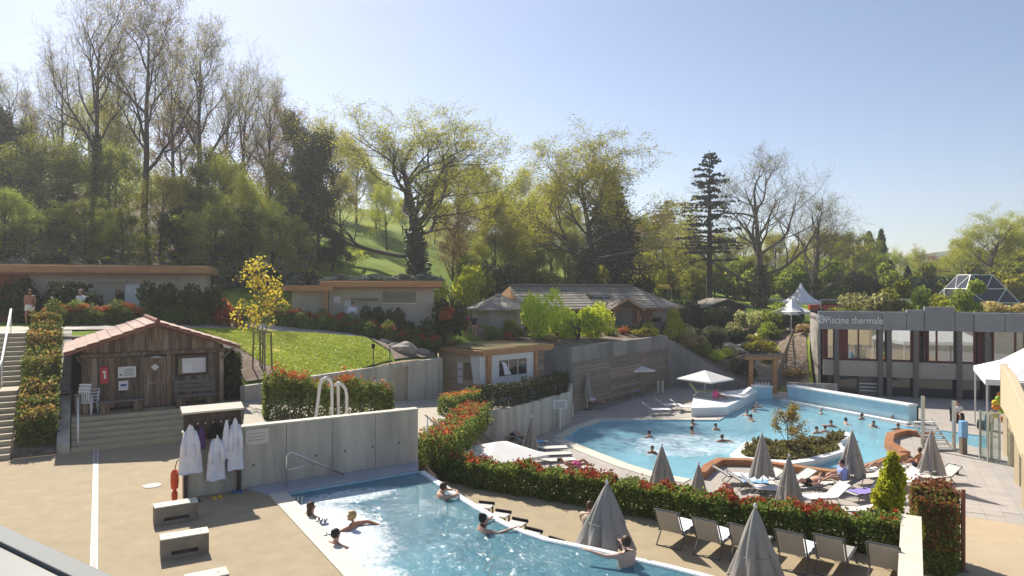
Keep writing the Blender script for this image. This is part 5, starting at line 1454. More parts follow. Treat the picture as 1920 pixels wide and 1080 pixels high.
put("bare3", 1425, 275, 86, "large bare many stemmed tree right of the cedar", G4, wide=1.4, rz=1.0)
put("bare3", 1525, 350, 84, "leaning bare tree right of the many stemmed one", G4, wide=1.2, rz=3.2)
put("oak2", 1860, 380, 105, "spreading tree in fresh leaf at the right edge", G4, wide=1.7, rz=4.0)
put("oak2", 1935, 375, 112, "tree in fresh leaf cut by the right edge", G4, wide=1.5, rz=1.0)
G5 = "trees of the background wood"
bgt = [(625, 205, 105, "leafy2"), (668, 240, 95, "leafy2"), (705, 300, 90, "leafy2"), (640, 320, 80, "leafy0"), (725, 330, 78, "leafy2"), (860, 270, 84, "leafy2"), (850, 380, 66, "leafy3"), (905, 300, 92, "leafy0"), (930, 360, 74, "leafy0"), (965, 300, 110, "leafy2"),
       (990, 360, 84, "leafy0"), (1010, 400, 82, "leafy0"), (1035, 330, 95, "leafy0"), (960, 430, 78, "leafy1"), (905, 440, 72, "leafy2"), (1060, 420, 84, "leafy1"), (1100, 440, 86, "leafy1"), (1160, 460, 86, "leafy1"), (1000, 470, 80, "leafy1"), (870, 470, 68, "leafy1"),
       (1205, 400, 110, "leafy0"), (1235, 385, 120, "leafy3"), (1275, 390, 118, "leafy2"), (1215, 470, 90, "leafy0"), (1270, 460, 95, "leafy1"), (1300, 410, 112, "leafy2"), (1350, 430, 105, "leafy0"), (1390, 420, 110, "leafy2"), (1400, 480, 95, "leafy1"), (1450, 430, 115, "leafy0"),
       (1340, 480, 90, "leafy1"), (1500, 440, 105, "leafy2"), (1545, 425, 100, "leafy0"), (1585, 430, 108, "leafy1"), (1610, 450, 115, "leafy0"), (1560, 480, 95, "leafy1"), (1500, 490, 98, "leafy1"), (1690, 460, 130, "leafy2"), (1720, 455, 135, "leafy2"), (1750, 470, 130, "leafy3"),
       (1775, 480, 128, "leafy1"), (1805, 440, 118, "leafy0"), (1840, 460, 112, "leafy1"), (1890, 450, 108, "leafy0"), (1735, 500, 115, "leafy1"), (1640, 470, 112, "leafy1"), (1915, 470, 104, "leafy1"), (755, 370, 96, "leafy0"), (815, 340, 96, "leafy0"), (1065, 370, 100, "leafy2"), (1180, 400, 104, "leafy3"),
       (1435, 500, 92, "leafy1"), (1300, 500, 88, "leafy1"), (1600, 500, 100, "leafy1"), (1680, 510, 112, "leafy1"), (1790, 510, 108, "leafy1"), (1860, 500, 100, "leafy1")]
sx_ = sorted(b[0] for b in bgt)
tens = {2: "twenty", 3: "thirty", 4: "forty", 5: "fifty"}
def nth(i):
    n_ = i + 1
    if n_ <= 20: return ORD[i]
    return tens[n_ // 10][:-1] + "ieth" if n_ % 10 == 0 else tens[n_ // 10] + "-" + ORD[n_ % 10 - 1]
KN = {"leafy0": "yellow green", "leafy1": "mid green", "leafy2": "thinly leaved", "leafy3": "rust tinted"}
seen = {}
for (px, top, Y, k) in bgt:
    i = sx_.index(px) + seen.get(px, 0); seen[px] = seen.get(px, 0) + 1
    put(k, px, top, Y, "%s tree of the background wood, %s from the left" % (KN[k], nth(i)), G5, wide=1.05)

# --- bushes
def bush_mesh(name, seed, n, size, m, lumps=7, squash=0.8, hollow=0.55):
    rng = np.random.default_rng(seed)
    cs = []
    L_ = [(rng.normal(size=3) * np.array([0.42, 0.42, 0.22]) + np.array([0, 0, 0.45]), rng.uniform(0.3, 0.55)) for _ in range(lumps)]
    for c, r in L_:
        k = n // lumps
        d = rng.normal(size=(k, 3)); d /= np.linalg.norm(d, axis=1)[:, None]
        cs.append(c + d * (r * rng.uniform(hollow, 1.08, size=(k, 1))) * np.array([1, 1, squash]))
    c = np.concatenate(cs); c = c[c[:, 2] > 0.0]
    return leaves_mesh(name, c, size, m, rng)
def stems_mesh(name, seed, n=7, hh=0.6):
    rng = np.random.default_rng(seed)
    return tubes_mesh(name, [(np.array([[0, 0, -0.1], [rng.normal() * 0.15, rng.normal() * 0.15, hh * 0.5], [rng.normal() * 0.35, rng.normal() * 0.35, hh]]), [0.035, 0.025, 0.01], 4) for _ in range(n)], "bark")
BUSH = {}
for key, m, n, sz in (("dark", "leaf_dark", 2600, 0.13), ("lime", "leaf_lime", 3000, 0.11), ("mid", "leaf_mid", 2600, 0.12), ("spring", "leaf_spring", 2600, 0.12), ("red", "leaf_red", 2600, 0.10), ("pink", "leaf_pink", 2400, 0.14), ("silver", "leaf_silver", 2600, 0.12), ("straw", "leaf_straw", 1800, 0.16), ("hazel", "leaf_hazel", 2600, 0.12), ("hedge", "leaf_hedge", 2800, 0.11)):
    BUSH[key] = [bush_mesh("bush_%s_%d" % (key, v), 60 + v * 7 + len(BUSH), n, sz, m) for v in range(2)]
STEM = stems_mesh("bush_stems", 7)
def bush(key, px, py_base, Y, w, hh, label, group=None, v=0, name="shrub", z=None, X=None):
    x = (px - CX) / F * Y if X is None else X
    z = h(x, Y) if z is None else z
    t = thing(name, label, "shrub", (x, Y, z), random.Random(px * 7 + int(Y)).random() * 6.28, group)
    o = link("foliage", BUSH[key][v % 2], None, t); o.scale = (w, w, hh)
    o = link("stems", STEM, None, t); o.scale = (w * 0.8, w * 0.8, hh)
    return t
rb = random.Random(9)
# bank of silvery ground cover behind the pavilions
for i in range(13):
    px = 8 + i * 29
    bush("silver" if i % 3 else "dark", px, 0, 46.5 + rb.random() * 1.5, 1.5, 1.3, "evergreen shrub on the bank behind the left pavilion, %s from the left" % ORD[i], "bank shrubs behind the left pavilion", i)
for i in range(9):
    px = 385 + i * 30
    bush("silver" if i % 2 else "dark", px, 0, 46.5 + 0.4 * i, 1.4, 1.15, "evergreen shrub on the bank between the two pavilions, %s from the left" % ORD[i], "bank shrubs between the pavilions", i)
for i in range(8):
    px = 625 + i * 26
    t = bush("silver", px, 0, 47.0, 1.0, 0.55, "low grey plant on the stony pavilion roof, %s from the left" % ORD[i], "plants on the stony roof", i, z=5.92)
# dark clipped shrubs standing against the pavilions
for i, (px, Y, w, hh) in enumerate(((30, 36.8, 1.3, 2.0), (75, 36.6, 1.2, 2.0), (125, 36.5, 1.3, 1.9), (165, 36.5, 1.0, 1.7), (285, 36.8, 1.1, 1.9), (330, 37, 1.2, 1.9), (370, 37.4, 1.2, 1.9), (410, 38, 1.2, 1.8))):
    bush("dark" if i < 7 else "red", px, 0, Y, w, hh, "dark shrub against the left pavilion, %s from the left" % ORD[i], "dark shrubs at the left pavilion", i)
for i, (px, Y, w, hh) in enumerate(((692, 42.4, 0.8, 1.5), (720, 42.3, 0.9, 1.6), (748, 42.3, 0.9, 1.8), (778, 42.6, 1.0, 1.8))):
    bush("dark", px, 0, Y, w, hh, "dark shrub below the window of the stony roofed pavilion, %s from the left" % ORD[i], "dark shrubs at the stony roofed pavilion", i)
bush("dark", 832, 0, 44.5, 1.3, 2.6, "tall dark shrub at the right end of the stony roofed pavilion")
bush("red", 832, 0, 44.0, 0.9, 1.0, "orange red topped shrub right of the stony roofed pavilion", z=h(-4.4, 44) + 1.9)
# upper photinia row between the path and the pavilions
row = [(95, 33.2), (122, 33.6), (150, 34), (180, 34.4), (210, 34.9), (240, 35.3), (270, 35.8), (300, 36.2), (330, 36.7), (360, 37.2), (395, 37.8), (425, 38.4), (455, 39), (520, 40.4), (550, 40.9), (580, 41.2), (610, 41.4), (640, 41.5), (668, 41.6), (696, 41.2), (724, 40.6), (755, 41.4), (785, 42), (815, 42.4), (845, 43)]
for i, (px, Y) in enumerate(row):
    t = bush("hedge", px, 0, Y, 0.75, 0.95, "green and red photinia shrub in the upper row before the pavilions, %s from the left" % nth(i), "upper photinia row", i, "photinia_shrub")
    o = link("red_tips", BUSH["red"][i % 2], None, t); o.scale = (0.6, 0.6, 0.42); o.location = (0, 0, 0.55 + 0.1 * (i % 3))

# hedges
def hedge(name, label, pts, width, hgt, n, size=0.10, red=0.30, z=None, wob=0.10, green="leaf_hedge", redm="leaf_red", seed=1, parent=None, span=0.38):
    """foliage scattered in the skin of a box that follows the plan line pts (with z)"""
    rng = np.random.default_rng(seed)
    p = np.array([tuple(q) for q in pts], float)
    seg = np.linalg.norm(np.diff(p[:, :2], axis=0), axis=1); cum = np.append(0, np.cumsum(seg))
    def line(s):
        i = np.clip(np.searchsorted(cum, s) - 1, 0, len(seg) - 1)
        f = ((s - cum[i]) / seg[i])[:, None]
        c = p[i] * (1 - f) + p[i + 1] * f
        d = (p[i + 1] - p[i]); d[:, 2] = 0; d /= np.linalg.norm(d, axis=1)[:, None]
        return c, np.stack([-d[:, 1], d[:, 0], np.zeros(len(d))], 1)
    def cloud(k, top_only):
        s = rng.random(k) * cum[-1]
        c, nn = line(s)
        lump = 0.5 * np.sin(s * 5.1 + seed) + 0.35 * np.sin(s * 11.3 + 2 * seed) + 0.3 * np.sin(s * 2.3)
        pl = np.floor(s / 0.85); hh = hgt * (1 + wob * lump) * (0.90 + 0.16 * np.abs(np.sin(np.pi * s / 0.85)) ** 0.6 + 0.16 * (np.modf(np.sin(pl * 12.9898 + seed) * 43758.5)[0] % 1.0 - 0.5))
        if top_only:
            w = rng.uniform(-0.5, 0.5, k); zz = hh * (1 + 0.18 * rng.random(k) - span * rng.random(k) ** 1.6)
            keep = rng.random(k) < np.clip(0.15 + 0.65 * np.sin(s * 3.1 + seed) + 0.55 * np.sin(s * 7.7 + w * 5) + 0.3 * np.sin(s * 1.3), 0.03, 1)
        else:
            side = rng.random(k)
            w = np.where(side < 0.42, -0.5 - 0.06 * rng.normal(size=k), np.where(side < 0.6, 0.5, rng.uniform(-0.5, 0.5, k)))
            zz = np.where(side < 0.6, hh * rng.uniform(0.02, 1.0, k), hh * (1 - 0.5 * rng.random(k) ** 1.5))
            keep = np.ones(k, bool)
            ends = rng.random(k) < min(0.35, width / (cum[-1] + 2 * width))
            s2 = np.where(rng.random(k) < 0.5, 0.0, cum[-1]); c2, n2_ = line(s2)
            c = np.where(ends[:, None], c2, c); nn = np.where(ends[:, None], n2_, nn)
            w = np.where(ends, rng.uniform(-0.5, 0.5, k), w); zz = np.where(ends, hh * rng.uniform(0.02, 1, k), zz)
        c = c + nn * (w * width * (1 + 0.18 * lump) * (0.82 + 0.22 * np.abs(np.sin(np.pi * s / 0.85))))[:, None] + rng.normal(size=(k, 3)) * 0.03
        c[:, 2] += zz
        return c[keep]
    t = parent or thing(name, label, "hedge", tuple(pts[0]))
    inv = np.array(pts[0], float)
    link("foliage", leaves_mesh(name, cloud(n, False) - inv, size, green, rng), None, t)
    if red: link("red_shoots", leaves_mesh(name + "_red", cloud(int(n * red), True) - inv, size * 1.05, redm, rng), None, t)
    kz = cloud(int(n * 0.35), False)
    if red: link("new_leaves", leaves_mesh(name + "_new", kz[kz[:, 2] - np.interp(0, [0], [0]) > -9] - inv + np.array([0, 0, 0.03]), size, "leaf_olive", rng), None, t)
    # woody stems inside
    ps = []
    for k in range(int(cum[-1] / 0.35)):
        c, nn = line(np.array([k * 0.35 + 0.1])); c = c[0] - inv
        ps.append((np.array([c, c + np.array([rng.normal() * .08, rng.normal() * .08, hgt * 0.5]), c + np.array([rng.normal() * .15, rng.normal() * .15, hgt * 0.9])]), [0.03, 0.022, 0.01], 4))
    link("stems", tubes_mesh(name + "_stems", ps, "bark"), None, t)
    return t
hl = [p + off * 0.42 for p in hedge_base]
hedge("photinia_hedge", "long green and red photinia hedge between the two pools", hl, 0.72, 0.78, 44000, 0.085, 0.30, seed=2)
hedge("photinia_hedge", "red topped photinia hedge behind the long concrete wall and steel rails", [(-9.05, 25.0, 0.62), (-7.0, 25.9, 0.45), (-5.0, 27.3, 0.0)], 1.2, 1.5, 15000, 0.09, 0.30, seed=5, wob=0.12)
hedge("photinia_hedge", "photinia hedge stepping down beside the slim handrail", [(-2.6, 22.2, -0.3), (-2.2, 26, -0.6), (-1.9, 30, -0.85), (-1.7, 33.5, -1.2)], 1.1, 0.95, 11000, 0.10, 0.45, seed=6)
hedge("photinia_hedge", "photinia hedge running up to the kiosk corner", [(-3.2, 33.2, -0.75), (-2.2, 36.8, -0.95), (-1.9, 38.6, -0.95)], 0.9, 0.85, 6000, 0.10, 0.5, seed=16)
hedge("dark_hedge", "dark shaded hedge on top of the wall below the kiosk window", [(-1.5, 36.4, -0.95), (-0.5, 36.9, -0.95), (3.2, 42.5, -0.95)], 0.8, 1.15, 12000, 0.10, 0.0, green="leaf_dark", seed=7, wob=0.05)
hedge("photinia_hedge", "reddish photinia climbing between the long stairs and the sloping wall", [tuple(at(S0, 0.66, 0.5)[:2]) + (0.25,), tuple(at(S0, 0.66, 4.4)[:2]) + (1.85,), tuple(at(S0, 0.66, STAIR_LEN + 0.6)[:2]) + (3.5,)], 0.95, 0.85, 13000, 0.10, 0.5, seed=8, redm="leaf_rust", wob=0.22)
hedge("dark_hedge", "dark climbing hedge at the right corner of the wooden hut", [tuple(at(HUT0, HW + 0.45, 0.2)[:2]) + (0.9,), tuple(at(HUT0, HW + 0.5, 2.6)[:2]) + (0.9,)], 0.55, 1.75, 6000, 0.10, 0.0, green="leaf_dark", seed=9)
# block of red photinia between the guard posts, at the lower right
pr_ = [LP(1752, 1045), LP(1790, 1010)]
bk_ = hedge("photinia_hedge", "tall copper red photinia block behind the parapet wall at lower right", [Vector((12.35, 19.9, Z_LOW)), Vector((13.15, 21.5, Z_LOW))], 0.95, 2.05, 17000, 0.10, 0.4, seed=10, redm="leaf_copper", wob=0.14, span=0.5)
bef = set(bpy.data.objects)
hedge("photinia_hedge", "", [Vector((12.35, 19.9, Z_LOW)), Vector((13.15, 21.5, Z_LOW))], 0.98, 1.45, 9000, 0.10, 0.0, seed=10, green="leaf_copper", wob=0.14, parent=bk_)
for o_ in set(bpy.data.objects) - bef:
    o_.location = (0, 0, 0.72); o_.name = "copper_foliage" if o_.name.startswith("foliage") else "upper_stems"

# conical golden shrub at the end of the hedge
rng = np.random.default_rng(77)
cl = []
for q_ in range(34):
    t_ = rng.random() ** 0.9; a_ = rng.random() * 6.283; r_ = 0.52 * (1 - t_) ** 0.8 * rng.uniform(0.5, 1.15)
    cr_ = rng.uniform(0.10, 0.22) * (1.15 - 0.6 * t_); m_ = int(2600 * cr_ ** 1.2)
    d_ = rng.normal(size=(m_, 3)); d_ /= np.linalg.norm(d_, axis=1)[:, None]
    cl.append(np.array([math.cos(a_) * r_, math.sin(a_) * r_, 0.2 + t_ * 1.85]) + d_ * cr_ * rng.uniform(0.5, 1.25, size=(m_, 1)) * np.array([1, 1, 1.35]))
cc = np.concatenate(cl); k = len(cc)
gx_ = P(1690, 1025, Z_STRIP)
cs_ = thing("conical_shrub", "cone shaped golden green shrub at the right end of the hedge", "shrub", (gx_.x + 0.1, gx_.y + 0.6, Z_STRIP))
link("foliage", leaves_mesh("cone", cc, 0.11, "leaf_lime", rng), None, cs_)
kk = rng.random(len(cc)) < 0.5
link("inner_foliage", leaves_mesh("cone_in", cc[kk] * np.array([0.75, 0.75, 0.92]), 0.10, "leaf_lime", rng), None, cs_)
link("stems", tubes_mesh("cone_stem", [(np.array([[0, 0, -0.05], [0.02, 0, 1.0], [0, 0, 2.0]]), [0.04, 0.025, 0.008], 5)], "bark"), None, cs_)

# young yellow tree on stakes
pa, ti = broadleaf(51, 5.4, 1.7, 0.05, 0.28, (11, 4, 3), 0.9, twig=0.45)
yt = make_tree("young", "", pa, ti, "bark_grey", "leaf_yellow", 1000, 0.16, 0.12, 51, name="young_tree")
YT = Q(492, 697, 30.0)
put("young", 492, 478, 30.0, "young yellow leaved tree held by four stakes on the mulch bed", "young trees", base_z=h(YT.x, 30.0), wide=0.95, rz=1.0)
stk = thing("tree_stakes", "four thin wooden stakes around the young yellow tree", "stakes", (YT.x, 30.0, h(YT.x, 30.0)))
for a in range(4):
    MB().tube([(0.42 * math.cos(a * 1.57 + .6), 0.42 * math.sin(a * 1.57 + .6), -0.2), (0.36 * math.cos(a * 1.57 + .6), 0.36 * math.sin(a * 1.57 + .6), 1.75)], 0.035, 6).build("stake", "wood_old", stk)
MB().tube([(0.37 * math.cos(a), 0.37 * math.sin(a), 1.68) for a in np.arange(0, 6.2, 0.4)], 0.02, 5, closed=True).build("tie", "wood_old", stk)
# lime shrubs before the chalet, other garden planting
for i, (k_, px, Y, w, hh, lab) in enumerate((("lime", 1015, 50.5, 1.55, 3.2, "tall lime green shrub before the chalet, left of two"), ("lime", 1085, 51.5, 1.95, 2.6, "wide lime green shrub before the chalet, right of two"), ("lime", 1120, 53, 1.3, 2.4, "lime green shrub reaching in front of the chalet's gable"),
        ("red", 1168, 57, 0.8, 0.7, "small crimson shrub on the terrace before the chalet"), ("spring", 1200, 57.5, 1.2, 0.7, "low yellow green mound on the terrace before the chalet"),
        ("mid", 965, 50, 1.1, 1.0, "green shrub left of the tall lime shrub"), ("red", 945, 49, 0.9, 0.8, "reddish low shrub below the hexagonal house"), ("hedge", 920, 49, 1.0, 0.9, "green low shrub below the hexagonal house"),
        ("spring", 1258, 60, 1.2, 2.6, "upright yellow green shrub at the end of the timber wall"), ("hazel", 1280, 61, 1.4, 1.4, "olive shrub hanging over the garden wall"), ("straw", 1300, 60.5, 1.2, 1.2, "straw coloured shrub on the garden slope"),
        ("dark", 1330, 63, 1.3, 1.4, "dark shrub in the rock garden"), ("lime", 1345, 60.0, 1.3, 1.0, "bright green mound near the gate"), ("mid", 1320, 59.6, 1.2, 0.9, "green mound hanging over the garden wall by the open parasol"),
        ("dark", 1350, 69, 1.6, 2.4, "round dark shrub in front of the small shed"), ("hazel", 1375, 67, 1.2, 1.4, "olive shrub right of the round dark one"), ("dark", 1290, 70, 1.8, 2.6, "dark shrub at the right end of the chalet"), ("dark", 1315, 72, 1.5, 2.4, "dark shrub left of the small shed"),
        ("spring", 1420, 64, 1.7, 0.9, "low yellow green planting above the curved garden wall"), ("mid", 1445, 66, 1.5, 1.3, "green shrub behind the curved garden wall"), ("hazel", 1415, 70, 1.6, 2.2, "leafy shrub below the white tents at left"), ("mid", 1460, 68, 1.5, 2.2, "leafy shrub below the white tents at right"),
        ("dark", 1490, 67, 1.2, 1.8, "dark shrub close to the corner of the lettered building"), ("straw", 1490, 57.5, 1.3, 0.7, "tuft of straw coloured grass at the foot of the ramp railing"), ("straw", 1510, 63.5, 1.2, 0.9, "straw coloured grass along the ramp railing"),
        ("dark", 1392, 58.2, 1.0, 1.5, "dark shrub beside the left post of the gate"), ("pink", 1265, 96, 2.6, 3.4, "pink blossoming shrub in the park behind the chalet"), ("lime", 1228, 92, 1.6, 3.2, "bright yellow green shrub beside the pink blossom"),
        ("hazel", 1605, 67, 2.6, 3.1, "pale flowering shrub behind the lettered building"), ("spring", 1585, 66, 1.6, 1.8, "yellow green shrub behind the roof above the lettering"), ("mid", 1690, 65, 2.4, 3.0, "green shrub behind the roof left of the raised parapet"), ("mid", 1740, 68, 1.8, 2.2, "green shrub directly behind the raised parapet"),
        ("mid", 1810, 62, 2.2, 2.7, "round green shrub in front of the glass pyramid"), ("spring", 1775, 66, 1.6, 2.2, "yellow green shrub left of the glass pyramid"), ("straw", 1895, 64, 2.0, 1.4, "straw coloured shrub behind the roof at the right edge"),
        ("mid", 890, 62, 2.2, 3.4, "large green shrub left of the hexagonal house"), ("spring", 850, 58, 2.0, 3.6, "yellow green shrub between pavilion and hexagonal house"), ("dark", 930, 68, 2.6, 4.0, "dark shrub behind the hexagonal house"), ("mid", 1010, 76, 2.6, 4.2, "green shrub behind the chalet's left end"), ("dark", 1190, 84, 2.6, 3.6, "dark shrub behind the chalet's right end"),
        ("spring", 1080, 80, 2.6, 4.0, "yellow green shrub behind the middle of the chalet roof"))):
    bush(k_, px, 0, Y, w, hh, lab, None, i, z=(1.5 if False else None))
far_b = [(1195, 92, "mid"), (1240, 97, "dark"), (1290, 94, "mid"), (1320, 92, "spring"), (1365, 97, "dark"), (1400, 95, "mid"), (1440, 99, "dark"), (1475, 95, "mid"), (1505, 98, "dark"), (1540, 95, "mid"), (1580, 99, "mid"), (1615, 97, "dark"), (1650, 98, "mid"), (1700, 98, "dark"), (1745, 99, "mid"), (1790, 101, "dark"), (1835, 100, "mid"), (1880, 99, "spring"), (1915, 98, "mid")]
for i, (px, Y, k_) in enumerate(far_b):
    bush(k_, px, 0, Y, 3.6, 4.2, "large shrub at the edge of the far right wood, %s from the left" % nth(i), "far wood edge shrubs", i)
for i, (px, Y, k_, w, hh) in enumerate(((960, 52, "hedge", 1.0, 0.8), (1045, 53.5, "hedge", 1.1, 0.9), (1100, 55, "mid", 1.2, 0.8), (1140, 56.5, "hedge", 1.0, 0.8), (1030, 50.0, "straw", 0.8, 0.5), (1215, 59.5, "hedge", 1.2, 0.9), (1180, 58.5, "dark", 1.0, 0.7))):
    bush(k_, px, 0, Y, w, hh, "low plant in the bed along the timber wall top, %s from the left" % ORD[[960, 1030, 1045, 1100, 1140, 1180, 1215].index(px)], "bed above the timber wall", i)
for i, (px, Y, k_, w, hh) in enumerate(((1300, 62.5, "mid", 1.2, 1.1), (1365, 61.5, "hazel", 1.0, 0.9), (1380, 65.5, "dark", 1.3, 1.2), (1400, 66, "spring", 1.4, 0.8), (1435, 61, "mid", 0.9, 0.7), (1340, 66.5, "hazel", 1.4, 1.1), (1275, 64, "dark", 1.4, 1.5))):
    bush(k_, px, 0, Y, w, hh, "shrub among the stones of the sloping garden, %s from the left" % ORD[[1275, 1300, 1340, 1365, 1380, 1400, 1435].index(px)], "sloping garden shrubs", i)
for i, (px, py, r_) in enumerate(((752, 640, 0.6), (738, 652, 0.35), (765, 655, 0.4), (722, 645, 0.3), (790, 655, 0.35), (770, 648, 0.3))):
    Y = 38.8 + 0.4 * i; x = (px - CX) / F * Y
    rg = np.random.default_rng(i)
    bm = bmesh.new(); bmesh.ops.create_icosphere(bm, subdivisions=2, radius=1)
    for v in bm.verts: v.co *= 1 + 0.18 * math.sin(v.co.x * 3 + i) + 0.14 * math.sin(v.co.y * 4 + 2 * i) + 0.08 * rg.normal()
    me = bpy.data.meshes.new("boulder"); bm.to_mesh(me); bm.free()
    o = link("boulder", me, "rock"); o.location = (x, Y, h(x, Y) + r_ * 0.25); o.scale = (r_ * 1.3, r_, r_ * 0.7)
    tag(o, ["largest pale boulder in the rockery beside the lawn", "small boulder at the left foot of the largest rockery boulder", "middle sized boulder right of the largest one", "small boulder at the lawn's right corner", "boulder at the right end of the rockery", "small boulder behind the largest one"][i], "boulder", "rockery boulders")
for i, (px, Y, r_) in enumerate(((1310, 65, 0.5), (1365, 64, 0.7), (1385, 63.2, 0.6), (1405, 62, 0.5), (1300, 67, 0.6), (1335, 66, 0.45))):
    x = (px - CX) / F * Y
    o = link("boulder", bpy.data.meshes["boulder"], None); o.location = (x, Y, h(x, Y) + 0.2); o.scale = (r_ * 1.6, r_, r_ * 0.5); o.rotation_euler = (0, 0, i)
    tag(o, "pale stone in the garden above the gate, %s from the left" % ORD[[1300, 1310, 1335, 1365, 1385, 1405].index(px)], "boulder", "garden stones")
# island planting: photinia tree and grasses
pa, ti = broadleaf(61, 3.3, 1.9, 0.07, 0.05, (9, 4, 3), 1.1, twig=0.4)
make_tree("island_tree", "", pa, ti, "bark", "leaf_rust", 1700, 0.15, 0.13, 61, [("green_leaves", ti[np.random.default_rng(4).integers(0, len(ti), 800)] + np.random.default_rng(5).normal(size=(800, 3)) * 0.13, 0.14, "leaf_mid")], "ornamental_tree")
pI = P(1475, 848, Z_LOW + 0.22)
put("island_tree", 1475, 752, pI.y, "small many stemmed rust leaved tree on the pool island", "island planting", base_z=Z_LOW + 0.22, wide=1.0, rz=2.2)
rg = np.random.default_rng(12)
inn = [(p.x, p.y) for p in inner]
cc = []
while len(cc) < 5200:
    x, y = rg.uniform(min(p[0] for p in inn), max(p[0] for p in inn)), rg.uniform(min(p[1] for p in inn), max(p[1] for p in inn))
    if inside((x, y), inn): cc.append((x, y, Z_LOW + 0.22 + rg.random() * (0.18 + 0.22 * (math.sin(x * 2.1) * math.sin(y * 2.7) > 0.1))))
leafmat("leaf_heath", (0.10, 0.09, 0.035), (0.24, 0.20, 0.07), 0.4)
o = link("island_grass", leaves_mesh("island_grass", cc, 0.14, "leaf_heath", rg, aspect=1.6), None); structure(o, "stuff")
# grass blades over the lawn
cc = []
while len(cc) < 26000:
    x, y = rg.uniform(-17, -6, 1)[0], rg.uniform(30, 40, 1)[0]
    if inside((x, y), lawn_poly): cc.append((x, y, 0))
cc = np.array(cc)
D_ = np.sqrt((cc[:, None, 0] - _cx[None, :, 0]) ** 2 + (cc[:, None, 1] - _cx[None, :, 1]) ** 2)
cc[:, 2] = D_ @ _W[:-1] + _W[-1] + 0.08
leafmat("leaf_grass", (0.33, 0.45, 0.04), (0.62, 0.58, 0.11), 0.3)
o = link("lawn_grass", leaves_mesh("lawn_grass", cc, 0.075, "leaf_grass", rg, flat=1.2, aspect=1.8), None); structure(o, "stuff")
# leaf litter and low plants on the wood's floor
cc = np.stack([rg.uniform(-75, -14, 9000), rg.uniform(47, 70, 9000), np.zeros(9000)], 1)
D_ = np.sqrt((cc[:, None, 0] - _cx[None, :, 0]) ** 2 + (cc[:, None, 1] - _cx[None, :, 1]) ** 2)
cc[:, 2] = D_ @ _W[:-1] + _W[-1] + 0.1 + rg.random(9000) * 0.7
o = link("woodland_undergrowth", leaves_mesh("undergrowth", cc, 0.35, "leaf_mid", rg), None); structure(o, "stuff")

# ------------------------------------------------------------------ hazy spring air
hz = MB().box((0, 165, 33), (760, 640, 78)).build("haze", None)
hm = bpy.data.materials.new("haze"); hm.use_nodes = True
for n_ in list(hm.node_tree.nodes):
    if n_.type != 'OUTPUT_MATERIAL': hm.node_tree.nodes.remove(n_)
pv = hm.node_tree.nodes.new("ShaderNodeVolumePrincipled")
pv.inputs["Color"].default_value = (0.95, 0.96, 1.0, 1); pv.inputs["Density"].default_value = 0.0007; pv.inputs["Anisotropy"].default_value = 0.45
hm.node_tree.links.new(pv.outputs[0], [n_ for n_ in hm.node_tree.nodes if n_.type == 'OUTPUT_MATERIAL'][0].inputs["Volume"])
hz.data.materials.append(hm); structure(hz, "stuff")
scene.cycles.volume_bounces = 0
# ------------------------------------------------------------------ furniture
def obj_mat(o, m):
    """give this object its own material while it shares its mesh"""
    if len(o.data.materials) == 0: o.data.materials.append(None)
    o.material_slots[0].link = 'OBJECT'; o.material_slots[0].material = MATS[m]
# --- concrete benches on the near deck
def block_bench(px0, py0, px1, py1, label):
    a, b = P(px0, py0, 0), P(px1, py1, 0)
    d = (b - a); L_ = d.length; rz = math.atan2(d.y, d.x)
    t = thing("concrete_bench", label, "bench", a, rz, "concrete benches on the deck")
    D_, H_ = 0.38, 0.40
    MB().box((L_ / 2, D_ / 2, H_ - 0.125), (L_, D_, 0.25)).build("seat_block", "bench_stone", t, bevel=0.012)
    for x_ in (0.1, L_ - 0.1): MB().box((x_, D_ / 2, 0.078), (0.2, D_ - 0.01, 0.156)).build("foot", "bench_stone", t)
    MB().box((L_ / 2, D_ / 2, 0.035), (L_ - 0.41, D_ - 0.02, 0.07)).build("foot_bar", "bench_stone", t)
    MB().box((L_ / 2, D_ / 2, H_ + 0.012), (L_ + 0.01, D_ + 0.01, 0.024)).build("top_slab", "cream", t, bevel=0.006)
    for x_ in (0.16, L_ - 0.16): MB().lathe([(0.03, 0), (0.03, 0.006), (0.01, 0.008)], 10, (x_, D_ / 2, H_ + 0.024)).build("plug", "metal_grey", t)
block_bench(290, 987, 372, 973, "concrete block bench nearest the robe rack")
block_bench(301, 1052, 392, 1036, "concrete block bench in the middle of the row of three")
block_bench(350, 1138, 430, 1120, "concrete block bench cut by the lower edge of the picture")

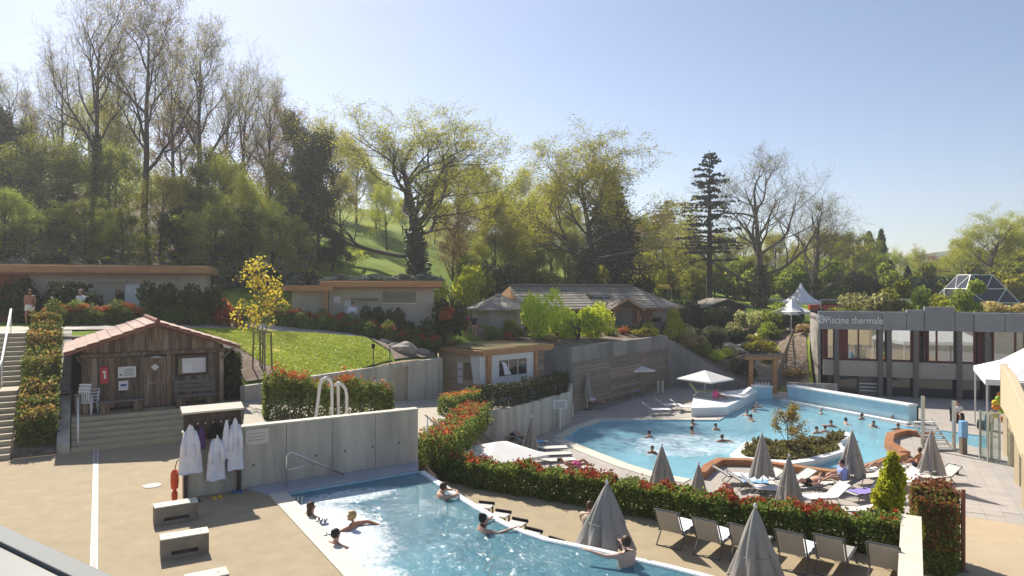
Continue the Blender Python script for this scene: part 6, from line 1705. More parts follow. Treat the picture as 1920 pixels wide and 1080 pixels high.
# --- robe rack on the left end of the wall
wrz = math.atan2(WD.y, WD.x)
def WP(x, y, z): p = WL + WD * x + WN * y; return Vector((p.x, p.y, z))
rk = thing("robe_rack", "brown wooden robe rack with a small cream roof on the wall's left end", "rack", WP(0, 0, 0), wrz)
for x_ in (0.04, 1.36): MB().box((x_, -0.07, 1.1), (0.09, 0.09, 2.2)).build("post", "wood_dark", rk)
MB().box((0.7, -0.05, 1.88), (1.3, 0.05, 0.78)).build("back_panel", "wood_dark", rk)
MB().slab((-0.06, -0.24, 2.27), (1.46, -0.24, 2.27), (1.46, 0.16, 2.38), (-0.06, 0.16, 2.38), 0.05).build("roof", "cream", rk)
for i in range(7): MB().tube([(0.13 + i * 0.19, -0.075, 1.92), (0.13 + i * 0.19, -0.17, 1.95)], 0.018, 6).build("peg", "pole_white", rk)
def robe(x, ztop, L_, w, label, m="robe_white", seed=0, sleeves=True, y=-0.18):
    t = thing("bathrobe" if m == "robe_white" else "garment", label, "robe" if m == "robe_white" else "garment", WP(x, y, ztop - L_), wrz, "robes on the rack")
    rg = random.Random(seed)
    ph = rg.random() * 6
    n = 22
    vs, fs = [], []
    rows = 12
    for i in range(rows + 1):
        s = i / rows
        hw = w * (0.07 + 0.27 * min(1, s * 2.4) ** 0.8 + 0.17 * s)
        for k in range(n):
            a = 2 * math.pi * k / n
            fold = 1 + (0.10 + 0.22 * s) * math.sin(a * 5 + ph) + 0.07 * math.sin(a * 9 + 2 * ph + s * 3)
            vs.append((hw * math.cos(a) * (0.9 + 0.1 * fold), hw * 0.36 * math.sin(a) * fold - 0.01, L_ * (1 - s) + 0.015 * math.sin(a * 4 + ph) * s))
    for i in range(rows):
        for k in range(n): fs.append((i * n + k, i * n + (k + 1) % n, (i + 1) * n + (k + 1) % n, (i + 1) * n + k))
    fs.append(tuple(range(n))); fs.append(tuple(rows * n + k for k in range(n - 1, -1, -1)))
    MB().add(vs, fs).build("body", m, t, True)
    if sleeves:
        for sx in (-1, 1):
            MB().tube([(sx * w * 0.20, -0.03, L_ * 0.88), (sx * w * 0.30, -0.08, L_ * 0.62), (sx * w * 0.31, -0.10, L_ * 0.38)], [0.035, 0.055, 0.062], 9).build("sleeve", m, t, True)
        MB().tube([(w * 0.1, -w * 0.24, L_ * 0.62), (w * 0.12, -w * 0.27, L_ * 0.4), (w * 0.1, -w * 0.28, L_ * 0.25)], 0.016, 5).build("belt", m, t, True)
robe(0.14, 1.93, 1.25, 0.58, "full white bathrobe at the left end of the rack", seed=1)
robe(0.76, 1.62, 1.2, 0.48, "white bathrobe hanging lowest on the rack under the black bag", seed=2, y=-0.20)
robe(1.02, 1.98, 1.05, 0.26, "narrow white bathrobe between the low robe and the rightmost robe", seed=3, sleeves=False)
robe(1.24, 2.0, 1.38, 0.42, "white bathrobe at the right end of the rack", seed=4)
robe(0.40, 1.9, 0.62, 0.24, "short purple garment right of the leftmost robe", "cloth_purple", 5, False)
robe(0.76, 1.95, 0.42, 0.36, "black bag hanging above the low white robe", "cloth_black", 6, False, y=-0.16)
rsq = thing("rescue_buoy", "orange rescue buoy hanging at the left end of the concrete wall", "buoy", WP(-0.22, -0.1, 0.0), wrz)
MB().lathe([(0.03, 0.28), (0.085, 0.33), (0.10, 0.5), (0.095, 0.72), (0.05, 0.80), (0.02, 0.82)], 12).build("float", "rescue_orange", rsq, True)
MB().lathe([(0.05, 0.0), (0.07, 0.05), (0.075, 0.2), (0.04, 0.28)], 10).build("lower_float", "rescue_orange", rsq, True)
MB().tube([(0, 0, 0.8), (0.06, 0.05, 1.0), (0.2, 0.08, 1.1)], 0.012, 5).build("rope", "cloth_black", rsq)
def slippers(x, y, m, label):
    t = thing("flip_flops", label, "flip-flops", WP(x, y, 0.002), wrz + 0.2, "flip-flops under the rack")
    for k in (-1, 1):
        s_ = MB().prism([(k * 0.07 + 0.045 * math.cos(a) * (1.1 if math.sin(a) > 0 else 0.9), 0.13 * math.sin(a)) for a in [i * 0.52 for i in range(12)]], 0, 0.025).build("sole", m, t)
        MB().tube([(k * 0.07 - 0.045, 0.0, 0.02), (k * 0.07, 0.06, 0.06), (k * 0.07 + 0.045, 0.0, 0.02)], 0.009, 5).build("strap", m, s_)
slippers(0.75, -0.45, "cloth_yellow", "yellow flip-flops on the shaded deck under the low robe")
slippers(0.22, -0.5, "cloth_navy", "dark flip-flops under the leftmost robe")
slippers(1.3, -0.2, "cloth_blue", "blue flip-flops at the foot of the wall under the rightmost robe")
pq = thing("wall_plaque", "cream information plaque on the concrete wall right of the robes", "plaque", WP(1.48, -0.02, 1.20), wrz)
MB().box((0.36, 0, 0.2), (0.62, 0.03, 0.42)).build("board", "sign_cream", pq, bevel=0.005)
for i in range(3): MB().box((0.36, -0.017, 0.12 + 0.09 * i), (0.46, 0.004, 0.018)).build("text_line", "drain", pq)
# handrail into the near pool
hr = thing("pool_handrail", "steel handrail sloping down into the near pool from the ledge", "handrail", P(537, 916, 0.05))
e1 = P(645, 893, 0.05) - hr.location
MB().tube([(0, 0, 0), (0, 0, 0.86), (0.05, 0.03, 0.95), (0.12, 0.08, 0.96), (e1.x * 0.5, e1.y * 0.5, 0.55), (e1.x, e1.y, 0.05)], 0.028, 10).build("rail", "steel", hr, True)
MB().tube([(0, 0, 0.50), (e1.x * 0.52, e1.y * 0.52, 0.53)], 0.022, 8).build("mid_rail", "steel", hr, True)
MB().lathe([(0.06, 0), (0.06, 0.015), (0.03, 0.02)], 12).build("flange", "steel", hr)
# tall steel rails rising behind the wall
for i, (pts, lab) in enumerate(((((588, 800), (600, 722), (604, 712), (612, 708), (619, 713), (622, 722), (623, 800)), "tall bent steel rail with a leaning left leg behind the concrete wall"),
                                (((629, 722), (634, 718), (642, 722), (648, 730), (650, 742), (650, 800)), "bent steel rail curving down on the right behind the concrete wall"))):
    t = thing("steel_rail", lab, "rail", (Q(pts[0][0], pts[0][1], 23.6).x, 23.6, 0.4), 0, "steel rails behind the wall")
    ps = [Q(a, b, 23.6 + 0.15 * (k > 3)) for k, (a, b) in enumerate(pts)]
    ps[-1].z = 0.4
    if i == 0: ps[0].z = 0.4
    else: ps = [Vector((ps[0].x - 0.02, ps[0].y + 0.5, 0.4)), Vector((ps[0].x - 0.02, ps[0].y + 0.45, ps[0].z - 0.1))] + ps
    MB().tube(ps, 0.055, 10).build("tube", "pole_white", t, True, world=True)
# slim handrail beside the stepped hedge, short posts
t = thing("slim_handrail", "slim pale handrail descending from the wall end towards the open parasol", "handrail")
a, b = Q(797, 778, 22.2), Q(868, 838, 27.5)
MB().tube([a, b], 0.03, 8).build("rail", "pole_white", t, True)
for f_ in (0.05, 0.5, 0.95):
    q = a.lerp(b, f_); MB().tube([q, Vector((q.x, q.y, q.z - 1.0))], 0.022, 6).build("post", "pole_white", t, True)
# slim lamp posts on the lawn edge
for i, (px, top, bot, Y) in enumerate(((700, 650, 692, 34.6), (731, 668, 690, 35.4))):
    p = Q(px, bot, Y); zz = h(p.x, Y)
    t = thing("garden_spotlight", ["black garden spotlight on a stick at the lawn edge", "thin garden stick right of the spotlight at the lawn edge"][i], "light", (p.x, Y, zz + 0.05), 0, "lawn edge fittings")
    MB().tube([(0, 0, 0), (0, 0, 1.0)], 0.025, 6).build("stick", "metal_grey", t)
    if i == 0: MB().lathe([(0.05, -0.1), (0.09, 0), (0.09, 0.12), (0.04, 0.16)], 10, (0, 0, 1.05)).build("head", "cloth_black", t)
    else: MB().ball((0, 0, 1.0), 0.03).build("tip", "metal_grey", t)

# --- plastic chairs stacked left of the hut steps
pc = P(117, 800, 0.62)
CH = []
def plastic_chair(loc, rz, label):
    t = thing("plastic_chair", label, "chair", loc, rz, "white plastic chairs by the hut")
    MB().box((0, 0, 0.43), (0.46, 0.44, 0.035)).build("seat", "white_paint", t, bevel=0.01)
    bk = MB().box((0, 0.22, 0.86), (0.44, 0.03, 0.06)).build("back_top", "white_paint", t, bevel=0.01)
    for i in range(5): MB().box((-0.16 + 0.08 * i, 0.215, 0.64), (0.04, 0.02, 0.42)).build("back_slat", "white_paint", t)
    for sx in (-1, 1):
        for sy in (-1, 1): MB().tube([(sx * 0.2, sy * 0.19, 0.43), (sx * 0.25, sy * 0.23, 0)], [0.03, 0.022], 6).build("leg", "white_paint", t)
        MB().tube([(sx * 0.23, 0.2, 0.68), (sx * 0.25, -0.18, 0.66), (sx * 0.24, -0.2, 0.44)], 0.025, 6).build("arm", "white_paint", t)
    return t
q = at(S0, 2.1, 1.75, 0.9)
q = Vector((q.x, q.y, 0.905))
for i in range(3):
    plastic_chair(at(S0, 2.15 + 0.02 * i, 2.25 + 0.06 * i, 0.905 + 0.11 * i), UROT + math.radians(150), ["lowest white plastic chair of the stack beside the sloping wall", "middle white plastic chair of the stack beside the sloping wall", "topmost white plastic chair of the stack beside the sloping wall"][i])
t = thing("step_handrail", "short white handrail at the left of the hut steps", "handrail", at(S0, 1.85, 0.1, 0.15), UROT)
MB().tube([(0, 0.2, 0.02), (0, 0.2, 0.7), (0, 0.28, 0.8), (0, 1.5, 1.45), (0, 1.6, 0.7)], 0.028, 8).build("rail", "white_paint", t, True)

# --- loungers
def make_lounger(key, sling, frame, back_deg, Lseat=1.25, Lback=0.72, w=0.64, hgt=0.34):
    t = thing("sun_lounger", "", "sun lounger", (0, -400, 0))
    a = math.radians(back_deg)
    # local: head at -x, feet at +x
    MB().box((Lseat / 2, 0, hgt), (Lseat, w - 0.07, 0.03)).build("seat", sling, t)
    c, s = math.cos(a), math.sin(a)
    bx = [(-c * Lback, y, hgt + s * Lback) for y in (-(w - .07) / 2, (w - .07) / 2)]
    MB().slab((0, -(w - .07) / 2, hgt + 0.01), (0, (w - .07) / 2, hgt + 0.01), bx[1], bx[0], 0.03).build("backrest", sling, t)
    for sy in (-1, 1):
        y = sy * w / 2
        MB().tube([(-c * Lback, y, hgt + s * Lback), (0, y, hgt)], 0.02, 6).build("back_rail", frame, t)
        MB().tube([(-0.06, y, hgt), (Lseat, y, hgt)], 0.02, 6).build("side_rail", frame, t)
        MB().tube([(0.12, y, hgt), (-0.20, y, 0.0)], 0.018, 6).build("leg", frame, t)
        MB().tube([(Lseat - 0.15, y, hgt), (Lseat - 0.05, y, 0.0)], 0.018, 6).build("leg", frame, t)
    MB().tube([(-c * Lback, -w / 2, hgt + s * Lback), (-c * Lback, w / 2, hgt + s * Lback)], 0.02, 6).build("head_bar", frame, t)
    MB().tube([(-0.20, -w / 2, 0.015), (-0.20, w / 2, 0.015)], 0.015, 6).build("cross_bar", frame, t)
    index_kids(t)
    return t
LG = {"pale": make_lounger("pale", "sling_pale", "metal_grey", 30), "brown": make_lounger("brown", "sling_brown", "metal_grey", 42),
      "flat": make_lounger("flat", "sling_pale", "metal_grey", 12), "green": make_lounger("green", "sling_green", "pole_white", 48), "white": make_lounger("white", "towel_white", "pole_white", 38),
      "grey": make_lounger("grey", "sling", "metal_grey", 62, 1.05, 0.66, 0.62, 0.34)}
LUSED = set()
def lounger(kind, loc, rz, label, group, towel=None):
    pr_ = LG[kind]
    if kind not in LUSED:
        LUSED.add(kind); o = pr_; o.location = loc; o.rotation_euler = (0, 0, rz); o["label"] = label; o["group"] = group
    else: o = copy_tree(pr_, loc, rz, label, 1.0, group)
    return o
def towel_on(loc, rz, L_, w, m, label, z0=0.365, tilt=0.0, hang=0.0):
    t = thing("towel", label, "towel", (loc[0], loc[1], loc[2] + z0), rz, "towels on loungers")
    n = 10
    vs, fs = [], []
    for i in range(n + 1):
        for k in range(6):
            x, y = L_ * (i / n - 0.5), w * (k / 5 - 0.5)
            z = 0.012 + 0.012 * math.sin(i * 1.7 + k) + abs(min(0, x)) * tilt - (0.25 * hang if k in (0, 5) else 0)
            vs.append((x, y, z))
    N_ = len(vs)
    vs += [(x, y, z - 0.015) for x, y, z in vs]
    for i in range(n):
        for k in range(5):
            a = i * 6 + k; fs.append((a, a + 1, a + 7, a + 6)); fs.append((a + N_, a + 6 + N_, a + 7 + N_, a + 1 + N_))
    MB().add(vs, fs).build("cloth", m, t, True)
# near row of grey sling chairs
near_ch = [(1246, 1033, "first"), (1318, 1052, "second"), (1388, 1066, "third"), (1478, 1080, "fourth"), (1552, 1090, "fifth"), (1655, 1108, "sixth")]
fwd = math.atan2(0.8, 0.6)
for i, (px, py, o_) in enumerate(near_ch):
    p = P(px, py, Z_STRIP) + Vector((0.25, 0.35, 0))
    lounger("grey", p, fwd, "grey sling lounge chair by the near pool, %s from the left" % o_, "grey chairs by the near pool")
    if i in (0, 1, 3):
        towel_on(p + Vector((math.cos(fwd), math.sin(fwd), 0)) * 0.55, fwd, 0.9, 0.58, "towel_white", "white towel on the seat of the %s grey lounge chair from the left" % o_)
# low white seats peeping over the overflow edge
for i, (px, py) in enumerate(((908, 944), (938, 960), (968, 976), (994, 995), (1034, 1013))):
    p = P(px, py, -0.42)
    t = thing("low_seat", "low white slatted seat beyond the overflow edge, %s from the left" % ORD[i], "seat", (p.x, p.y, Z_STRIP), math.radians(-18 - 6 * i), "low seats beyond the overflow edge")
    MB().box((0, 0, 0.30), (0.44, 0.36, 0.04)).build("seat", "sling_pale", t, bevel=0.01)
    MB().box((0.0, 0.2, 0.34), (0.46, 0.05, 0.08)).build("back_bar", "cloth_black", t)  # black puts the backlit shade at the seat's far side into the colour
    for sx in (-1, 1):
        for sy in (-1, 1): MB().box((sx * 0.19, sy * 0.14, 0.14), (0.04, 0.04, 0.28)).build("leg", "metal_grey", t)
# lower deck loungers
GL = "loungers round the big pool"
def LL(px, py): return LP(px, py)
right = math.radians(10)
low = [("flat", 1018, 852, right, "pale empty lounger beside the open near parasol, farthest of three"), ("flat", 1024, 864, right, "pale empty lounger beside the open near parasol, middle of three"), ("flat", 1030, 876, right, "pale empty lounger beside the open near parasol, nearest of three"),
       ("brown", 945, 836, math.radians(20), "lounger against the grey wall left of the big pool"), ("flat", 1062, 893, right, "lounger under the sunbather close to the hedge"),
       ("brown", 1108, 764, math.radians(-35), "brown lounger by the timber wall, first from the left"), ("brown", 1126, 757, math.radians(-35), "brown lounger by the timber wall, second from the left"), ("brown", 1144, 751, math.radians(-35), "brown lounger by the timber wall, third from the left"),
       ("brown", 1161, 746, math.radians(-35), "brown lounger by the timber wall, fourth from the left"), ("brown", 1178, 741, math.radians(-35), "brown lounger by the timber wall, fifth from the left"),
       ("white", 1222, 777, math.radians(5), "white lounger in the sun at the far pool edge, nearer the timber wall"), ("white", 1244, 768, math.radians(5), "white lounger in the sun at the far pool edge, behind the other"), ("white", 1274, 771, math.radians(5), "white lounger in the sun at the far pool edge, rightmost"),
       ("pale", 1392, 917, math.radians(-12), "lounger with a blue towel by the brown kerb"), ("pale", 1440, 912, math.radians(200), "lounger with a grey towel right of the blue towel"), ("flat", 1530, 925, math.radians(195), "lounger of the sunbather between two closed parasols"),
       ("pale", 1588, 922, math.radians(170), "lounger of the person in the blue shirt"), ("pale", 1640, 935, math.radians(200), "lounger with a purple towel"), ("flat", 1615, 972, math.radians(175), "empty lounger close behind the hedge at right"),
       ("flat", 1668, 893, math.radians(190), "lounger of the sunbather beside the golden shrub"), ("flat", 1735, 898, math.radians(100), "lounger of the tanned sitting person"), ("pale", 1772, 905, math.radians(200), "lounger with a black bag near the right parasol"),
       ("pale", 1365, 905, math.radians(-8), "lounger at the left bend of the brown kerb"), ("white", 1416, 928, math.radians(-12), "white draped lounger left of the sunbather between two parasols"), ("pale", 1500, 912, math.radians(195), "lounger right of the grey towel"), ("white", 1560, 945, math.radians(190), "white draped lounger in front of the blue shirt"),
       ("white", 1700, 915, math.radians(195), "white draped lounger right of the golden shrub"), ("pale", 1648, 905, math.radians(195), "lounger left of the sunbather beside the golden shrub"), ("pale", 985, 842, math.radians(15), "lounger in the shade right of the wall's sunbather")]
for k, px, py, rz, lab in low: lounger(k, LL(px, py), rz, lab, GL)
for k, px, py, rz, lab in (("green", 1306, 742, math.radians(-20), "lime green lounger with raised back under the far parasol"), ("white", 1392, 747, math.radians(180), "white lounger with raised back near the fountain block")):
    p = P(px, py, -2.35); lounger(k, p, rz, lab, GL)
towel_on(LL(1392, 917) + Vector((0.5, -0.1, 0)), math.radians(-12), 1.0, 0.6, "towel_blue", "blue towel on a lounger by the brown kerb")
towel_on(LL(1440, 912) + Vector((-0.5, -0.15, 0)), math.radians(200), 1.0, 0.6, "robe_white", "pale grey towel on the lounger right of the blue towel")
towel_on(LL(1640, 935) + Vector((-0.55, -0.2, 0)), math.radians(200), 1.1, 0.62, "towel_purple", "purple towel on a lounger right of the blue shirt")
towel_on(LL(1178, 741) + Vector((0.5, -0.35, 0)), math.radians(-35), 0.9, 0.6, "towel_blue", "blue towel on a brown lounger by the timber wall")
towel_on(LL(1668, 893) + Vector((-0.5, -0.1, 0)), math.radians(190), 0.9, 0.6, "towel_white", "white towel on the lounger beside the golden shrub")
towel_on(LL(1500, 912) + Vector((-0.5, -0.15, 0)), math.radians(195), 1.1, 0.6, "towel_white", "white towel on the lounger right of the grey towel")
towel_on(LL(1365, 905) + Vector((0.5, -0.08, 0)), math.radians(-8), 1.1, 0.6, "towel_white", "white towel on the lounger at the bend of the brown kerb")
towel_on(LL(985, 842) + Vector((0.5, 0.1, 0)), math.radians(15), 1.0, 0.6, "towel_blue", "blue towel on the shaded lounger near the grey wall")
bg_ = thing("bag", "black bag standing on the deck beside the right closed parasol", "bag", LL(1790, 889), 0.4)
MB().box((0, 0, 0.16), (0.36, 0.2, 0.32)).build("body", "cloth_black", bg_, bevel=0.05)
MB().tube([(-0.1, 0, 0.3), (-0.08, 0, 0.45), (0.08, 0, 0.45), (0.1, 0, 0.3)], 0.014, 6).build("handle", "cloth_black", bg_)
bg_ = thing("bag", "black bag with a white towel below the sunbather between two parasols", "bag", LL(1532, 941), 0.2)
MB().box((0, 0, 0.15), (0.42, 0.24, 0.30)).build("body", "cloth_black", bg_, bevel=0.06)
MB().box((0.0, 0.0, 0.31), (0.30, 0.2, 0.06)).build("towel", "towel_white", bg_, bevel=0.02)

# --- parasols
def closed_parasol(loc, H_, w, label, seed, zb=0.35):
    t = thing("closed_parasol", label, "parasol", loc, seed * 1.3, "closed grey parasols")
    MB().tube([(0, 0, 0), (0, 0, H_ + 0.02)], 0.024, 8).build("pole", "pole_white", t)
    MB().lathe([(0.24, 0), (0.24, 0.06), (0.05, 0.09)], 16).build("base", "metal_grey", t)
    n, rows = 72, 14
    vs, fs = [], []
    for i in range(rows + 1):
        s = i / rows
        r = 0.015 + w / 2 * (s ** 0.82)
        for k in range(n):
            a = 2 * math.pi * k / n
            f_ = 1 + (0.05 + 0.46 * s ** 0.8) * (abs(math.sin(a * 4 + seed + 0.5 * math.sin(s * 3 + seed))) ** 0.7 - 0.62) + 0.13 * s * math.sin(a * 3 + seed * 2 + s) + 0.06 * s * math.sin(a * 13 + s * 5 + seed)
            zz = H_ - s * (H_ - zb) + (0.07 * math.cos(a * 8 + 2 * seed) + 0.06 * math.sin(a * 2 + seed)) * s * s
            vs.append((r * f_ * math.cos(a), r * f_ * math.sin(a), zz))
    for i in range(rows):
        for k in range(n): fs.append((i * n + k, (i + 1) * n + k, (i + 1) * n + (k + 1) % n, i * n + (k + 1) % n))
    MB().add(vs, fs).build("canopy", "canvas_grey", t, True)
    MB().lathe([(0.03, 0), (0.04, 0.04), (0.015, 0.09)], 10, (0, 0, H_)).build("finial", "pole_white", t)
    rs_ = 0.015 + w / 2 * (0.62 ** 0.82) * 1.02
    MB().tube([(rs_ * 1.0 * math.cos(a), rs_ * 1.0 * math.sin(a), H_ - 0.62 * (H_ - zb) + 0.02 * math.sin(3 * a)) for a in [i * math.pi / 12 for i in range(24)]], 0.014, 5, closed=True).build("tie_strap", "canvas_grey", t)
def park(px, top, H_, zg):   # ground point from the top's pixel and a usual parasol height
    Y = F * (CZ - zg - H_) / (top - YH); return Vector(((px - CX) / F * Y, Y, zg))
closed_parasol(Vector(((1138 - CX) / F * 15.1, 15.1, Z_STRIP)), 1.97, 1.12, "closed parasol next to the man at the near pool's overflow edge", 1, 0.62)
closed_parasol(Vector(((1416 - CX) / F * 13.9, 13.9, Z_STRIP)), 1.83, 0.98, "largest closed parasol between the grey chairs, cut by the lower edge", 2, 0.32)
for i, (px, top, w, lab) in enumerate(((1241, 836, 0.95, "closed parasol behind the hedge, left of the brown kerb"), (1310, 870, 0.80, "closed parasol right behind the hedge at the start of the brown kerb"), (1429, 813, 0.85, "closed parasol in front of the left tip of the pool island"),
        (1479, 855, 0.85, "closed parasol between blue towel and sunbather"), (1598, 808, 0.95, "closed parasol in front of the right tip of the pool island"), (1746, 806, 0.85, "closed parasol beside the pool steps at right"))):
    closed_parasol(park(px, top, 2.45, Z_LOW), 2.45, w, lab, i + 3, 0.75)
for i, (px, top, lab) in enumerate(((916, 746, "closed dark parasol in front of the grey wall under the kiosk"), (996, 782, "closed dark parasol left of the white sign board"), (1101, 703, "closed parasol in the shade at the left end of the timber wall"))):
    closed_parasol(park(px, top, 2.4, Z_LOW), 2.4, 0.62, lab, i + 10, 0.9)
def open_parasol(loc, H_, half, label, rz, drop=0.5):
    t = thing("open_parasol", label, "parasol", loc, rz, "open white parasols")
    MB().tube([(0, 0, 0), (0, 0, H_)], 0.03, 8).build("pole", "pole_white", t)
    MB().box((0, 0, 0.04), (0.5, 0.5, 0.08)).build("base", "metal_grey", t)
    cs_ = [(half * a, half * b, H_ - drop) for a, b in ((-1, -1), (0, -1.0), (1, -1), (1, 0), (1, 1), (0, 1), (-1, 1), (-1, 0))]
    vs = [(0, 0, H_)] + cs_ + [(x, y, z - 0.10) for x, y, z in cs_]
    fs = [(0, 1 + k, 1 + (k + 1) % 8) for k in range(8)] + [(1 + k, 9 + k, 9 + (k + 1) % 8, 1 + (k + 1) % 8) for k in range(8)]
    MB().add(vs, fs).build("canopy", "canvas_white", t)
    for x, y, z in cs_: MB().tube([(0, 0, H_ - 0.04), (x * 0.98, y * 0.98, z - 0.02)], 0.014, 5).build("rib", "pole_white", t)
open_parasol(park(932, 828, 2.5, Z_LOW), 2.5, 1.42, "large open white parasol right behind the hedge", math.radians(35), 0.42)
open_parasol(park(1322, 694, 2.4, Z_LOW), 2.4, 1.45, "open white parasol above the green lounger at the far pool edge", math.radians(40), 0.62)
open_parasol(park(1192, 682, 2.4, Z_LOW), 2.4, 1.15, "open white parasol standing in front of the timber wall", math.radians(12), 0.42)

# --- sign, bollards, pool steps, post with towel
sg = thing("pool_sign", "white sign board on a white pole at the left pool corner", "sign", LP(1050, 806))
MB().tube([(0, 0, 0), (0, 0, 1.4)], 0.05, 8).build("pole", "white_paint", sg)
bd = MB().box((0, -0.06, 1.52), (0.86, 0.04, 0.55)).build("board", "paper", sg)
for i in range(3): MB().box((0, -0.085, 1.38 + 0.13 * i), (0.62 - 0.1 * (i % 2), 0.01, 0.05)).build("text_line", "drain", bd)
for i, (px, py) in enumerate(((1063, 787), (1073, 784), (1234, 737), (1242, 737))):
    t = thing("bollard", ["white bollard left of its twin near the sign board", "white bollard right of its twin near the sign board", "white bollard left of its twin at the end of the timber wall", "white bollard right of its twin at the end of the timber wall"][i], "bollard", LP(px, py), 0, "white bollards")
    MB().lathe([(0.09, 0), (0.09, 0.95), (0.06, 1.0)], 12).build("shaft", "cream", t); MB().lathe([(0.13, 0), (0.13, 0.02)], 12).build("foot", "metal_grey", t)
ps_ = thing("pool_steps", "white steps with grey posts leading over the right arm of the pool", "steps", LP(1766, 846))
for x_, z1_ in ((-0.62, 2.75), (0.62, 2.6)):
    MB().box((x_, 0.0 if x_ > 0 else 0.6, z1_ / 2), (0.14, 0.14, z1_)).build("post", "steel", ps_, bevel=0.01)
for i in range(7): MB().box((0, 0.25 * i + 0.1, 0.10 + 0.18 * i), (1.1, 0.28, 0.06)).build("tread", "pole_white", ps_)
for sx in (-1, 1): MB().slab((sx * 0.56, 0, 0), (sx * 0.56, 1.75, 1.2), (sx * 0.56, 1.75, 1.35), (sx * 0.56, 0, 0.15), 0.03).build("stringer", "steel", ps_)
tp_ = thing("towel_post", "short wooden post with a blue towel at the right arm of the pool", "post", LP(1806, 851))
MB().box((0, 0, 0.72), (0.26, 0.26, 1.45)).build("post", "wood_plank", tp_, bevel=0.01)
MB().box((0, 0, 1.25), (0.32, 0.32, 0.85)).build("towel", "towel_blue", tp_, bevel=0.05)
for i, (px, py) in enumerate(((1712, 786), (1847, 806), (1795, 792))):
    t = thing("wicker_chair", ["dark wicker chair right of the end of the white channel wall", "dark wicker chair left of the glass booth", "dark wicker chair of the person sitting beyond the pool steps"][i], "chair", LP(px, py), [2.6, 3.4, 0.5][i], "dark wicker chairs")
    MB().box((0, 0, 0.25), (0.6, 0.6, 0.42)).build("seat", "wicker", t, bevel=0.05)
    MB().box((0, 0.27, 0.68), (0.6, 0.1, 0.5)).build("backrest", "wicker", t, bevel=0.04)
    for sx in (-1, 1): MB().box((sx * 0.27, 0, 0.52), (0.08, 0.5, 0.14)).build("armrest", "wicker", t, bevel=0.02)
fl = thing("beach_toys", "bunch of orange and yellow pool toys hanging at the tent corner", "toys", (26.0, 36.6, Z_LOW + 1.2))
for i in range(7):
    MB().ball((random.Random(i).uniform(-0.3, 0.2), -0.2, 0.2 + 0.22 * i), (0.24, 0.15, 0.17)).build("toy", ["cloth_orange", "cloth_yellow", "sling_green"][i % 3], fl, True)
# car and yellow awning in the far park
cr_ = thing("parked_car", "red car with a dark cabin behind the corner of the lettered building", "car", (37.0, 80, h(37, 80)), 0.1)
MB().prism([(-2, -0.8), (2, -0.8), (2.1, 0), (2, 0.8), (-2, 0.8), (-2.1, 0)], 0.3, 0.95).build("body", "car_red", cr_, bevel=0.12)
MB().box((-0.1, 0, 1.2), (2.2, 1.4, 0.55)).build("cabin", "glass_dark", cr_, bevel=0.15)
for sx in (-1.3, 1.3):
    for sy in (-0.75, 0.75):
        o_ = MB().lathe([(0.32, -0.1), (0.33, 0.1)], 14).build("wheel", "cloth_black", cr_); o_.location = (sx, sy, 0.33); o_.rotation_euler = (math.radians(90), 0, 0)
aw = thing("yellow_awning", "yellow awning beyond the right end of the chalet roof", "awning", (19.2, 88, h(19.2, 88) - 0.9))
MB().slab((-1.2, -1, 2.2), (1.2, -1, 2.2), (1.2, 1, 2.7), (-1.2, 1, 2.7), 0.05).build("cloth", "yellow_fabric", aw)
for sx in (-1.1, 1.1):
    for sy, hh in ((-0.95, 2.2), (0.95, 2.65)): MB().tube([(sx, sy, 0), (sx, sy, hh)], 0.04, 6).build("post", "pole_white", aw)
rw_ = tag(wall_path([(28, 96), (45, 94), (60, 93)], 0.4, 1.5, 4.0).build("roadside_wall", "render_white"), "long pale wall under the trees behind the white tents", "wall")

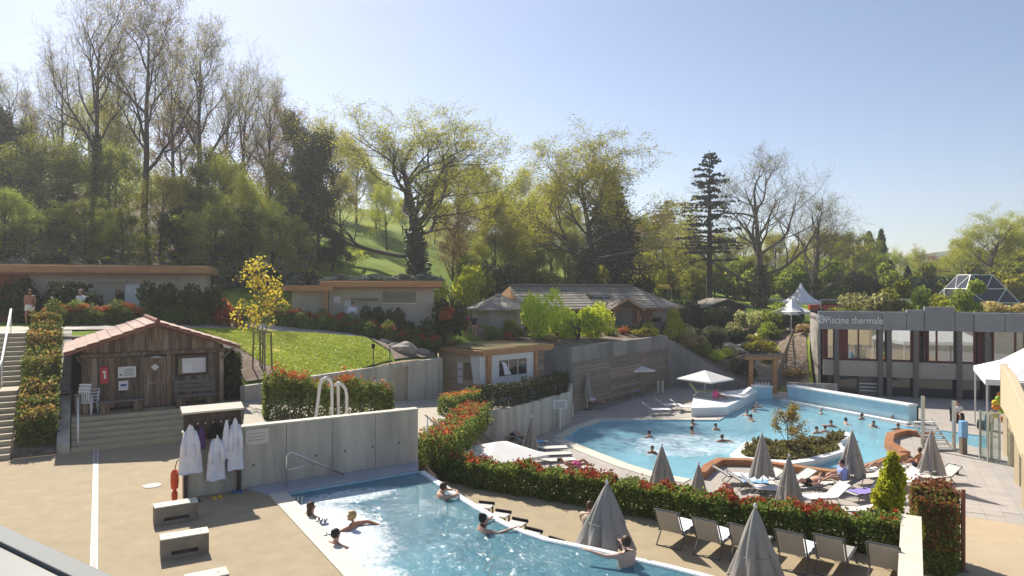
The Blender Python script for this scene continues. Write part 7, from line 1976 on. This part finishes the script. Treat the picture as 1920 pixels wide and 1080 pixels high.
# ------------------------------------------------------------------ people
BODY = {}
R0 = dict(pelvis=(.155, .115), spine=(.135, .10), chest=(.165, .115), neck=(.058, .058), jaw=(.060, .066), head=(.080, .095), crown=(.060, .075), sh=(.072, .066), el=(.044, .044), wr=(.031, .027), hip=(.105, .105), kn=(.062, .062), an=(.042, .042), toe=(.036, .03))
def pose_joints(pose):
    j = dict(pelvis=(0, 0, .95), spine=(0, 0.01, 1.15), chest=(0, 0, 1.34), neck=(0, 0.0, 1.47), jaw=(0, .03, 1.55), head=(0, .02, 1.63), crown=(0, .01, 1.70), nose=(0, .125, 1.605),
             shR=(.18, 0, 1.41), elR=(.24, -.02, 1.14), wrR=(.25, .06, .90), shL=(-.18, 0, 1.41), elL=(-.24, -.02, 1.14), wrL=(-.25, .06, .90),
             hipR=(.09, 0, .88), knR=(.10, .03, .48), anR=(.10, 0, .08), toeR=(.11, .15, .035), hipL=(-.09, 0, .88), knL=(-.10, .03, .48), anL=(-.10, 0, .08), toeL=(-.11, .15, .035))
    if pose == "walk":
        j.update(knR=(.10, .22, .52), anR=(.10, .14, .12), toeR=(.10, .29, .08), knL=(-.09, -.06, .50), anL=(-.09, -.32, .12), toeL=(-.09, -.19, .04), elR=(.25, -.12, 1.15), wrR=(.22, -.02, .93), elL=(-.25, .06, 1.15), wrL=(-.22, .24, 1.0))
    if pose.startswith("swim") or pose in ("edge", "reach"):
        for k in j: j[k] = (j[k][0], j[k][1], j[k][2] - 1.36)          # water line at z = 0, knees bent under water
        j.update(knR=(.12, .33, -.62), anR=(.12, .05, -.98), toeR=(.13, .20, -1.03), knL=(-.12, .33, -.62), anL=(-.12, .05, -.98), toeL=(-.13, .20, -1.03))
        j.update(elR=(.42, .10, -.02), wrR=(.58, .28, -.03), elL=(-.42, .10, -.02), wrL=(-.58, .28, -.03))
        if pose == "swim2": j.update(elR=(.30, .22, -.08), wrR=(.18, .42, -.04), elL=(-.30, .22, -.08), wrL=(-.18, .42, -.04))
        if pose == "edge": j.update(elR=(.36, .22, .12), wrR=(.12, .40, .12), elL=(-.36, .22, .12), wrL=(-.12, .42, .12), jaw=(0, .05, .20), head=(0, .08, .27), crown=(0, .07, .345), nose=(0, .18, .24))
        if pose == "reach": j.update(elR=(.26, .25, -.02), wrR=(.32, .52, .06), elL=(-.36, .18, .02), wrL=(-.52, .42, .07))
        if pose == "swim3": # leaning with one arm out of the water
            j.update(elR=(.36, -.20, .06), wrR=(.40, -.44, .0), elL=(-.36, .20, -.05), wrL=(-.40, .42, -.04))
    if pose == "lie":     # on the back, head at -y, feet at +y, back slightly raised
        def m_(x, d, z): return (x, d, z)
        j = dict(pelvis=(0, 0, .12), spine=(0, -.2, .15), chest=(0, -.38, .22), neck=(0, -.50, .30), jaw=(0, -.56, .37), head=(0, -.63, .40), crown=(0, -.70, .43), nose=(0, -.575, .485),
                 shR=(.18, -.44, .26), elR=(.30, -.22, .12), wrR=(.26, .02, .14), shL=(-.18, -.44, .26), elL=(-.30, -.22, .12), wrL=(-.26, .02, .14),
                 hipR=(.09, .06, .12), knR=(.11, .46, .20), anR=(.10, .86, .07), toeR=(.13, .92, .19), hipL=(-.09, .06, .12), knL=(-.11, .44, .32), anL=(-.10, .78, .07), toeL=(-.12, .88, .15))
    if pose == "sit":     # sitting on a lounger, legs stretched to +y
        j = dict(pelvis=(0, 0, .14), spine=(0, -.03, .34), chest=(0, -.03, .54), neck=(0, 0, .67), jaw=(0, .04, .75), head=(0, .03, .83), crown=(0, .02, .90), nose=(0, .135, .80),
                 shR=(.18, -.02, .61), elR=(.24, .12, .40), wrR=(.20, .36, .36), shL=(-.18, -.02, .61), elL=(-.24, .12, .40), wrL=(-.20, .36, .36),
                 hipR=(.09, .06, .13), knR=(.12, .44, .32), anR=(.11, .80, .06), toeR=(.12, .93, .10), hipL=(-.09, .06, .13), knL=(-.12, .46, .26), anL=(-.11, .84, .06), toeL=(-.12, .95, .12))
    if pose == "seat":    # on a chair, feet on the ground
        j = dict(pelvis=(0, 0, .55), spine=(0, 0, .74), chest=(0, .02, .94), neck=(0, .04, 1.07), jaw=(0, .08, 1.15), head=(0, .07, 1.23), crown=(0, .06, 1.30), nose=(0, .175, 1.20),
                 shR=(.18, .02, 1.01), elR=(.24, .1, .76), wrR=(.16, .34, .74), shL=(-.18, .02, 1.01), elL=(-.24, .1, .76), wrL=(-.16, .34, .74),
                 hipR=(.09, .06, .54), knR=(.11, .46, .56), anR=(.11, .46, .1), toeR=(.11, .6, .05), hipL=(-.09, .06, .54), knL=(-.11, .46, .56), anL=(-.11, .46, .1), toeL=(-.11, .6, .05))
    return {k: Vector(v) for k, v in j.items()}
def body_mesh(pose):
    if pose in BODY: return BODY[pose]
    j = pose_joints(pose)
    vs, rad, ed = [], [], []
    ix = {}
    def addv(k, p, r): ix[k] = len(vs); vs.append(tuple(p)); rad.append(r); return ix[k]
    def e(a, b): ed.append((ix[a], ix[b]))
    for k in ("pelvis", "spine", "chest", "neck", "jaw", "head", "crown"): addv(k, j[k], R0[k])
    for a, b in (("pelvis", "spine"), ("spine", "chest"), ("chest", "neck"), ("neck", "jaw"), ("jaw", "head"), ("head", "crown")): e(a, b)
    for s in "RL":
        for k in ("sh", "el", "wr", "hip", "kn", "an", "toe"): addv(k + s, j[k + s], R0[k])
        addv("ua" + s, j["sh" + s].lerp(j["el" + s], 0.5), (.052, .052)); addv("fa" + s, j["el" + s].lerp(j["wr" + s], 0.35), (.044, .042))
        addv("th" + s, j["hip" + s].lerp(j["kn" + s], 0.45), (.088, .088)); addv("ca" + s, j["kn" + s].lerp(j["an" + s], 0.35), (.060, .060))
        for a, b in (("chest", "sh" + s), ("sh" + s, "ua" + s), ("ua" + s, "el" + s), ("el" + s, "fa" + s), ("fa" + s, "wr" + s), ("pelvis", "hip" + s), ("hip" + s, "th" + s), ("th" + s, "kn" + s), ("kn" + s, "ca" + s), ("ca" + s, "an" + s), ("an" + s, "toe" + s)): e(a, b)
        # hand: palm, four fingers and a thumb from the side of the palm
        d = (j["wr" + s] - j["el" + s]).normalized()
        side = d.cross(Vector((0, 0, 1)))
        side = side.normalized() if side.length > 0.1 else Vector((1, 0, 0))
        if s == "L": side = -side
        curl = side.cross(d).normalized() * (1 if side.cross(d).z < 0 else -1)
        addv("palm" + s, j["wr" + s] + d * 0.07, (.036, .018)); e("wr" + s, "palm" + s)
        for f_, (o_, ln) in enumerate(((-.030, .065), (-.010, .078), (.010, .073), (.030, .058))):
            b0 = j["wr" + s] + d * 0.105 + side * o_
            addv("f%d%s" % (f_, s), b0, (.0095, .0095)); e("palm" + s, "f%d%s" % (f_, s))
            addv("g%d%s" % (f_, s), b0 + d * ln * 0.55 + curl * 0.008, (.009, .009)); e("f%d%s" % (f_, s), "g%d%s" % (f_, s))
            addv("h%d%s" % (f_, s), b0 + d * ln * 0.92 + curl * 0.030, (.008, .008)); e("g%d%s" % (f_, s), "h%d%s" % (f_, s))
        b0 = j["wr" + s] + d * 0.04 - side * 0.036
        addv("t0" + s, b0, (.012, .012)); e("wr" + s, "t0" + s)
        addv("t1" + s, b0 + d * 0.035 - side * 0.022, (.010, .010)); e("t0" + s, "t1" + s)
    me = bpy.data.meshes.new("body"); me.from_pydata(vs, ed, [])
    o = bpy.data.objects.new("tmp", me); COL.objects.link(o)
    sm = o.modifiers.new("s", 'SKIN'); sm.use_smooth_shade = True
    sl = me.skin_vertices[0].data if len(me.skin_vertices) else None
    if sl is None:
        bm = bmesh.new(); bm.from_mesh(me); bm.verts.layers.skin.verify(); bm.to_mesh(me); bm.free(); sl = me.skin_vertices[0].data
    for i, r in enumerate(rad): sl[i].radius = r; sl[i].use_root = (i == 0)
    o.modifiers.new("u", 'SUBSURF').levels = 1
    o.modifiers["u"].render_levels = 1
    dg = bpy.context.evaluated_depsgraph_get(); dg.update()
    out = bpy.data.meshes.new_from_object(o.evaluated_get(dg)); out.name = "body_" + pose
    out.shade_smooth()
    bpy.data.objects.remove(o)
    BODY[pose] = (out, j)
    return BODY[pose]
def person(pose, loc, rz, label, skin="skin", hair="hair_dark", wear=None, long_hair=False, robe_=None, group="people at the baths", bald=False, scale=1.0, bun=False):
    me, j = body_mesh(pose)
    t = thing("person", label, "person", loc, rz, group)
    b = link("body", me, None, t); obj_mat(b, skin)
    hd, cr, jw, ns = j["head"], j["crown"], j["jaw"], j["nose"]
    upv = (cr - jw).normalized(); fw = (ns - hd).normalized(); fw = (fw - upv * fw.dot(upv)).normalized(); sd_ = fw.cross(upv).normalized()
    M_ = Matrix((sd_, fw, upv)).transposed()
    c = jw.lerp(cr, 0.55)
    if not bald:
        vs, fs = [], []
        m = MB().ball((0, 0, 0), (0.094, 0.112, 0.112), 8, 14)
        m.v = [tuple(c + M_ @ (Vector(v) + Vector((0, -0.018, 0.030)))) for v in m.v]
        keep = []
        for f_ in m.f:
            q = sum((M_.transposed() @ (Vector(m.v[i]) - c) for i in f_), Vector()) / len(f_)
            if not (q.y > 0.045 and q.z < 0.055) and not (q.z < -0.045 and not long_hair): keep.append(f_)
        m.f = keep
        hr_ = m.build("hair", hair, t, True)
        if long_hair: MB().ball(tuple(c + M_ @ Vector((0, -0.085, -0.10))), (0.085, 0.05, 0.15), 6, 10).build("long_hair", hair, hr_, True)
        if bun: MB().ball(tuple(c + M_ @ Vector((0, -0.07, 0.12))), 0.05, 6, 8).build("hair_bun", hair, hr_, True)
    for sx in (-1, 1):
        MB().ball(tuple(c + M_ @ Vector((sx * 0.032, 0.088, 0.0))), (0.011, 0.011, 0.008), 4, 8).build("eye", "hair_dark", t)
        MB().ball(tuple(c + M_ @ Vector((sx * 0.084, 0.0, -0.015))), (0.014, 0.024, 0.032), 5, 8).build("ear", skin, t, True)
    n_ = MB().ball(tuple(c + M_ @ Vector((0, 0.100, -0.022))), (0.014, 0.022, 0.024), 5, 8).build("nose", skin, t, True)
    MB().ball(tuple(c + M_ @ Vector((0, 0.083, -0.062))), (0.026, 0.012, 0.008), 5, 8).build("mouth", "cloth_pink" if skin == "skin_pale" else "skin_tan", t, True)
    pel, spn, cst = j["pelvis"], j["spine"], j["chest"]
    if wear:
        kind, m = wear
        if kind == "trunks":
            MB().tube([pel + (spn - pel) * 0.3, pel, (pel + (j["hipR"] + j["hipL"]) / 2) / 2 - (spn - pel) * 0.25], [.165, .18, .17], 14).build("trunks", m, t, True)
            for s in "RL": MB().tube([j["hip" + s], j["hip" + s].lerp(j["kn" + s], 0.5)], [.122, .105], 12).build("trunk_leg", m, t, True)
        elif kind == "suit":
            MB().tube([cst + (j["neck"] - cst) * 0.1, cst, spn, pel, pel - (spn - pel) * 0.35], [.16, .178, .15, .17, .15], 16).build("swimsuit", m, t, True)
        elif kind == "robe":
            up_ = (cst - pel).normalized()
            MB().tube([j["neck"] - (j["neck"] - cst) * 0.35, cst, spn, pel, pel - up_ * 0.25, pel - up_ * 0.5], [.12, .21, .20, .21, .25, .27], 18).build("robe", m, t, True)
            for s in "RL": MB().tube([j["sh" + s], j["el" + s], j["wr" + s]], [.10, .085, .08], 10).build("sleeve", m, t, True)
        elif kind == "shirt":
            MB().tube([j["neck"] - (j["neck"] - cst) * 0.3, cst, spn, pel], [.12, .20, .185, .19], 18).build("shirt", m, t, True)
            for s in "RL": MB().tube([j["sh" + s], j["sh" + s].lerp(j["el" + s], 0.8)], [.095, .08], 10).build("sleeve", m, t, True)
    t.scale = (scale,) * 3
    return t
# near pool (water at -0.06)
def NP_(px, py): return P(px, py, -0.06)
person("swim2", NP_(583, 972), math.radians(-40), "dark haired bather leaning at the left edge in the foaming water", "skin", "hair_brown", ("suit", "cloth_black"), long_hair=True)
person("swim3", NP_(660, 990), math.radians(70), "blond tanned bather stretching an arm through the foam", "skin_tan", "hair_blond", ("trunks", "cloth_navy"))
person("swim2", NP_(629, 1026), math.radians(-35), "dark haired bather closest to the camera at the left edge of the foam", "skin", "hair_dark", ("suit", "cloth_black"))
person("edge", P(840, 932, -0.06) + Vector((-0.15, -0.1, 0)), math.radians(-50), "bather resting both arms on the overflow edge near the wall", "skin", "hair_brown", ("suit", "cloth_black"))
person("reach", P(910, 996, -0.06) + Vector((-0.05, 0.0, 0)), math.radians(-62), "dark haired woman in a dark swimsuit reaching for the overflow edge", "skin", "hair_dark", ("suit", "cloth_black"), bun=True)
person("reach", P(1170, 1062, -0.06) + Vector((0.05, 0.05, 0.17)), math.radians(30), "bare backed man at the overflow edge beside the closed parasol", "skin_pale", "hair_brown", ("trunks", "cloth_navy"), scale=1.06)
for i, (px, py) in enumerate(((558, 945), (602, 985), (618, 1012))):
    p = NP_(px, py)
    t = thing("water_jet", ["grey massage jet nozzle at the pool edge, farthest of three", "grey massage jet nozzle between the two dark haired bathers", "grey massage jet nozzle nearest the camera at the foam's edge"][i], "nozzle", p + Vector((0, 0, -0.05)), 0.5, "massage jets at the near pool edge")
    for k in range(3): MB().tube([(0.1 * k - 0.1, 0, -0.2), (0.1 * k - 0.1, 0.02, 0.12), (0.1 * k - 0.06, 0.1, 0.17), (0.1 * k - 0.03, 0.17, 0.10)], 0.035, 8).build("spout", "steel", t, True)
# big pool swimmers
WB = Z_LOW - 0.07
sw = [(1217, 820, 40, "skin", "hair_dark", "swimmer with dark hair left in the foaming part of the big pool"), (1223, 850, 160, "skin_tan", "hair_dark", "swimmer nearest the hedge in the big pool, beside a parasol tip"), (1299, 798, 90, "skin", "hair_brown", "rear swimmer of the close pair below the raised sun deck"),
      (1297, 812, 270, "skin_tan", "hair_dark", "front swimmer of the close pair below the raised sun deck"), (1342, 806, 200, "skin", "hair_dark", "swimmer right of the close pair below the raised sun deck"), (1354, 828, 20, "skin_tan", "hair_brown", "swimmer between the close pair and the island"),
      (1401, 780, 120, "skin", "hair_dark", "left swimmer of the group near the fountain block"), (1413, 772, 230, "skin_pale", "hair_brown", "middle swimmer of the group near the fountain block"), (1408, 788, 300, "skin", "hair_dark", "front swimmer of the group near the fountain block"), (1420, 764, 0, "skin", "hair_grey", "rear swimmer of the group near the fountain block"),
      (1540, 776, 60, "skin_pale", "hair_grey", "swimmer close to the middle of the white channel wall"), (1558, 800, 180, "skin", "hair_dark", "swimmer behind the right half of the island, left of two in a line"), (1586, 795, 270, "skin", "hair_dark", "swimmer behind the right tip of the island, right of two in a line"),
      (1616, 786, 30, "skin_tan", "hair_brown", "swimmer resting under the right half of the channel wall"), (1638, 801, 130, "skin", "hair_dark", "swimmer left of the brown kerb's bend"), (1531, 812, 200, "skin", "hair_dark", "swimmer directly behind the island, left of three"),
      (1547, 810, 330, "skin_pale", "hair_brown", "swimmer directly behind the island, middle of three"), (1561, 820, 80, "skin", "hair_dark", "swimmer leaning at the island's right tip"), (1684, 806, 150, "skin_tan", "hair_dark", "swimmer at the brown kerb beside the paved bay"), (1672, 790, 250, "skin", "hair_grey", "swimmer at the right end of the channel wall")]
for i, (px, py, rz, sk, hr_, lab) in enumerate(sw):
    person(("swim", "swim2", "swim3")[i % 3], P(px, py, WB), math.radians(rz), lab, sk, hr_, ("suit", ["cloth_black", "cloth_navy", "cloth_blue"][i % 3]) if i % 2 else ("trunks", "cloth_navy"), group="swimmers in the big pool")
# on the decks
LH = 0.36
def onl(px, py, rz, dx=0.0): # a point above a lounger's seat
    p = LP(px, py); return Vector((p.x + math.cos(rz) * dx, p.y + math.sin(rz) * dx, Z_LOW + LH))
person("lie", onl(1062, 893, right, 0.35), right - math.pi / 2, "tanned sunbather lying on a lounger close behind the hedge", "skin_tan", "hair_brown", ("trunks", "cloth_pink"))
person("lie", onl(945, 836, math.radians(20), 0.35), math.radians(-70), "sunbather on the lounger against the grey wall", "skin", "hair_dark", ("trunks", "cloth_navy"))
person("lie", onl(1530, 925, math.radians(195), 0.35), math.radians(105), "sunbather lying between two closed parasols", "skin", "hair_dark", ("trunks", "cloth_black"))
person("sit", onl(1588, 922, math.radians(170), 0.2), math.radians(80), "person in a light blue shirt sitting up on a lounger", "skin", "hair_dark", ("shirt", "cloth_lilac"))
person("sit", onl(1735, 898, math.radians(100), 0.3), math.radians(10), "tanned person sitting on a lounger left of the right parasol", "skin_tan", "hair_brown", ("trunks", "cloth_navy"))
person("lie", onl(1668, 893, math.radians(190), 0.4), math.radians(100), "sunbather lying beside the golden shrub", "skin", "hair_brown", ("suit", "cloth_navy"))
person("lie", onl(1108, 764, math.radians(-35), 0.3), math.radians(-125), "person in pale clothes lying on the leftmost brown lounger", "skin", "hair_dark", ("shirt", "towel_white"))
pk = P(1342, 749, -2.35)
person("sit", (pk.x, pk.y, -2.36), math.radians(-80), "person in pink sitting on the raised sun deck", "skin_tan", "hair_dark", ("shirt", "cloth_pink"))
pw_ = LP(1795, 792)
person("seat", (pw_.x, pw_.y, Z_LOW), math.radians(150), "person sitting in a wicker chair beyond the pool steps", "skin", "hair_brown", ("shirt", "towel_white"))
person("sit", (1.95, 17.1, Z_STRIP - 0.0), math.radians(-30), "brown haired person sitting by the hedge behind the closed parasol", "skin", "hair_brown", ("shirt", "render_tan"))
# upper terrace walkers
def up_(px, Y): x = (px - CX) / F * Y; return Vector((x, Y, h(x, Y) + 0.05))
person("walk", up_(56, 33.8), math.radians(200), "bare chested person with a white towel round the waist above the stairs", "skin_tan", "hair_brown", ("trunks", "towel_white"))
person("walk", up_(151, 35.6), math.radians(170), "person in a white top on the upper terrace behind the hut", "skin", "hair_blond", ("shirt", "towel_white"))
person("stand", up_(661, 42.6), math.radians(190), "person in a white robe before the stony roofed pavilion", "skin", "hair_dark", ("robe", "robe_white"))
person("stand", up_(874, 48.2), math.radians(150), "left person of the pair on the path above the kiosk", "skin_tan", "hair_grey", ("shirt", "cloth_pink"))
person("stand", up_(889, 48.4), math.radians(200), "right person of the pair on the path above the kiosk", "skin", "hair_grey", ("shirt", "cloth_navy"))
